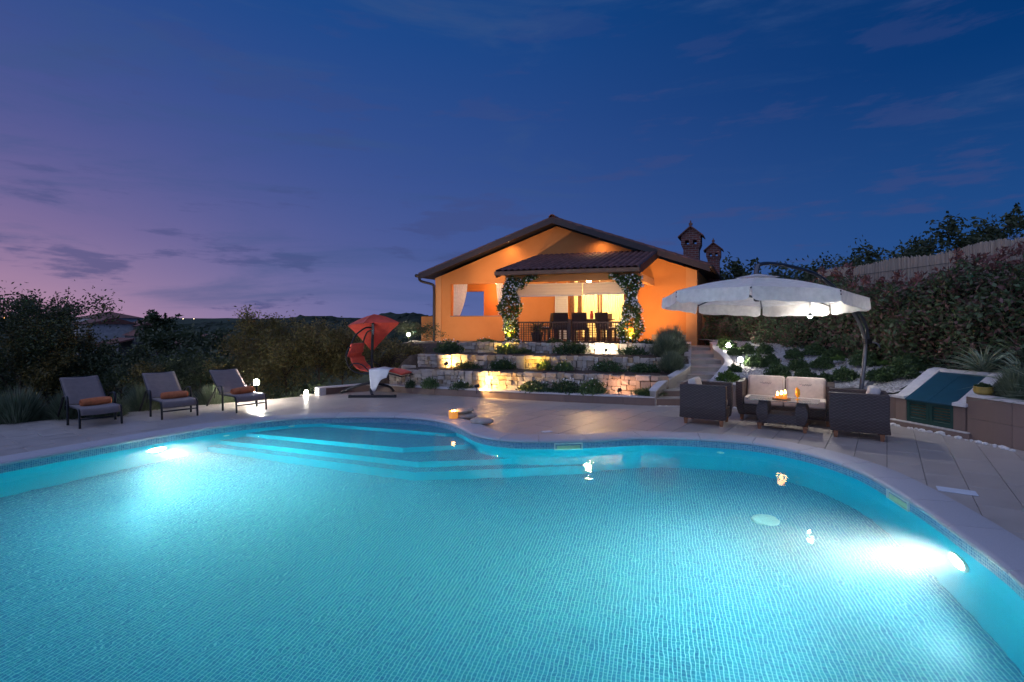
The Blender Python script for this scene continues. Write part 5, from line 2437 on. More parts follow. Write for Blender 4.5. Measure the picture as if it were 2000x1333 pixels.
def seat_unit(name, label, cat, width, depth, nseat, arm_h=.655, group=None, tilt=R(-14)):
    """faces +x"""
    t = thing(name, label, cat, (0, 0, 0), 0, group)
    hw, hd = width / 2, depth / 2
    for s in (-1, 1):
        mb = MB()
        y0, y1 = (hw - .11, hw) if s > 0 else (-hw, -hw + .11)
        panel(mb, -hd, hd - .005, y0, y1, .10, arm_h, (-.02, -.045 * s))
        build(mb, 'arm', M_wicker, t, local=True, bevel=.012)
    mb = MB()
    panel(mb, -hd - .002, -hd + .10, -hw + .112, hw - .112, .10, arm_h - .004, (.03, 0))
    build(mb, 'back', M_wicker, t, local=True, bevel=.01)
    mb = MB()
    panel(mb, -hd + .102, hd - .03, -hw + .112, hw - .112, .10, .27, (-.03, 0))
    build(mb, 'seat_base', M_wicker, t, local=True, bevel=.01)
    legs(t, [(-hd + .08, -hw + .09), (hd - .09, -hw + .09), (hd - .09, hw - .09), (-hd + .08, hw - .09)], .10)
    sw = (width - .23) / nseat
    for k in range(nseat):
        y = -hw + .115 + sw * (k + .5)
        pad(t, (.035, y, .335), (depth - .20, sw - .006, .13), 'seat_cushion', M_cream2)
    return t, sw, hw, hd


# two armchairs
ac, sw, hw, hd = seat_unit('wicker_armchair', 'x', 'armchair', .66, .72, 1, group='wicker armchairs beside the coffee table')
pad(ac, (-hd + .20, 0, .55), (.14, sw - .03, .38), 'back_cushion', M_cream2, (0, R(-16), 0), .05)
ac.location = (3.24, 8.52, 0)
ac.rotation_euler = (0, 0, R(-32))
ac['label'] = 'dark wicker armchair near the stairs, its side turned to the pool'
a2 = copy_tree(ac, (5.06, 7.50, 0), R(148))
a2['label'] = 'dark wicker armchair beside the green hatch, its side turned to the pool'
# sofa
so, sw, hw, hd = seat_unit('wicker_sofa', 'dark wicker two-seat sofa with striped cream cushions behind the coffee table', 'sofa', 1.44, .76, 2)
for k in (-1, 1):
    bc = pad(so, (-hd + .21, k * sw / 2, .535), (.15, sw - .01, .40), 'back_cushion', M_cream, (0, R(-15), 0), .06)
    # embroidered flourish
    mb = MB()
    pth = []
    for q in range(36):
        u = q / 35
        pth.append((.078, (-.09 + .18 * u), .055 + .012 * math.sin(q * 1.15) * (1 if q % 7 else 1.6) + .006 * math.sin(q * .4)))
    mb.tube(pth, .0022, 4)
    e = build(mb, 'embroidery', simple('thread', (.10, .09, .10), .8), bc, local=True)
so.location = (4.64, 8.71, 0)
so.rotation_euler = (0, 0, R(-122))
# small scatter cushion standing on the near armchair
# coffee table
ct = thing('coffee_table', 'dark wicker coffee table with glass top between sofa and pool', 'coffee table', (4.22, 7.98, 0), R(-33))
for s in (-1, 1):
    mb = MB()
    rings = []
    for k in range(10):
        t_ = k / 9
        z = .10 + .355 * t_
        bul = .045 * math.sin(PI * min(1, t_ * 1.1)) + .02 * t_
        x0 = s * (.30 + bul)
        xi = s * (.20 - .02 * math.sin(PI * t_))
        hy = .19 + .035 * math.sin(PI * t_)
        xs_ = sorted((x0, xi))
        rings.append([(xs_[0], -hy, z), (xs_[1], -hy, z), (xs_[1], hy, z), (xs_[0], hy, z)])
    mb.loft(rings)
    build(mb, 'pedestal', M_wicker, ct, local=True, bevel=.01)
mb = MB()
rings = []
for k in range(13):
    u = -1 + 2 * k / 12
    x = u * .205
    zb = .115 + .018 * (1 - u * u)
    rings.append([(x, -.205, zb), (x, .205, zb), (x, .205, .255), (x, -.205, .255)])
mb.loft(rings)
o = build(mb, 'lower_shelf', M_wicker, ct, local=True)
bm = bmesh.new()
bm.from_mesh(o.data)
bmesh.ops.recalc_face_normals(bm, faces=bm.faces)
bm.to_mesh(o.data)
bm.free()
legs(ct, [(-.31, -.15), (.31, -.15), (.31, .15), (-.31, .15)], .10)
n = NT('table_glass')
n.base((.55, .62, .60))
n.rough(.04)
n.p.inputs['Transmission Weight'].default_value = .75
n.p.inputs['IOR'].default_value = 1.45
M_tglass = n.m
build(MB().box((0, 0, .464), (.98, .54, .010), ch=.003), 'glass_top', M_tglass, ct, local=True)


def CT(x, y, z):
    return Matrix.Translation((4.22, 7.98, 0)) @ Matrix.Rotation(R(-33), 4, 'Z') @ Vector((x, y, z))


# tray with tea lights
c = CT(-.02, .0, .471)
tray = thing('candle_tray', 'tray of burning tea lights on the glass coffee table', 'candle tray', c, R(-33))
build(MB().lathe([(.115, 0), (.13, .004), (.135, .014), (.128, .014), (.12, .007)], (0, 0, 0), 20), 'tray', M_teak, tray, smooth=True, local=True)
for (x, y, h) in ((-.055, .01, .055), (.0, -.035, .075), (.05, .02, .085), (.0, .05, .065)):
    g_ = build(MB().lathe([(.026, .008), (.03, .02), (.031, h), (.027, h), (.025, .02)], (x, y, 0), 14), 'tea_glass', M_wax, tray, smooth=True, local=True)
    build(MB().lathe([(.004, h - .01), (.014, h + .008), (.011, h + .03), (.002, h + .055)], (x, y, 0), 8), 'flame', M_flame, tray, smooth=True, local=True)
ld = bpy.data.lights.new('tea_lights', 'POINT')
ld.energy = 2.4
ld.color = (1.0, .45, .14)
ld.shadow_soft_size = .05
lo = bpy.data.objects.new('tea_lights_light', ld)
COL.objects.link(lo)
lo.location = c + Vector((0, 0, .17))
# orange drink
c = CT(.20, .06, .470)
dr = thing('cocktail_glass', 'tall glass of orange drink with a straw on the coffee table', 'drink', c)
n = NT('orange_juice')
n.base((.90, .36, .02))
n.rough(.25)
n.p.inputs['Emission Color'].default_value = (1, .42, .02, 1)
n.p.inputs['Emission Strength'].default_value = .15
build(MB().lathe([(.028, .0), (.030, .004), (.006, .012), (.006, .03), (.02, .045), (.034, .085), (.033, .125), (.024, .165), (.004, .168)], (0, 0, 0), 18), 'glass', n.m, dr, smooth=True, local=True)
build(MB().tube([(.0, 0, .12), (.04, .01, .20), (.07, .02, .23)], .003, 6), 'straw', simple('straw', (.8, .45, .4), .4), dr, local=True)
build(MB().lathe([(.022, .145), (.018, .17), (.004, .195)], (-.012, 0, 0), 10), 'fruit_slice', n.m, dr, smooth=True, local=True)

# ------------------------------------------------------------------ cantilever parasol
M_canvas = fabric('cream_canvas', (.86, .83, .80), rough=.85, bump=.06, trans=.38)
um = thing('cantilever_parasol', 'big white octagonal cantilever parasol over the wicker lounge set', 'parasol', (6.2, 9.1, .45))
n_ = NT('grey_mast')
M_mast = simple('grey_mast', (.10, .105, .115), .28, .7, var=.1)
mast = catmull([(6.19, 9.10, .40), (6.24, 9.10, .75), (6.28, 9.11, 1.10), (6.27, 9.10, 1.36), (6.13, 9.07, 1.71), (5.72, 8.92, 2.16), (5.25, 8.74, 2.45), (4.80, 8.57, 2.57), (4.27, 8.37, 2.625), (4.0, 8.265, 2.60), (3.945, 8.25, 2.53), (3.94, 8.25, 2.43)], 6)
build(MB().tube(mast, .042, 12, flat=.7), 'mast', M_mast, um, smooth=True)
strut = catmull([(6.37, 9.14, 1.34), (6.28, 9.11, 1.66), (5.98, 9.01, 2.03)], 5)
build(MB().tube(strut, .026, 10), 'strut', M_mast, um, smooth=True)
build(MB().box((6.31, 9.10, 1.33), (.16, .09, .10), R(20), ch=.015), 'crank_box', M_black, um)
build(MB().tube([(6.37, 9.05, 1.32), (6.42, 8.98, 1.29), (6.42, 8.93, 1.22)], .012, 8), 'crank_handle', M_mast, um)
build(MB().box((6.19, 9.10, .46), (.44, .44, .05), R(25), ch=.01), 'base_plate', M_black, um)
UC = Vector((3.95, 8.25, 0))
UR = 1.5
VERT = []
for k in range(8):
    a = R(61.5) + k * PI / 4
    d = Vector((math.cos(a), math.sin(a), 0))
    far = d.dot(Vector((math.cos(R(61.5)), math.sin(R(61.5)), 0)))
    lat = d.dot(Vector((math.cos(R(-28.5)), math.sin(R(-28.5)), 0)))
    z = 2.055 - .10 * far - .03 * lat
    VERT.append(UC + d * UR + Vector((0, 0, z)))
APX = Vector((3.95, 8.25, 2.405))
for k in range(8):
    p, q = VERT[k], VERT[(k + 1) % 8]
    mb = MB()
    rows = []
    for i in range(9):
        u = i / 8
        e = p.lerp(q, u)
        e = e + (APX - e) * (.03 * math.sin(PI * u))
        row = []
        for j in range(9):
            v = j / 8
            w_ = APX.lerp(e, .07 + .93 * v)
            w_.z += .035 * math.sin(PI * v) * (1 - math.sin(PI * u) * .9)
            row.append(w_)
        rows.append(row)
    mb.loft(rows, False, False)
    pn = build(mb, 'canopy_panel', M_canvas, um, smooth=True)
    # valance hanging from the rim, slit at every rib
    mb = MB()
    rows = []
    outw = ((p + q) / 2 - UC)
    outw.z = 0
    outw.normalize()
    for i in range(25):
        u = .012 + .976 * i / 24
        e = p.lerp(q, u)
        e = e + (APX - e) * (.03 * math.sin(PI * u))
        cut = .19 - .05 * max(0, (abs(u - .5) - .40) / .1) ** 2
        wob = .012 * math.sin(u * 23 + k) + .006 * math.sin(u * 51 + k * 2)
        rows.append([e + outw * .004, e + outw * (.012 + wob * .4) - Vector((0, 0, cut * .5)), e + outw * (.016 + wob) - Vector((0, 0, cut + .006 * math.sin(u * 19)))])
    mb.loft(rows, False, False)
    build(mb, 'valance', M_canvas, pn, smooth=True)
    build(MB().tube([APX - Vector((0, 0, .05)), p - Vector((0, 0, .022))], .013, 6), 'rib', M_mast, um)
    build(MB().tube([APX.lerp(p, .45) - Vector((0, 0, .035)), UC + Vector((0, 0, 2.02)) + (p - UC).normalized() * .05], .010, 6), 'stretcher', M_mast, um)
# vent cap above
mb = MB()
for k in range(8):
    a, b_ = R(61.5) + k * PI / 4, R(61.5) + (k + 1) * PI / 4
    t_ = APX + Vector((0, 0, .045))
    mb.add([t_, APX + Vector((math.cos(a) * .33, math.sin(a) * .33, -.015)), APX + Vector((math.cos(b_) * .33, math.sin(b_) * .33, -.015))], [(0, 1, 2)])
build(mb, 'vent_cap', M_canvas, um)
build(MB().lathe([(.03, 2.0), (.055, 2.02), (.055, 2.10), (.03, 2.12), (.028, 2.36)], (3.95, 8.25, 0), 12), 'hub', M_mast, um, smooth=True)

# ------------------------------------------------------------------ lights of the garden
M_bulb = glow_mat('white_bulb', (1.0, .94, .82), 760)
M_bulb_s = glow_mat('soft_bulb', (1.0, .93, .80), 200)


def bollard(x, y, z, h, label, m=None, r=.05):
    t = thing('bollard_light', label, 'light', (x, y, z), 0, 'white garden bollard lights')
    build(MB().lathe([(.05, 0), (.05, .012), (.024, .014), (.022, h - .02), (.032, h - .015), (.034, h)], seg=14), 'post', M_metal, t, smooth=True, local=True)
    build(MB().lathe([(r * .75, h + .001), (r, h + .02), (r, h + .07), (r * .75, h + .10), (r * .2, h + .108)], seg=14), 'globe', m or M_bulb, t, smooth=True, local=True)
    return t


bollard(-5.30, 10.62, -.14, .52, 'glowing bollard light behind the third sun lounger')
bollard(-4.72, 11.74, -.12, .13, 'low glowing light at the deck corner beside the kerb end', glow_mat('low_bulb', (1.0, .93, .80), 70), .04)
fb = bollard(-3.55, 17.6, .30, .92, 'glowing lamp on the slope in front of the low orange parapet')
ld = bpy.data.lights.new('flood', 'SPOT')  # added fill beside the lamp, without a fixture, to brighten the gable
ld.energy = 760
ld.color = (1.0, .66, .36)
ld.spot_size = R(75)
ld.spot_blend = .9
ld.shadow_soft_size = .08
lo = bpy.data.objects.new('flood_light', ld)
COL.objects.link(lo)
lo.location = (-3.40, 17.62, 1.42)
lo.rotation_euler = (Vector((2.2, 18.2, 4.9)) - Vector((-3.40, 17.62, 1.42))).to_track_quat('-Z', 'Y').to_euler()
bollard(5.33, 11.95, .63, .12, 'glowing bollard light lower of two beside the stairs', M_bulb_s)
bollard(5.92, 14.0, .86, .14, 'glowing bollard light upper of two beside the stairs', M_bulb_s)
# small floodlight clipped under the parasol rim
fl_ = thing('clip_lamp', 'bright little lamp hanging under the rim of the white parasol', 'lamp', (5.03, 8.64, 1.755))
build(MB().lathe([(.02, .06), (.03, .055), (.034, .03), (.033, .022)], seg=14), 'lamp_cap', M_black, fl_, smooth=True, local=True)
build(MB().lathe([(.032, .021), (.030, .004), (.018, -.010), (.004, -.014)], seg=14), 'lamp_lens', glow_mat('clip_bulb', (1.0, .95, .86), 1300), fl_, smooth=True, local=True)
build(MB().tube([(0, 0, .058), (.0, .0, .26), (.02, -.02, .33)], .005, 6), 'hook', M_mast, fl_, local=True)


def garden_spot(x, y, z, aim, watts, color, label, cone=165, blend=.85):
    t = thing('garden_spotlight', label, 'spotlight', (x, y, z), 0, 'garden spotlights in the terraces')
    d = (Vector(aim) - Vector((x, y, z + .13))).normalized()
    build(MB().tube([(0, 0, -.05), (0, 0, .09)], .009, 8), 'stake', M_black, t, local=True)
    q = d.to_track_quat('Z', 'Y').to_matrix().to_4x4()
    Mh = Matrix.Translation((0, 0, .12)) @ q
    hd_ = build(MB().lathe([(.012, -.055), (.03, -.045), (.034, .0), (.042, .03), (.044, .05), (.038, .05), (.03, .03)], M=Mh, seg=14), 'lamp_head', M_black, t, smooth=True, local=True)
    build(MB().lathe([(.030, .028), (.030, .032), (.004, .034)], M=Mh, seg=12), 'lens', glow_mat('spot_lens', color, 40), hd_, smooth=True, local=True)
    ld = bpy.data.lights.new('garden_spot', 'SPOT')
    ld.energy = watts
    ld.color = color
    ld.spot_size = R(cone)
    ld.spot_blend = blend
    ld.shadow_soft_size = .02
    lo = bpy.data.objects.new('garden_spot_light', ld)
    COL.objects.link(lo)
    lo.location = Vector((x, y, z + .12)) + d * .056
    lo.rotation_euler = d.to_track_quat('-Z', 'Y').to_euler()


YEL = (1.0, .64, .10)
AMB = (1.0, .60, .19)
WHT = (1.0, .90, .72)
garden_spot(-.78, 11.30, .15, (.0, 11.66, .36), 105, AMB, 'black spotlight washing the lowest stone wall with bright amber light')
garden_spot(-1.66, 12.83, .52, (-1.40, 13.2, .74), 60, AMB, 'black spotlight at the open end of the middle stone wall')
garden_spot(.62, 12.25, .52, (.85, 12.75, .80), 45, YEL, 'black spotlight among plants lighting the centre of the middle wall')
garden_spot(-.20, 13.92, .83, (-.15, 14.4, 1.05), 60, YEL, 'black spotlight throwing yellow light on the topmost wall under the left vine')
garden_spot(2.45, 13.38, .83, (2.60, 13.95, 1.0), 65, WHT, 'black spotlight throwing white light on the topmost stone wall')
garden_spot(2.20, 10.52, .15, (2.5, 11.0, .42), 14, (1.0, .48, .25), 'black spotlight beside the grass tuft, glowing orange on the lowest wall')
# uplights at the flowering posts, then two added to brighten the villa wall
garden_spot(-.12, 15.22, 1.03, (-.03, 15.7, 1.7), 150, YEL, 'small uplight in the leaves at the foot of the left flowering post', 70)
garden_spot(3.28, 14.18, 1.03, (3.36, 14.65, 1.7), 150, YEL, 'small uplight in the leaves at the foot of the right flowering post', 70)
garden_spot(4.55, 15.3, .92, (4.4, 17.2, 3.0), 420, (1.0, .56, .22), 'added uplight hidden behind the lavender washing the villa wall by the stairs', 120)
garden_spot(-1.75, 16.4, .92, (-1.2, 18.6, 3.2), 210, (1.0, .58, .25), 'added uplight hidden behind the topmost wall washing the villa gable on the left', 130)

# ------------------------------------------------------------------ plants
L_lav = leafmat('lavender_leaf', [(.14, .19, .105), (.20, .25, .15), (.11, .16, .09), (.25, .28, .19)])
L_grassy = leafmat('grassy_leaf', [(.08, .15, .045), (.12, .20, .06), (.16, .24, .085)])
L_shrub = leafmat('shrub_leaf', [(.045, .095, .028), (.07, .13, .038), (.09, .15, .05), (.045, .08, .03)])
L_bright = leafmat('bright_leaf', [(.07, .14, .025), (.11, .20, .035), (.09, .16, .03)])
L_dark = leafmat('dark_leaf', [(.055, .078, .034), (.08, .105, .042), (.10, .115, .045), (.06, .085, .034)])
L_olive = leafmat('olive_leaf', [(.13, .12, .042), (.17, .145, .048), (.21, .16, .046), (.11, .115, .04), (.25, .175, .05)])
L_photinia = leafmat('photinia_leaf', [(.09, .15, .065), (.12, .18, .08), (.10, .16, .07), (.13, .17, .075), (.20, .11, .09), (.24, .13, .11)])
L_photred = leafmat('photinia_tip', [(.24, .10, .085), (.30, .12, .10), (.19, .09, .07)])
L_vine = leafmat('vine_leaf', [(.06, .12, .025), (.085, .16, .035), (.11, .20, .045)])
L_yucca = leafmat('yucca_leaf', [(.16, .24, .15), (.30, .36, .22), (.42, .45, .30), (.18, .26, .17)], trans=.15)
M_petal = simple('white_petal', (.78, .77, .72), .7, var=.04)
M_bark = simple('bark', (.075, .050, .035), .95, var=.4, scale=14, bump=.8, bscale=30)


def tuft_mesh(name, nb, r, h, m, spread=1.0, width=.006, droop=.25):
    """round tuft of fine upright blades (lavender, grasses)"""
    th = RNG.uniform(0, 2 * PI, nb)
    rad = np.sqrt(RNG.random(nb)) * r * .55
    base = np.stack([rad * np.cos(th), rad * np.sin(th), np.zeros(nb)], 1)
    lean = (rad / (r * .55)) * spread * (.55 + .6 * RNG.random(nb))
    th2 = th + RNG.normal(0, .35, nb)
    d = np.stack([np.cos(th2) * lean, np.sin(th2) * lean, np.ones(nb)], 1)
    ln = h * (.62 + .45 * RNG.random(nb)) * (1 - .25 * (rad / (r * .55)) ** 2)
    v = blade_verts(base, d, ln, width, droop)
    return fast_mesh(name, v, 4, m)


def dome_mesh(name, nl, r, h, m, leaf=.05, wid=.025, shell=.55):
    """leafy cushion shrub: leaf faces packed in an uneven dome"""
    u = unit(RNG.normal(size=(nl, 3)))
    u[:, 2] = np.abs(u[:, 2])
    lump = 1 + .16 * np.sin(u[:, 0] * 5 + 1) * np.sin(u[:, 1] * 6) + .10 * np.sin(u[:, 2] * 9 + u[:, 0] * 7) + RNG.normal(0, .05, nl)
    k = (shell + (1 - shell) * RNG.random(nl) ** .5) * lump
    c = np.stack([u[:, 0] * r * k, u[:, 1] * r * k, u[:, 2] * h * k * .95 + .02], 1)
    return fast_mesh(name, leaf_verts(c, leaf, wid, .4, u, .8), 4, m)


def flower_mesh(name, pos, size, m):
    """five-petalled blossoms, petals as small quads"""
    out = []
    for c in pos:
        nrm = unit(np.array([RNG.normal(0, .5), RNG.normal(-.6, .4), RNG.normal(.5, .3)]))
        a = unit(np.cross(nrm, np.array([.3, .2, 1.0])))
        b_ = np.cross(nrm, a)
        s = size * RNG.uniform(.8, 1.2)
        for k in range(5):
            t0 = 2 * PI * k / 5
            e = a * math.cos(t0) + b_ * math.sin(t0)
            f = -a * math.sin(t0) + b_ * math.cos(t0)
            out.append([c, c + e * s * .55 + f * s * .38 + nrm * s * .1, c + e * s + nrm * s * .16, c + e * s * .55 - f * s * .38 + nrm * s * .1])
    return fast_mesh(name, np.array(out), 4, m)


def mound_mesh(name, nb, r, h, m, width=.008):
    """dense rounded mound of fine stems standing off in all directions"""
    u = unit(RNG.normal(size=(nb, 3)))
    u[:, 2] = np.abs(u[:, 2]) * 1.1 + .08
    u = unit(u)
    lump = 1 + .10 * np.sin(u[:, 0] * 6 + 1) * np.sin(u[:, 1] * 5) + RNG.normal(0, .06, nb)
    tip = u * np.array([r, r, h]) * lump[:, None]
    st_ = .35 + .3 * RNG.random(nb)
    base = tip * st_[:, None]
    d = tip - base
    d[:, 2] += .25 * h
    ln = np.linalg.norm(d, axis=1) * (.9 + .35 * RNG.random(nb))
    return fast_mesh(name, blade_verts(base, d, ln, width, .05, 2), 4, m)


LAV = [mound_mesh('lavender_foliage', 1900, .36, .40, L_lav, .012) for _ in range(3)]
GRS = [tuft_mesh('grass_foliage', 900, .3, .34, L_grassy, 1.2, .010, .45) for _ in range(2)]
DOM = [dome_mesh('shrub_foliage', 1900, .25, .27, L_shrub) for _ in range(4)]
DOMB = [dome_mesh('shrub_foliage', 1500, .25, .24, L_bright) for _ in range(2)]
CRP = [dome_mesh('creeper_foliage', 1000, .28, .17, L_grassy if q == 1 else L_shrub, .06 if q % 2 else .045, .016, .25) for q in range(4)]


def plant(name, me, loc, scale, label, cat, group, flowers=0, fh=.17, fr=.28):
    t = thing(name, label, cat, loc, random.uniform(0, 6.28), group)
    s = (scale, scale, scale) if isinstance(scale, (int, float)) else scale
    o = link('foliage', me, t, False)
    o.scale = s
    if flowers:
        ps = []
        for _ in range(flowers):
            a = random.uniform(0, 2 * PI)
            q = math.sqrt(random.random())
            ps.append(np.array([math.cos(a) * q * fr * s[0], math.sin(a) * q * fr * s[1], fh * s[2] * (1.15 - .55 * q * q) + random.uniform(0, .05)]))
        link('blossoms', flower_mesh('blossoms', ps, .020, M_petal), t, False)
    return t


# lavender row along the left deck edge
for k, (x, y, s, lb) in enumerate([
        (-8.42, 8.72, 1.25, 'silvery lavender bush at the left picture edge beside the deck'),
        (-7.78, 9.02, 1.05, 'lavender bush behind the first sun lounger'),
        (-7.15, 9.10, .8, 'small lavender bush under the backrest of the first lounger'),
        (-7.12, 9.92, 1.1, 'rounded lavender bush between the first and second lounger'),
        (-6.70, 10.32, .85, 'lavender bush half hidden behind the second lounger'),
        (-6.22, 10.62, .95, 'lavender bush between the second and third lounger'),
        (-5.95, 10.98, .8, 'small lavender bush behind the third lounger')]):
    plant('lavender_bush', LAV[k % 3], (x, y, ground_z(x, y) - .03), (s, s, s * 1.12), lb, 'lavender', 'lavender bushes along the deck edge')
for k, (x, y, s, lb) in enumerate([(-8.75, 8.38, .8, 'tuft of striped leaves in front of the leftmost lavender'), ]):
    plant('grass_tuft', GRS[k % 2], (x, y, -.1), s, lb, 'grass tuft', 'grass tufts')
plant('ground_cover', CRP[0], (-5.45, 11.05, -.2), (1.3, .9, .8), 'low creeping plant at the deck corner near the bollard light', 'plant', 'low creeping plants')
plant('ground_cover', CRP[1], (-5.0, 11.5, -.2), (1.2, .9, .8), 'low creeping plant between the two lights at the deck corner', 'plant', 'low creeping plants')

# terrace plants
TP = [  # x, y, mesh, scale(w,h), flowers, label
    (-2.37, 11.95, CRP[0], (.55, .9), 2, 'tiny flowering plant at the kerb behind the foot of the hanging chair'),
    (-1.90, 11.85, CRP[1], (.9, 1.1), 5, 'dark bushy plant in the lowest bed at the end by the hanging chair'),
    (-1.16, 11.62, CRP[2], (.8, .95), 6, 'plant with a few white flowers left of the amber spotlight'),
    (.48, 11.18, CRP[3], (1.15, 1.15), 5, 'dark plant in the lowest bed right of the bright amber patch'),
    (1.15, 10.98, CRP[0], (1.1, 1.35), 16, 'spreading plant with the most white flowers in the lowest bed'),
    (1.70, 10.82, CRP[1], (1.05, 1.45), 18, 'white-flowering plant beside the orange-lit end of the lowest bed'),
    (-1.13, 12.74, CRP[2], (1.2, .85), 3, 'low dark plant in the middle bed left of centre'),
    (-.24, 12.56, CRP[3], (1.15, 1.15), 6, 'plant in the middle bed below the left vine'),
    (.78, 12.34, CRP[0], (.85, 1.15), 2, 'yellow-lit plant around the spotlight in the middle bed'),
    (1.24, 12.24, CRP[1], (1.0, 1.0), 4, 'plant just right of the yellow-lit spot in the middle bed'),
    (2.26, 12.04, CRP[2], (1.4, 1.2), 7, 'wide plant with white flowers in the middle bed towards the stairs'),
    (3.05, 11.84, CRP[3], (1.1, 1.0), 3, 'plant in the middle bed at the foot of the big lavender'),
    (-1.74, 14.15, CRP[0], (1.3, 1.6), 9, 'rambling plant with white flowers at the open end of the upper bed'),
    (-.12, 14.0, CRP[1], (1.4, 1.15), 3, 'yellow-lit plant in the upper bed under the left vine'),
    (.35, 13.9, CRP[2], (.8, .7), 0, 'small low plant in the middle of the upper bed'),
    (1.58, 13.66, CRP[3], (1.55, 1.55), 8, 'tall bushy plant in the upper bed left of the white spotlight'),
    (3.15, 13.36, CRP[0], (1.2, 1.05), 6, 'plant with white flowers right of the white spotlight'),
    (-.75, 14.95, CRP[1], (1.1, .75), 3, 'low plant above the topmost wall left of the lattice'),
    (1.2, 14.55, CRP[2], (.9, .85), 2, 'low plant above the topmost wall before the lattice'),
    (3.75, 14.2, CRP[3], (.8, .8), 3, 'low plant above the topmost wall beside the right vine')]
for (x, y, me, (w, h), fl_n, lb) in TP:
    plant('flowering_plant', me, (x, y, terrace_z(x, y) - .01), (w * 1.15, w * .85, h * 1.25), lb, 'plant', 'flowering plants in the terrace beds', int(fl_n * 1.4))
plant('grass_tuft', GRS[0], (2.82, 10.55, .15), (1.1, .9, 1.05), 'green grass tuft at the lower end of the beds beside the stairs', 'grass tuft', 'grass tufts')
plant('grass_tuft', GRS[1], (3.05, 10.72, .15), (.9, .9, .85), 'second grass tuft close to the stair wall', 'grass tuft', 'grass tufts')
plant('lavender_bush', LAV[0], (4.02, 13.0, .84), (1.3, 1.25, 1.45), 'biggest lavender bush rising in front of the villa wall by the stairs', 'lavender', 'lavender bushes by the stairs')
plant('lavender_bush', LAV[1], (3.72, 12.35, .82), (1.15, 1.15, 1.1), 'large lavender bush in the upper bed leaning over the middle wall', 'lavender', 'lavender bushes by the stairs')
plant('lavender_bush', LAV[2], (3.62, 11.62, .52), (1.0, .9, 1.0), 'lavender bush in the middle bed against the stair wall', 'lavender', 'lavender bushes by the stairs')

# shrubs on the gravel
GS = [(5.69, 11.95, .29, 'round shrub on the gravel nearest the lower bollard light'), (6.15, 12.15, .23, 'small round shrub right of the lower bollard light'),
      (6.62, 12.0, .25, 'round shrub halfway up the gravel behind the sofa'), (6.30, 11.25, .25, 'round shrub behind the left sofa cushion'),
      (6.60, 10.88, .26, 'round shrub standing free on the gravel behind the sofa'), (5.57, 10.72, .29, 'bushy shrub directly behind the left sofa cushion'),
      (6.05, 10.57, .24, 'bushy shrub directly behind the right sofa cushion'), (6.24, 10.20, .20, 'low shrub behind the end of the sofa'),
      (6.43, 9.88, .27, 'shrub on the gravel left of the parasol mast'), (6.60, 9.16, .27, 'shrub on the gravel right of the parasol mast'),
      (6.95, 11.75, .26, 'shrub at the hedge foot behind the sofa'), (7.05, 11.2, .24, 'shrub at the hedge foot left of the parasol mast'),
      (7.10, 10.3, .30, 'shrub at the hedge foot right of the parasol mast'), (4.95, 11.38, .18, 'small shrub below the lower bollard light'),
      (5.84, 13.5, .22, 'shrub below the upper bollard light'), (6.22, 13.55, .26, 'shrub right of the upper bollard light'),
      (6.45, 13.05, .25, 'shrub at the hedge foot under the left half of the parasol'), (6.80, 8.92, .30, 'spreading shrub beside the white cap of the hatch'),
      (7.20, 9.3, .33, 'tall shrub behind the hatch at the hedge foot'), (6.1, 14.3, .24, 'shrub lit from below beside the upper bollard light')]
for k, (x, y, r, lb) in enumerate(GS):
    me = DOM[k % 4]
    plant('round_shrub', me, (x, y, gravel_z(x, y) - .02), (r / .25 * .86, r / .25 * .86, r / .25 * random.uniform(.75, .95)), lb, 'shrub', 'round shrubs on the white gravel')
plant('bright_shrub', DOMB[0], (4.42, 10.45, .44), (.95, .8, .9), 'bright green lit shrub behind the near armchair by the stairs', 'shrub', 'bright green shrubs')
plant('bright_shrub', DOMB[1], (6.85, 10.75, .86), (.55, .5, .45), 'small yellowish shrub on the gravel left of the mast', 'shrub', 'bright green shrubs')
plant('bright_shrub', DOMB[0], (6.05, 14.55, .92), (1.0, .9, 1.2), 'bright lit shrub behind the upper bollard light', 'shrub', 'bright green shrubs')
plant('bright_shrub', DOMB[1], (7.25, 9.95, .84), (.5, .5, .35), 'flat olive cushion plant at the hedge foot', 'shrub', 'bright green shrubs')

# planter: yuccas, lavender flower stems, pot
def rosette(nb, ln, wid, m, droop=.35):
    th = RNG.uniform(0, 2 * PI, nb)
    el = RNG.uniform(.25, 1.45, nb)
    d = np.stack([np.cos(th) * np.cos(el), np.sin(th) * np.cos(el), np.sin(el)], 1)
    base = np.zeros((nb, 3)) + d * .04
    L_ = ln * (.7 + .45 * RNG.random(nb))
    return fast_mesh('leaves', blade_verts(base, d, L_, wid, droop, 5), 4, m)


YU = [rosette(150, .62, .034, L_yucca) for _ in range(2)]
for k, (x, y, z, s, lb) in enumerate([(7.32, 7.95, .86, 1.0, 'variegated yucca with pale striped leaves above the hatch'),
                                      (7.38, 7.35, .70, 1.15, 'large arching yucca behind the planter wall'),
                                      (7.15, 6.70, .56, 1.25, 'large dark arching plant at the right picture edge in the planter'),
                                      (7.85, 7.8, .9, 1.3, 'tall arching yucca in front of the hedge above the hatch')]):
    t = thing('yucca', lb, 'yucca', (x, y, z), k * 1.3, 'yuccas above the planter')
    o = link('leaves', YU[k % 2], t, False)
    o.scale = (s, s, s)
plant('lavender_bush', LAV[1], (7.0, 7.05, .55), (.85, .85, 1.0), 'dark lavender bush leaning over the planter wall', 'lavender', 'planter plants')
plant('lavender_bush', LAV[2], (6.98, 6.35, .55), (1.0, .9, 1.0), 'dark lavender bush at the right end of the planter wall', 'lavender', 'planter plants')
pt = thing('glazed_pot', 'small yellow glazed bowl with succulents on the planter cap', 'pot', (6.72, 7.30, .636))
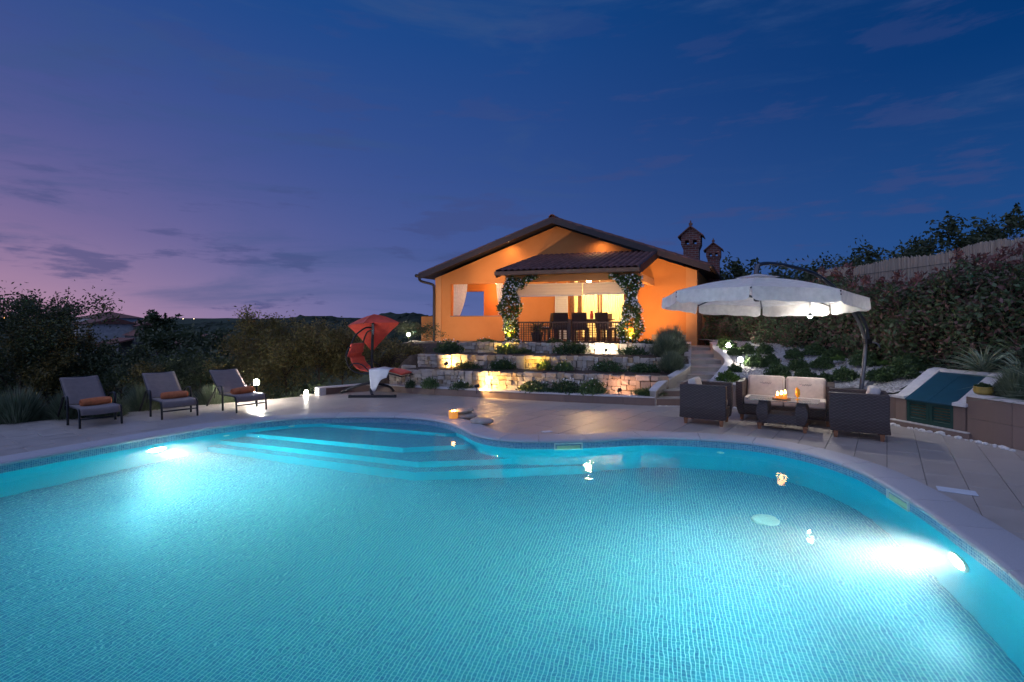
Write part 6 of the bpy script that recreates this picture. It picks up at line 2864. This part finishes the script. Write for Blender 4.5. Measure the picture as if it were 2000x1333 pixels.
build(MB().lathe([(.07, 0), (.10, .015), (.115, .06), (.105, .10), (.112, .112), (.095, .112), (.09, .08)], seg=20), 'bowl', simple('yellow_glaze', (.36, .24, .05), .35, var=.25, scale=14), pt, smooth=True, local=True)
o = link('succulents', DOM[0], pt, False)
o.location = (0, 0, .08)
o.scale = (.38, .38, .3)

# flowering vines on the porch posts
def vine(s, label, arm, side):
    c = hp(s, -PD + .10, 0)
    t = thing('flowering_vine', label, 'climbing plant', (c.x, c.y, PF), 0, 'flowering vines on the porch posts')
    pts_, fl_p = [], []
    n1 = 3400
    z = RNG.uniform(PF - .02, 3.02, n1)
    tt = (z - PF) / 1.95
    rad = .27 + .09 * np.sin(z * 4.1 + s) + .05 * np.sin(z * 9.7) - .06 * np.maximum(0, tt - .45) + .07 * np.maximum(0, .3 - tt)
    a = RNG.uniform(0, 2 * PI, n1)
    q = rad * (.55 + .5 * RNG.random(n1))
    pts_.append(np.stack([c.x + q * np.cos(a) + side * .05 * np.sin(z * 2.2), c.y + q * np.sin(a) - .05, z], 1))
    # arm reaching along the beam
    n2 = 520
    u = RNG.random(n2)
    ex = -HWd.x * arm * u * side
    ey = -HWd.y * arm * u * side
    pts_.append(np.stack([c.x + ex + RNG.normal(0, .06, n2), c.y + ey - .12 + RNG.normal(0, .06, n2), 2.92 - .10 * np.sin(u * 5) + RNG.normal(0, .085, n2) * (1.2 - u)], 1))
    P = np.concatenate(pts_)
    o_ = unit(np.stack([P[:, 0] - c.x, P[:, 1] - c.y, np.zeros(len(P))], 1))
    link('leaves', fast_mesh('leaves', leaf_verts(P, .085, .048, .1, o_, 1.0), 4, L_vine), t)
    front = P[(P[:, 1] < c.y + .02)]
    sel = front[RNG.choice(len(front), 320, replace=False)]
    o2 = unit(np.stack([sel[:, 0] - c.x, sel[:, 1] - c.y, np.zeros(len(sel))], 1))
    link('blossoms', flower_mesh('blossoms', sel + o2 * .05 + np.array([0, -.03, 0]), .029, M_petal), t)
    st = [(c.x + .08 * math.sin(z_ * 3), c.y - .16 + .03 * math.cos(z_ * 4), z_) for z_ in np.linspace(PF, 2.9, 18)]
    build(MB().tube(st, .016, 6), 'stem', M_bark, t)


vine(5.10, 'white-flowering vine covering the left porch post', .75, 1)
vine(1.55, 'white-flowering vine covering the right porch post', .55, -1)
# potted palm inside the porch
t = thing('potted_palm', 'dark feathery potted palm beside the left end of the porch table', 'potted plant', hp(4.75, -1.9, PF))
build(MB().lathe([(.12, 0), (.15, .02), (.19, .3), (.2, .33), (.17, .33), (.16, .28)], seg=18), 'pot', simple('dark_pot', (.05, .035, .03), .6), t, smooth=True, local=True)
o = link('fronds', rosette(120, .75, .03, L_shrub, .6), t, False)
o.location = (0, 0, .32)

# ------------------------------------------------------------------ photinia hedge and reed screen
hedge = thing('photinia_hedge', 'tall dark photinia hedge with reddish tips below the reed screen', 'hedge', (7.5, 11, .9))
HX = [(6.62, 17.2), (6.75, 15.0), (7.02, 13.0), (7.35, 11.0), (7.5, 9.0), (7.75, 7.4), (7.9, 5.5), (8.0, 3.5)]


def hedge_x(y):
    ys_ = [p[1] for p in HX][::-1]
    xs_ = [p[0] for p in HX][::-1]
    return np.interp(y, ys_, xs_)


N_ = 46000
yy = RNG.uniform(3.6, 17.3, N_)
# denser near the camera-facing skin
xx = hedge_x(yy) + np.abs(RNG.normal(0, .30, N_)) + .10 * np.sin(yy * 3.1) * np.cos(yy * 1.3)
top = 2.50 + .16 * np.sin(yy * 1.7) + .10 * np.sin(yy * 4.3 + 1) + .05 * np.sin(yy * 11)
zb = .70 + .10 * RNG.random(N_)
f = RNG.random(N_) ** .8
zz = zb + (top - zb) * f + RNG.normal(0, .03, N_)
bulge = .22 * np.sin(np.clip(f, 0, 1) * PI) + .07 * np.sin(yy * 6 + zz * 5) + .06 * np.sin(zz * 9 + yy * 2)
P = np.stack([xx - bulge, yy, zz], 1)
out_ = np.tile(np.array([[-.9, -.3, .25]]), (N_, 1))
link('leaves', fast_mesh('leaves', leaf_verts(P, .085 + .045 * RNG.random(N_) ** 2, .034 + .02 * RNG.random(N_), .3, out_, .6), 4, L_photinia), hedge)
# solid core, its dark colour standing for inner shade, so no sky shows through
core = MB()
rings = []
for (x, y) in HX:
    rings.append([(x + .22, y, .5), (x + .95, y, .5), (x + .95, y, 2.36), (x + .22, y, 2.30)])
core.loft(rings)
build(core, 'dim_core', simple('hedge_core', (.012, .016, .008), 1.0, var=.4, scale=6), hedge)
N2 = 2600
yy = RNG.uniform(3.6, 16.5, N2)
k = (RNG.random(N2) * 90).astype(int)
cy_ = 3.6 + (k * 1.618 * 8.3) % 12.9
yy = cy_ + RNG.normal(0, .05, N2)
xx = hedge_x(cy_) + .05 + ((k * 7) % 11) * .05 + RNG.normal(0, .04, N2)
zz = 2.48 + .16 * np.sin(cy_ * 1.7) + .10 * np.sin(cy_ * 4.3 + 1) + RNG.random(N2) ** 1.2 * (.14 + .22 * ((k * 13) % 7) / 7)
link('red_tips', fast_mesh('red_tips', leaf_verts(np.stack([xx, yy, zz], 1), .11, .036, 1.1), 4, L_photred), hedge)

M_reed = simple('reed', (.28, .23, .175), .9, var=.3, scale=9, coords='World')
n = NT('reed_screen')
vec = n.coord('World', (26, 26, .6))
n.base(n.ramp(n.noise(vec, 2.2, 5, .7), [(.25, (.13, .105, .08)), (.5, (.36, .30, .235)), (.8, (.52, .45, .37))]))
n.rough(.9)
n.bump(n.noise(vec, 3, 4), .8, .02)
M_reed = n.m
scrn = thing('reed_screen', 'pale reed screen fence rising behind the hedge', 'fence', (8.6, 10, 1.0))
FL = [((8.62, 14.4), (8.72, 10.05)), ((8.72, 9.97), (8.35, 7.0)), ((8.35, 6.95), (8.1, 3.6))]
for (a, b_) in FL:
    mb = MB()
    A2, B2 = Vector(a), Vector(b_)
    L_ = (B2 - A2).length
    cnt = int(L_ / .035)
    tt = (B2 - A2).normalized()
    nn = Vector((-tt.y, tt.x))
    rows = []
    for i in range(cnt * 2 + 1):
        p = A2 + tt * (L_ * i / (cnt * 2))
        o_ = .014 if i % 2 else -.004
        h = 3.10 + .03 * math.sin(i * .05) + random.uniform(-.035, .03)
        q = p + nn * (o_ + random.uniform(-.005, .005))
        rows.append([(q.x, q.y, .9), (q.x, q.y, h)])
    mb.loft(rows, False, False)
    pn = build(mb, 'reed_panel', M_reed, scrn)
    sd = pn.modifiers.new('s', 'SOLIDIFY')
    sd.thickness = .012
    for z in (1.5, 2.2, 2.85):
        build(MB().tube([(A2.x - nn.x * .03, A2.y - nn.y * .03, z), (B2.x - nn.x * .03, B2.y - nn.y * .03, z)], .004, 5), 'binding_wire', M_metal, pn)
for (x, y) in ((8.62, 14.42), (8.74, 10.01), (8.37, 6.975)):
    build(MB().tube([(x, y, .8), (x, y, 3.13)], .03, 8), 'post', M_darkwood, scrn)
# hillside behind the screen
g = MB()
rows = []
for y in np.linspace(2, 60, 30):
    rows.append([(x, y, 1.0 + .02 * max(0, x - 8) + .06 * math.sin(x * .7 + y * .4)) for x in (7.3 if y < 17 else 7.6, 8.5, 10, 14, 22, 40, 70)])
g.loft(rows, False, False)
g.f = [tuple(reversed(f_)) for f_ in g.f]
struct(g, 'hillside', M_grass, smooth=True)


# ------------------------------------------------------------------ trees
def tree(name, label, loc, h, cr, leafm, nleaf, leaf=.10, wid=.05, group=None, seed=0, upright=0.0, trunk_r=None, crown_z=.35, nlimb=9, gaps=.5, shoots=0):
    rr = random.Random(seed)
    t = thing(name, label, 'tree' if h > 1.3 else 'shrub', loc, 0, group)
    tr = trunk_r or h * .022
    mb = MB()
    lean = Vector((rr.uniform(-.06, .06), rr.uniform(-.06, .06), 0)) * h
    trunk = [Vector((0, 0, -.15)), Vector((lean.x * .3, lean.y * .3, h * .25)), Vector((lean.x * .7, lean.y * .7, h * .55)), Vector((lean.x, lean.y, h * .86))]
    TP_ = catmull(trunk, 5)
    mb.tube(TP_, [tr * (1 - .82 * i / (len(TP_) - 1)) for i in range(len(TP_))], 8)
    tips = []
    for k in range(nlimb):
        f_ = crown_z * .75 + (1 - crown_z * .75) * (k + .5) / nlimb * .9
        p0 = TP_[min(len(TP_) - 1, int(f_ * (len(TP_) - 1) / .9))]
        a = k * 2.4 + rr.uniform(-.4, .4)
        reach = cr * (1.05 - .55 * abs(f_ - .5)) * rr.uniform(.75, 1.1) * (1 - upright * .45)
        rise = h * (.12 + .16 * upright) + reach * .35
        p1 = p0 + Vector((math.cos(a) * reach * .5, math.sin(a) * reach * .5, rise * .6))
        p2 = p0 + Vector((math.cos(a) * reach, math.sin(a) * reach, rise))
        p2.z = min(p2.z, h * .97)
        B_ = catmull([p0, p1, p2], 4)
        mb.tube(B_, [tr * .45 * (1 - .8 * i / (len(B_) - 1)) for i in range(len(B_))], 6)
        tips += [B_[-1], B_[len(B_) // 2 + 1], B_[-3]]
        for q in range(2):
            b0 = B_[rr.randrange(3, len(B_))]
            e = b0 + Vector((rr.gauss(0, cr * .3), rr.gauss(0, cr * .3), rr.uniform(.02, .14) * h))
            mb.tube([b0, b0.lerp(e, .5) + Vector((0, 0, .02 * h)), e], [tr * .18, tr * .12, tr * .05], 5)
            tips.append(e)
    tips.append(TP_[-1])
    pts_ = []
    clumps = []
    for tp in tips:
        clumps.append((tp, cr * rr.uniform(.20, .36), rr.uniform(.5, 1.0)))
    wsum = sum(c[2] * c[1] ** 2 for c in clumps)
    for (tp, r_, w_) in clumps:
        nl = max(12, int(nleaf * w_ * r_ ** 2 / wsum))
        u = unit(RNG.normal(size=(nl, 3)))
        k_ = (gaps + (1 - gaps) * RNG.random(nl)[:, None]) * r_ * (1 + .25 * RNG.normal(size=(nl, 1)))
        p = np.array(tp) + u * k_ * np.array([1, 1, .8 + .5 * upright])
        pts_.append(p)
    for k in range(shoots):
        tp = rr.choice(tips)
        ln = h * rr.uniform(.12, .26)
        nl = 46
        tq = RNG.random(nl)
        dx, dy = rr.uniform(-.16, .16), rr.uniform(-.16, .16)
        base = np.array(tp)
        ax = base + np.stack([dx * ln * tq, dy * ln * tq, ln * tq], 1)
        pts_.append(ax + RNG.normal(0, .055 * cr + .02, (nl, 3)) * (1.15 - tq)[:, None])
        mb.tube([tp, tp + Vector((dx * ln, dy * ln, ln))], [tr * .12, tr * .04], 5)
    P_ = np.concatenate(pts_)
    P_[:, 2] = np.maximum(P_[:, 2], .05)
    build(mb, 'trunk', M_bark, t, local=True, smooth=True)
    ctr = P_.mean(0)
    link('crown', fast_mesh('crown', leaf_verts(P_, leaf, wid, .2, unit(P_ - ctr), .5), 4, leafm), t, False)
    return t


def gz_(x, y):
    return ground_z(x, y)


VT_ = [  # x, y, top z, radius, material, leaves, leaf size, label, upright, shoots
    (-12.2, 12.6, 1.95, 1.5, L_dark, 5200, .12, 'dark leafy tree with upright shoots at the left picture edge', .6, 16),
    (-11.5, 12.7, 1.25, 1.0, L_olive, 4200, .11, 'leafy tree with tall shoots behind the first lounger', .7, 13),
    (-10.4, 13.6, .85, 1.0, L_dark, 3600, .11, 'dark rounded tree between the shoots and the village house', .2, 3),
    (-9.0, 12.6, .55, .9, L_dark, 2600, .09, 'dark low bush behind the gap between first and second lounger', .1, 0),
    (-8.55, 11.9, .60, .42, L_olive, 700, .10, 'young yellowish tree with large leaves behind the second lounger', .5, 3),
    (-7.75, 12.7, .70, .8, L_dark, 2200, .09, 'dark bush behind the second lounger', .1, 0),
    (-6.85, 13.0, .55, .75, L_olive, 1700, .10, 'loose olive bush above the third lounger', .3, 2),
    (-6.95, 14.0, 1.6, .95, L_olive, 3400, .10, 'tall slim olive tree at the left of the brownish thicket', .8, 8),
    (-6.1, 13.9, 1.3, 1.0, L_olive, 3600, .10, 'brownish olive tree second in the thicket behind the bollard light', .6, 6),
    (-5.35, 14.2, 1.35, .95, L_olive, 3400, .10, 'brownish olive tree in the middle of the thicket', .6, 7),
    (-4.8, 14.5, 1.15, .9, L_olive, 3200, .10, 'brownish olive tree of the thicket nearest the hanging chair', .5, 5),
    (-3.75, 14.7, 1.05, .75, L_olive, 2000, .09, 'small olive tree directly behind the hanging chair mast', .3, 2),
    (-2.75, 14.3, .95, .38, L_olive, 700, .07, 'small conical shrub right of the hanging chair', .7, 1),
    (-3.1, 16.9, 1.5, .65, L_dark, 1500, .07, 'dark reddish shrub in front of the low orange parapet', .2, 2)]
for k, (x, y, zt, r, m, nl, ls, lb, up, sh) in enumerate(VT_):
    z0 = gz_(x, y) if not (x > -3.6 and y > 14) else terrace_z(x, min(y, 17))
    tree('garden_tree' if zt - z0 > 1.3 else 'garden_shrub', lb, (x, y, z0), zt - z0, r, m, int(nl * 1.9), ls * .72, ls * .34, 'trees and bushes below the deck', 20 + k, up, None, .25, 10, .35, sh)
# under-storey that closes the view into the valley
N3 = 9000
uy = RNG.uniform(11.8, 20, N3)
ux = -uy * RNG.uniform(.36, 1.06, N3)
keep = np.array([not inside(a, b_, YARD) for a, b_ in zip(ux, uy)])
ux, uy = ux[keep], uy[keep]
uz = np.array([ground_z(a, b_) for a, b_ in zip(ux, uy)]) + np.abs(RNG.normal(0, .16, len(ux))) * (1 + .8 * np.sin(ux * 1.3) * np.sin(uy * 1.7))
o = link('undergrowth', fast_mesh('undergrowth', leaf_verts(np.stack([ux, uy, np.maximum(uz, -4)], 1), .16, .05, 1.0), 4, L_dark))
tag(o, 'dim undergrowth on the slope below the deck', 'undergrowth', kind='stuff')

# trees farther down the valley
FT = [(-22, 24, -.3, 2.6, 'wide dark tree right of the young yellowish tree in the valley'), (-18.2, 25.5, -.5, 2.4, 'dark round tree in the valley behind the second lounger'),
      (-14.5, 25, -.3, 2.2, 'dark round tree in the valley behind the third lounger'), (-27, 27, .2, 2.6, 'dark tree hiding the foot of the village houses'),
      (-33, 30, .8, 2.8, 'dark tree at the left below the village houses'), (-10.5, 26, .2, 2.6, 'dark tree in the valley behind the thicket'),
      (-62, 90, 3.0, 2.8, 'dark round tree standing right of the village houses'), (-91, 100, 4.9, 6.5, 'dark tree overlapping the roof of the red-roofed house'),
      (-30, 48, .2, 4.0, 'dark tree in front of the far hill'), (-20, 50, -.2, 4.0, 'low dark tree in the valley left of the hanging chair')]
for k, (x, y, zt, r, lb) in enumerate(FT):
    z0 = ground_z(x, y)
    tree('valley_tree', lb, (x, y, z0), zt - z0, r, L_dark, 3000, .24 + .004 * y, .12 + .002 * y, 'dark trees in the valley', 60 + k, .1, None, .15, 11, .25, 1)
# trees behind the reed screen and the villa
RT = [(9.9, 23.0, 3.9, 1.3, 'dark tree rising between the second chimney and the parasol'), (14.2, 25.5, 3.9, 1.9, 'dark tree left of the parasol arch against the sky'),
      (17.0, 27.0, 4.6, 2.2, 'dark tree above the left end of the reed screen'), (16.9, 22.5, 4.9, 1.9, 'dark tree behind the middle of the reed screen'),
      (19.0, 22.0, 5.3, 2.0, 'dark tree behind the reed screen post'), (19.3, 20.6, 5.5, 1.9, 'tall dark tree above the right end of the reed screen'),
      (12.4, 24.5, 3.3, 1.7, 'low dark tree under the parasol arch')]
for k, (x, y, zt, r, lb) in enumerate(RT):
    tree('hill_tree', lb, (x, y, 1.2), zt - 1.2, r, L_dark, 2600, .20, .10, 'dark trees behind the reed screen', 80 + k, .2, None, .3, 11, .25, 2)

# ------------------------------------------------------------------ village across the valley
M_vwall = simple('village_plaster', (.55, .52, .50), .95, var=.2, scale=1.5, coords='World')
M_vwall2 = simple('village_stone', (.22, .19, .185), .95, var=.3, scale=2.5, coords='World')
M_vroof = simple('village_roof', (.20, .085, .065), .9, var=.3, scale=3, coords='World')
M_vdark = simple('village_shutter', (.05, .06, .075), .7)


def far_house(x, y, w, d, zb, ze, zr, rz, label, wm, wins=(), hip=False):
    t = thing('village_house', label, 'house', (x, y, zb), rz, 'village houses across the valley')
    build(MB().box((0, 0, (ze - zb) / 2), (w, d, ze - zb)), 'wall', wm, t, local=True)
    mb = MB()
    e = .45
    a, b_ = w / 2 + e, d / 2 + e
    hz, rzz = ze - zb, zr - zb
    i = b_ if hip else 0
    mb.add([(-a, -b_, hz), (a, -b_, hz), (a, b_, hz), (-a, b_, hz), (-a + i, 0, rzz), (a - i, 0, rzz)],
           [(0, 1, 5, 4), (2, 3, 4, 5), (1, 2, 5), (3, 0, 4), (3, 2, 1, 0)])
    build(mb, 'roof', M_vroof, t, local=True)
    for (wx, wz, ww, wh) in wins:
        o_ = build(MB().box((wx, -d / 2 - .03, wz), (ww, .10, wh)), 'window', M_vdark, t, local=True)
        build(MB().box((wx, -d / 2 - .06, wz - wh / 2 - .06), (ww + .25, .16, .1)), 'sill', wm, o_, local=True)
    return t


# distances near 110 m
far_house(-87.5, 110, 12.0, 8, -9, 1.5, 2.9, R(-38), 'long village house with pale plaster front and dark shutters', M_vwall, ((-2.8, 6.9, .9, 1.3), (-.2, 6.9, .9, 1.3), (-2.8, 9.3, .7, .8), (.1, 9.3, .7, .8), (2.6, 6.8, 1.2, 1.5), (4.4, 7.0, .9, 1.2)))
far_house(-80.0, 113, 10, 7, -9, 1.1, 2.5, R(-38), 'grey stone village house adjoining the pale one', M_vwall2, ((-2.5, 8.6, .6, .9), (.5, 8.8, .7, 1.0), (2.6, 8.6, .6, .9)))
far_house(-96.0, 122, 11, 9, -9, 2.9, 4.4, R(-30), 'red-roofed village house highest behind the dark tree', M_vwall, ((2.0, 11, .8, 1.2),), True)
far_house(-75.5, 106, 6.5, 6, -9, -.8, .9, R(-38), 'small low village house at the foot of the round tree', M_vwall2, ((0, 7.2, .7, .9),))
far_house(-58, 98, 11, 7, -10, -2.6, -.4, R(-20), 'low stone farmhouse in the valley left of the olive thicket', M_vwall2, ((-2, 6, .8, 1.0), (1.8, 6, .8, 1.0)))
lean = thing('village_shed', 'open shed with a red lean-to roof below the village houses', 'shed', (-77.5, 99, -9), R(-38), 'village houses across the valley')
mb = MB()
mb.add([(-4.5, -2.5, 6.6), (4.5, -2.5, 6.6), (4.5, 2.5, 7.8), (-4.5, 2.5, 7.8), (-4.5, -2.5, 6.3), (4.5, -2.5, 6.3), (4.5, 2.5, 7.5), (-4.5, 2.5, 7.5)],
       [(0, 1, 2, 3), (7, 6, 5, 4), (0, 4, 5, 1), (1, 5, 6, 2), (2, 6, 7, 3), (3, 7, 4, 0)])
build(mb, 'roof', M_vroof, lean, local=True)
build(MB().box((0, 2.4, 3.7), (8.6, .3, 7.4)), 'back_wall', M_vdark, lean, local=True)
for x in (-4.2, 0, 4.2):
    build(MB().box((x, -2.2, 3.2), (.3, .3, 6.4)), 'post', M_vwall, lean, local=True)
# lit lamps in the distance
for (x, y, z, r, c, lb) in ((-97, 98, 2.6, .16, (1.0, .45, .10), 'orange street lamp glowing through the leaves at the left picture edge'),
                            (-81.6, 97.5, -3.8, .13, (.95, .98, .9), 'white lamp under the trees below the village houses'),
                            (-69.5, 105, 1.3, .11, (1.0, .55, .16), 'orange lamp at the corner of the stone village house'),
                            (-440, 660, 6.5, .55, (1.0, .72, .40), 'distant light on the far hill, brightest of the group'),
                            (-424, 660, 7.2, .4, (1.0, .72, .42), 'distant light on the far hill, middle of the group'),
                            (-410, 660, 7.4, .35, (1.0, .72, .42), 'faint distant light on the far hill, last of the group')):
    t = thing('street_lamp', lb, 'street lamp', (x, y, z - 4), 0, 'lamps across the valley')
    build(MB().lathe([(r * .3, 3.9), (r, 4.0), (r, 4.0 + r), (r * .3, 4.0 + r * 1.8)], seg=10), 'globe', glow_mat('far_lamp', c, 8), t, smooth=True, local=True)
    build(MB().tube([(0, 0, -4), (0, 0, 3.9)], r * .25, 6), 'post', M_metal, t, local=True)

# ------------------------------------------------------------------ wooded hills
M_forest = simple('forest', (.022, .034, .018), 1.0, var=.5, scale=.05, coords='World')


def ridge(name, x0, x1, y, depth, prof, bump, seed, cell):
    """wooded ridge: ground swell roughened by tree crowns"""
    rr = np.random.default_rng(seed)
    nx = int((x1 - x0) / cell)
    ny = max(6, int(depth / cell / 1.6))
    g = MB()
    for j in range(ny + 1):
        v = j / ny
        for i in range(nx + 1):
            x = x0 + (x1 - x0) * i / nx
            h = np.interp(x, [p[0] for p in prof], [p[1] for p in prof])
            base = -16
            s = math.sin(min(1, v * 1.15) * PI / 2)
            z = base + (h - base) * s + rr.normal(0, bump) * (.4 + .6 * s)
            g.v.append((x + rr.normal(0, cell * .3), y + depth * v + rr.normal(0, cell * .3), z))
    for j in range(ny):
        for i in range(nx):
            a = j * (nx + 1) + i
            g.f.append((a, a + 1, a + nx + 2, a + nx + 1))
    struct(g, name, M_forest)


# silhouettes: nearest swell right of the hanging chair, then a longer far ridge
ridge('hill', -130, 20, 215, 60, [(-130, -16), (-92, -6), (-75, 3.5), (-66, 6.4), (-58, 6.8), (-48, 6.5), (-42, 5.0), (-20, 2), (20, -8)], .55, 2, 2.0)
ridge('hill', -420, 10, 480, 120, [(-420, -4), (-330, 3.0), (-260, 6.5), (-232, 9.5), (-205, 9.0), (-170, 4.5), (-140, 7.0), (-90, 8), (10, 4)], 1.0, 3, 4.5)
ridge('hill', -1300, 100, 900, 260, [(-1300, 4), (-900, 6), (-640, 7), (-560, 9.5), (-440, 10.5), (-330, 12), (-200, 9), (100, 8)], 1.4, 4, 9)
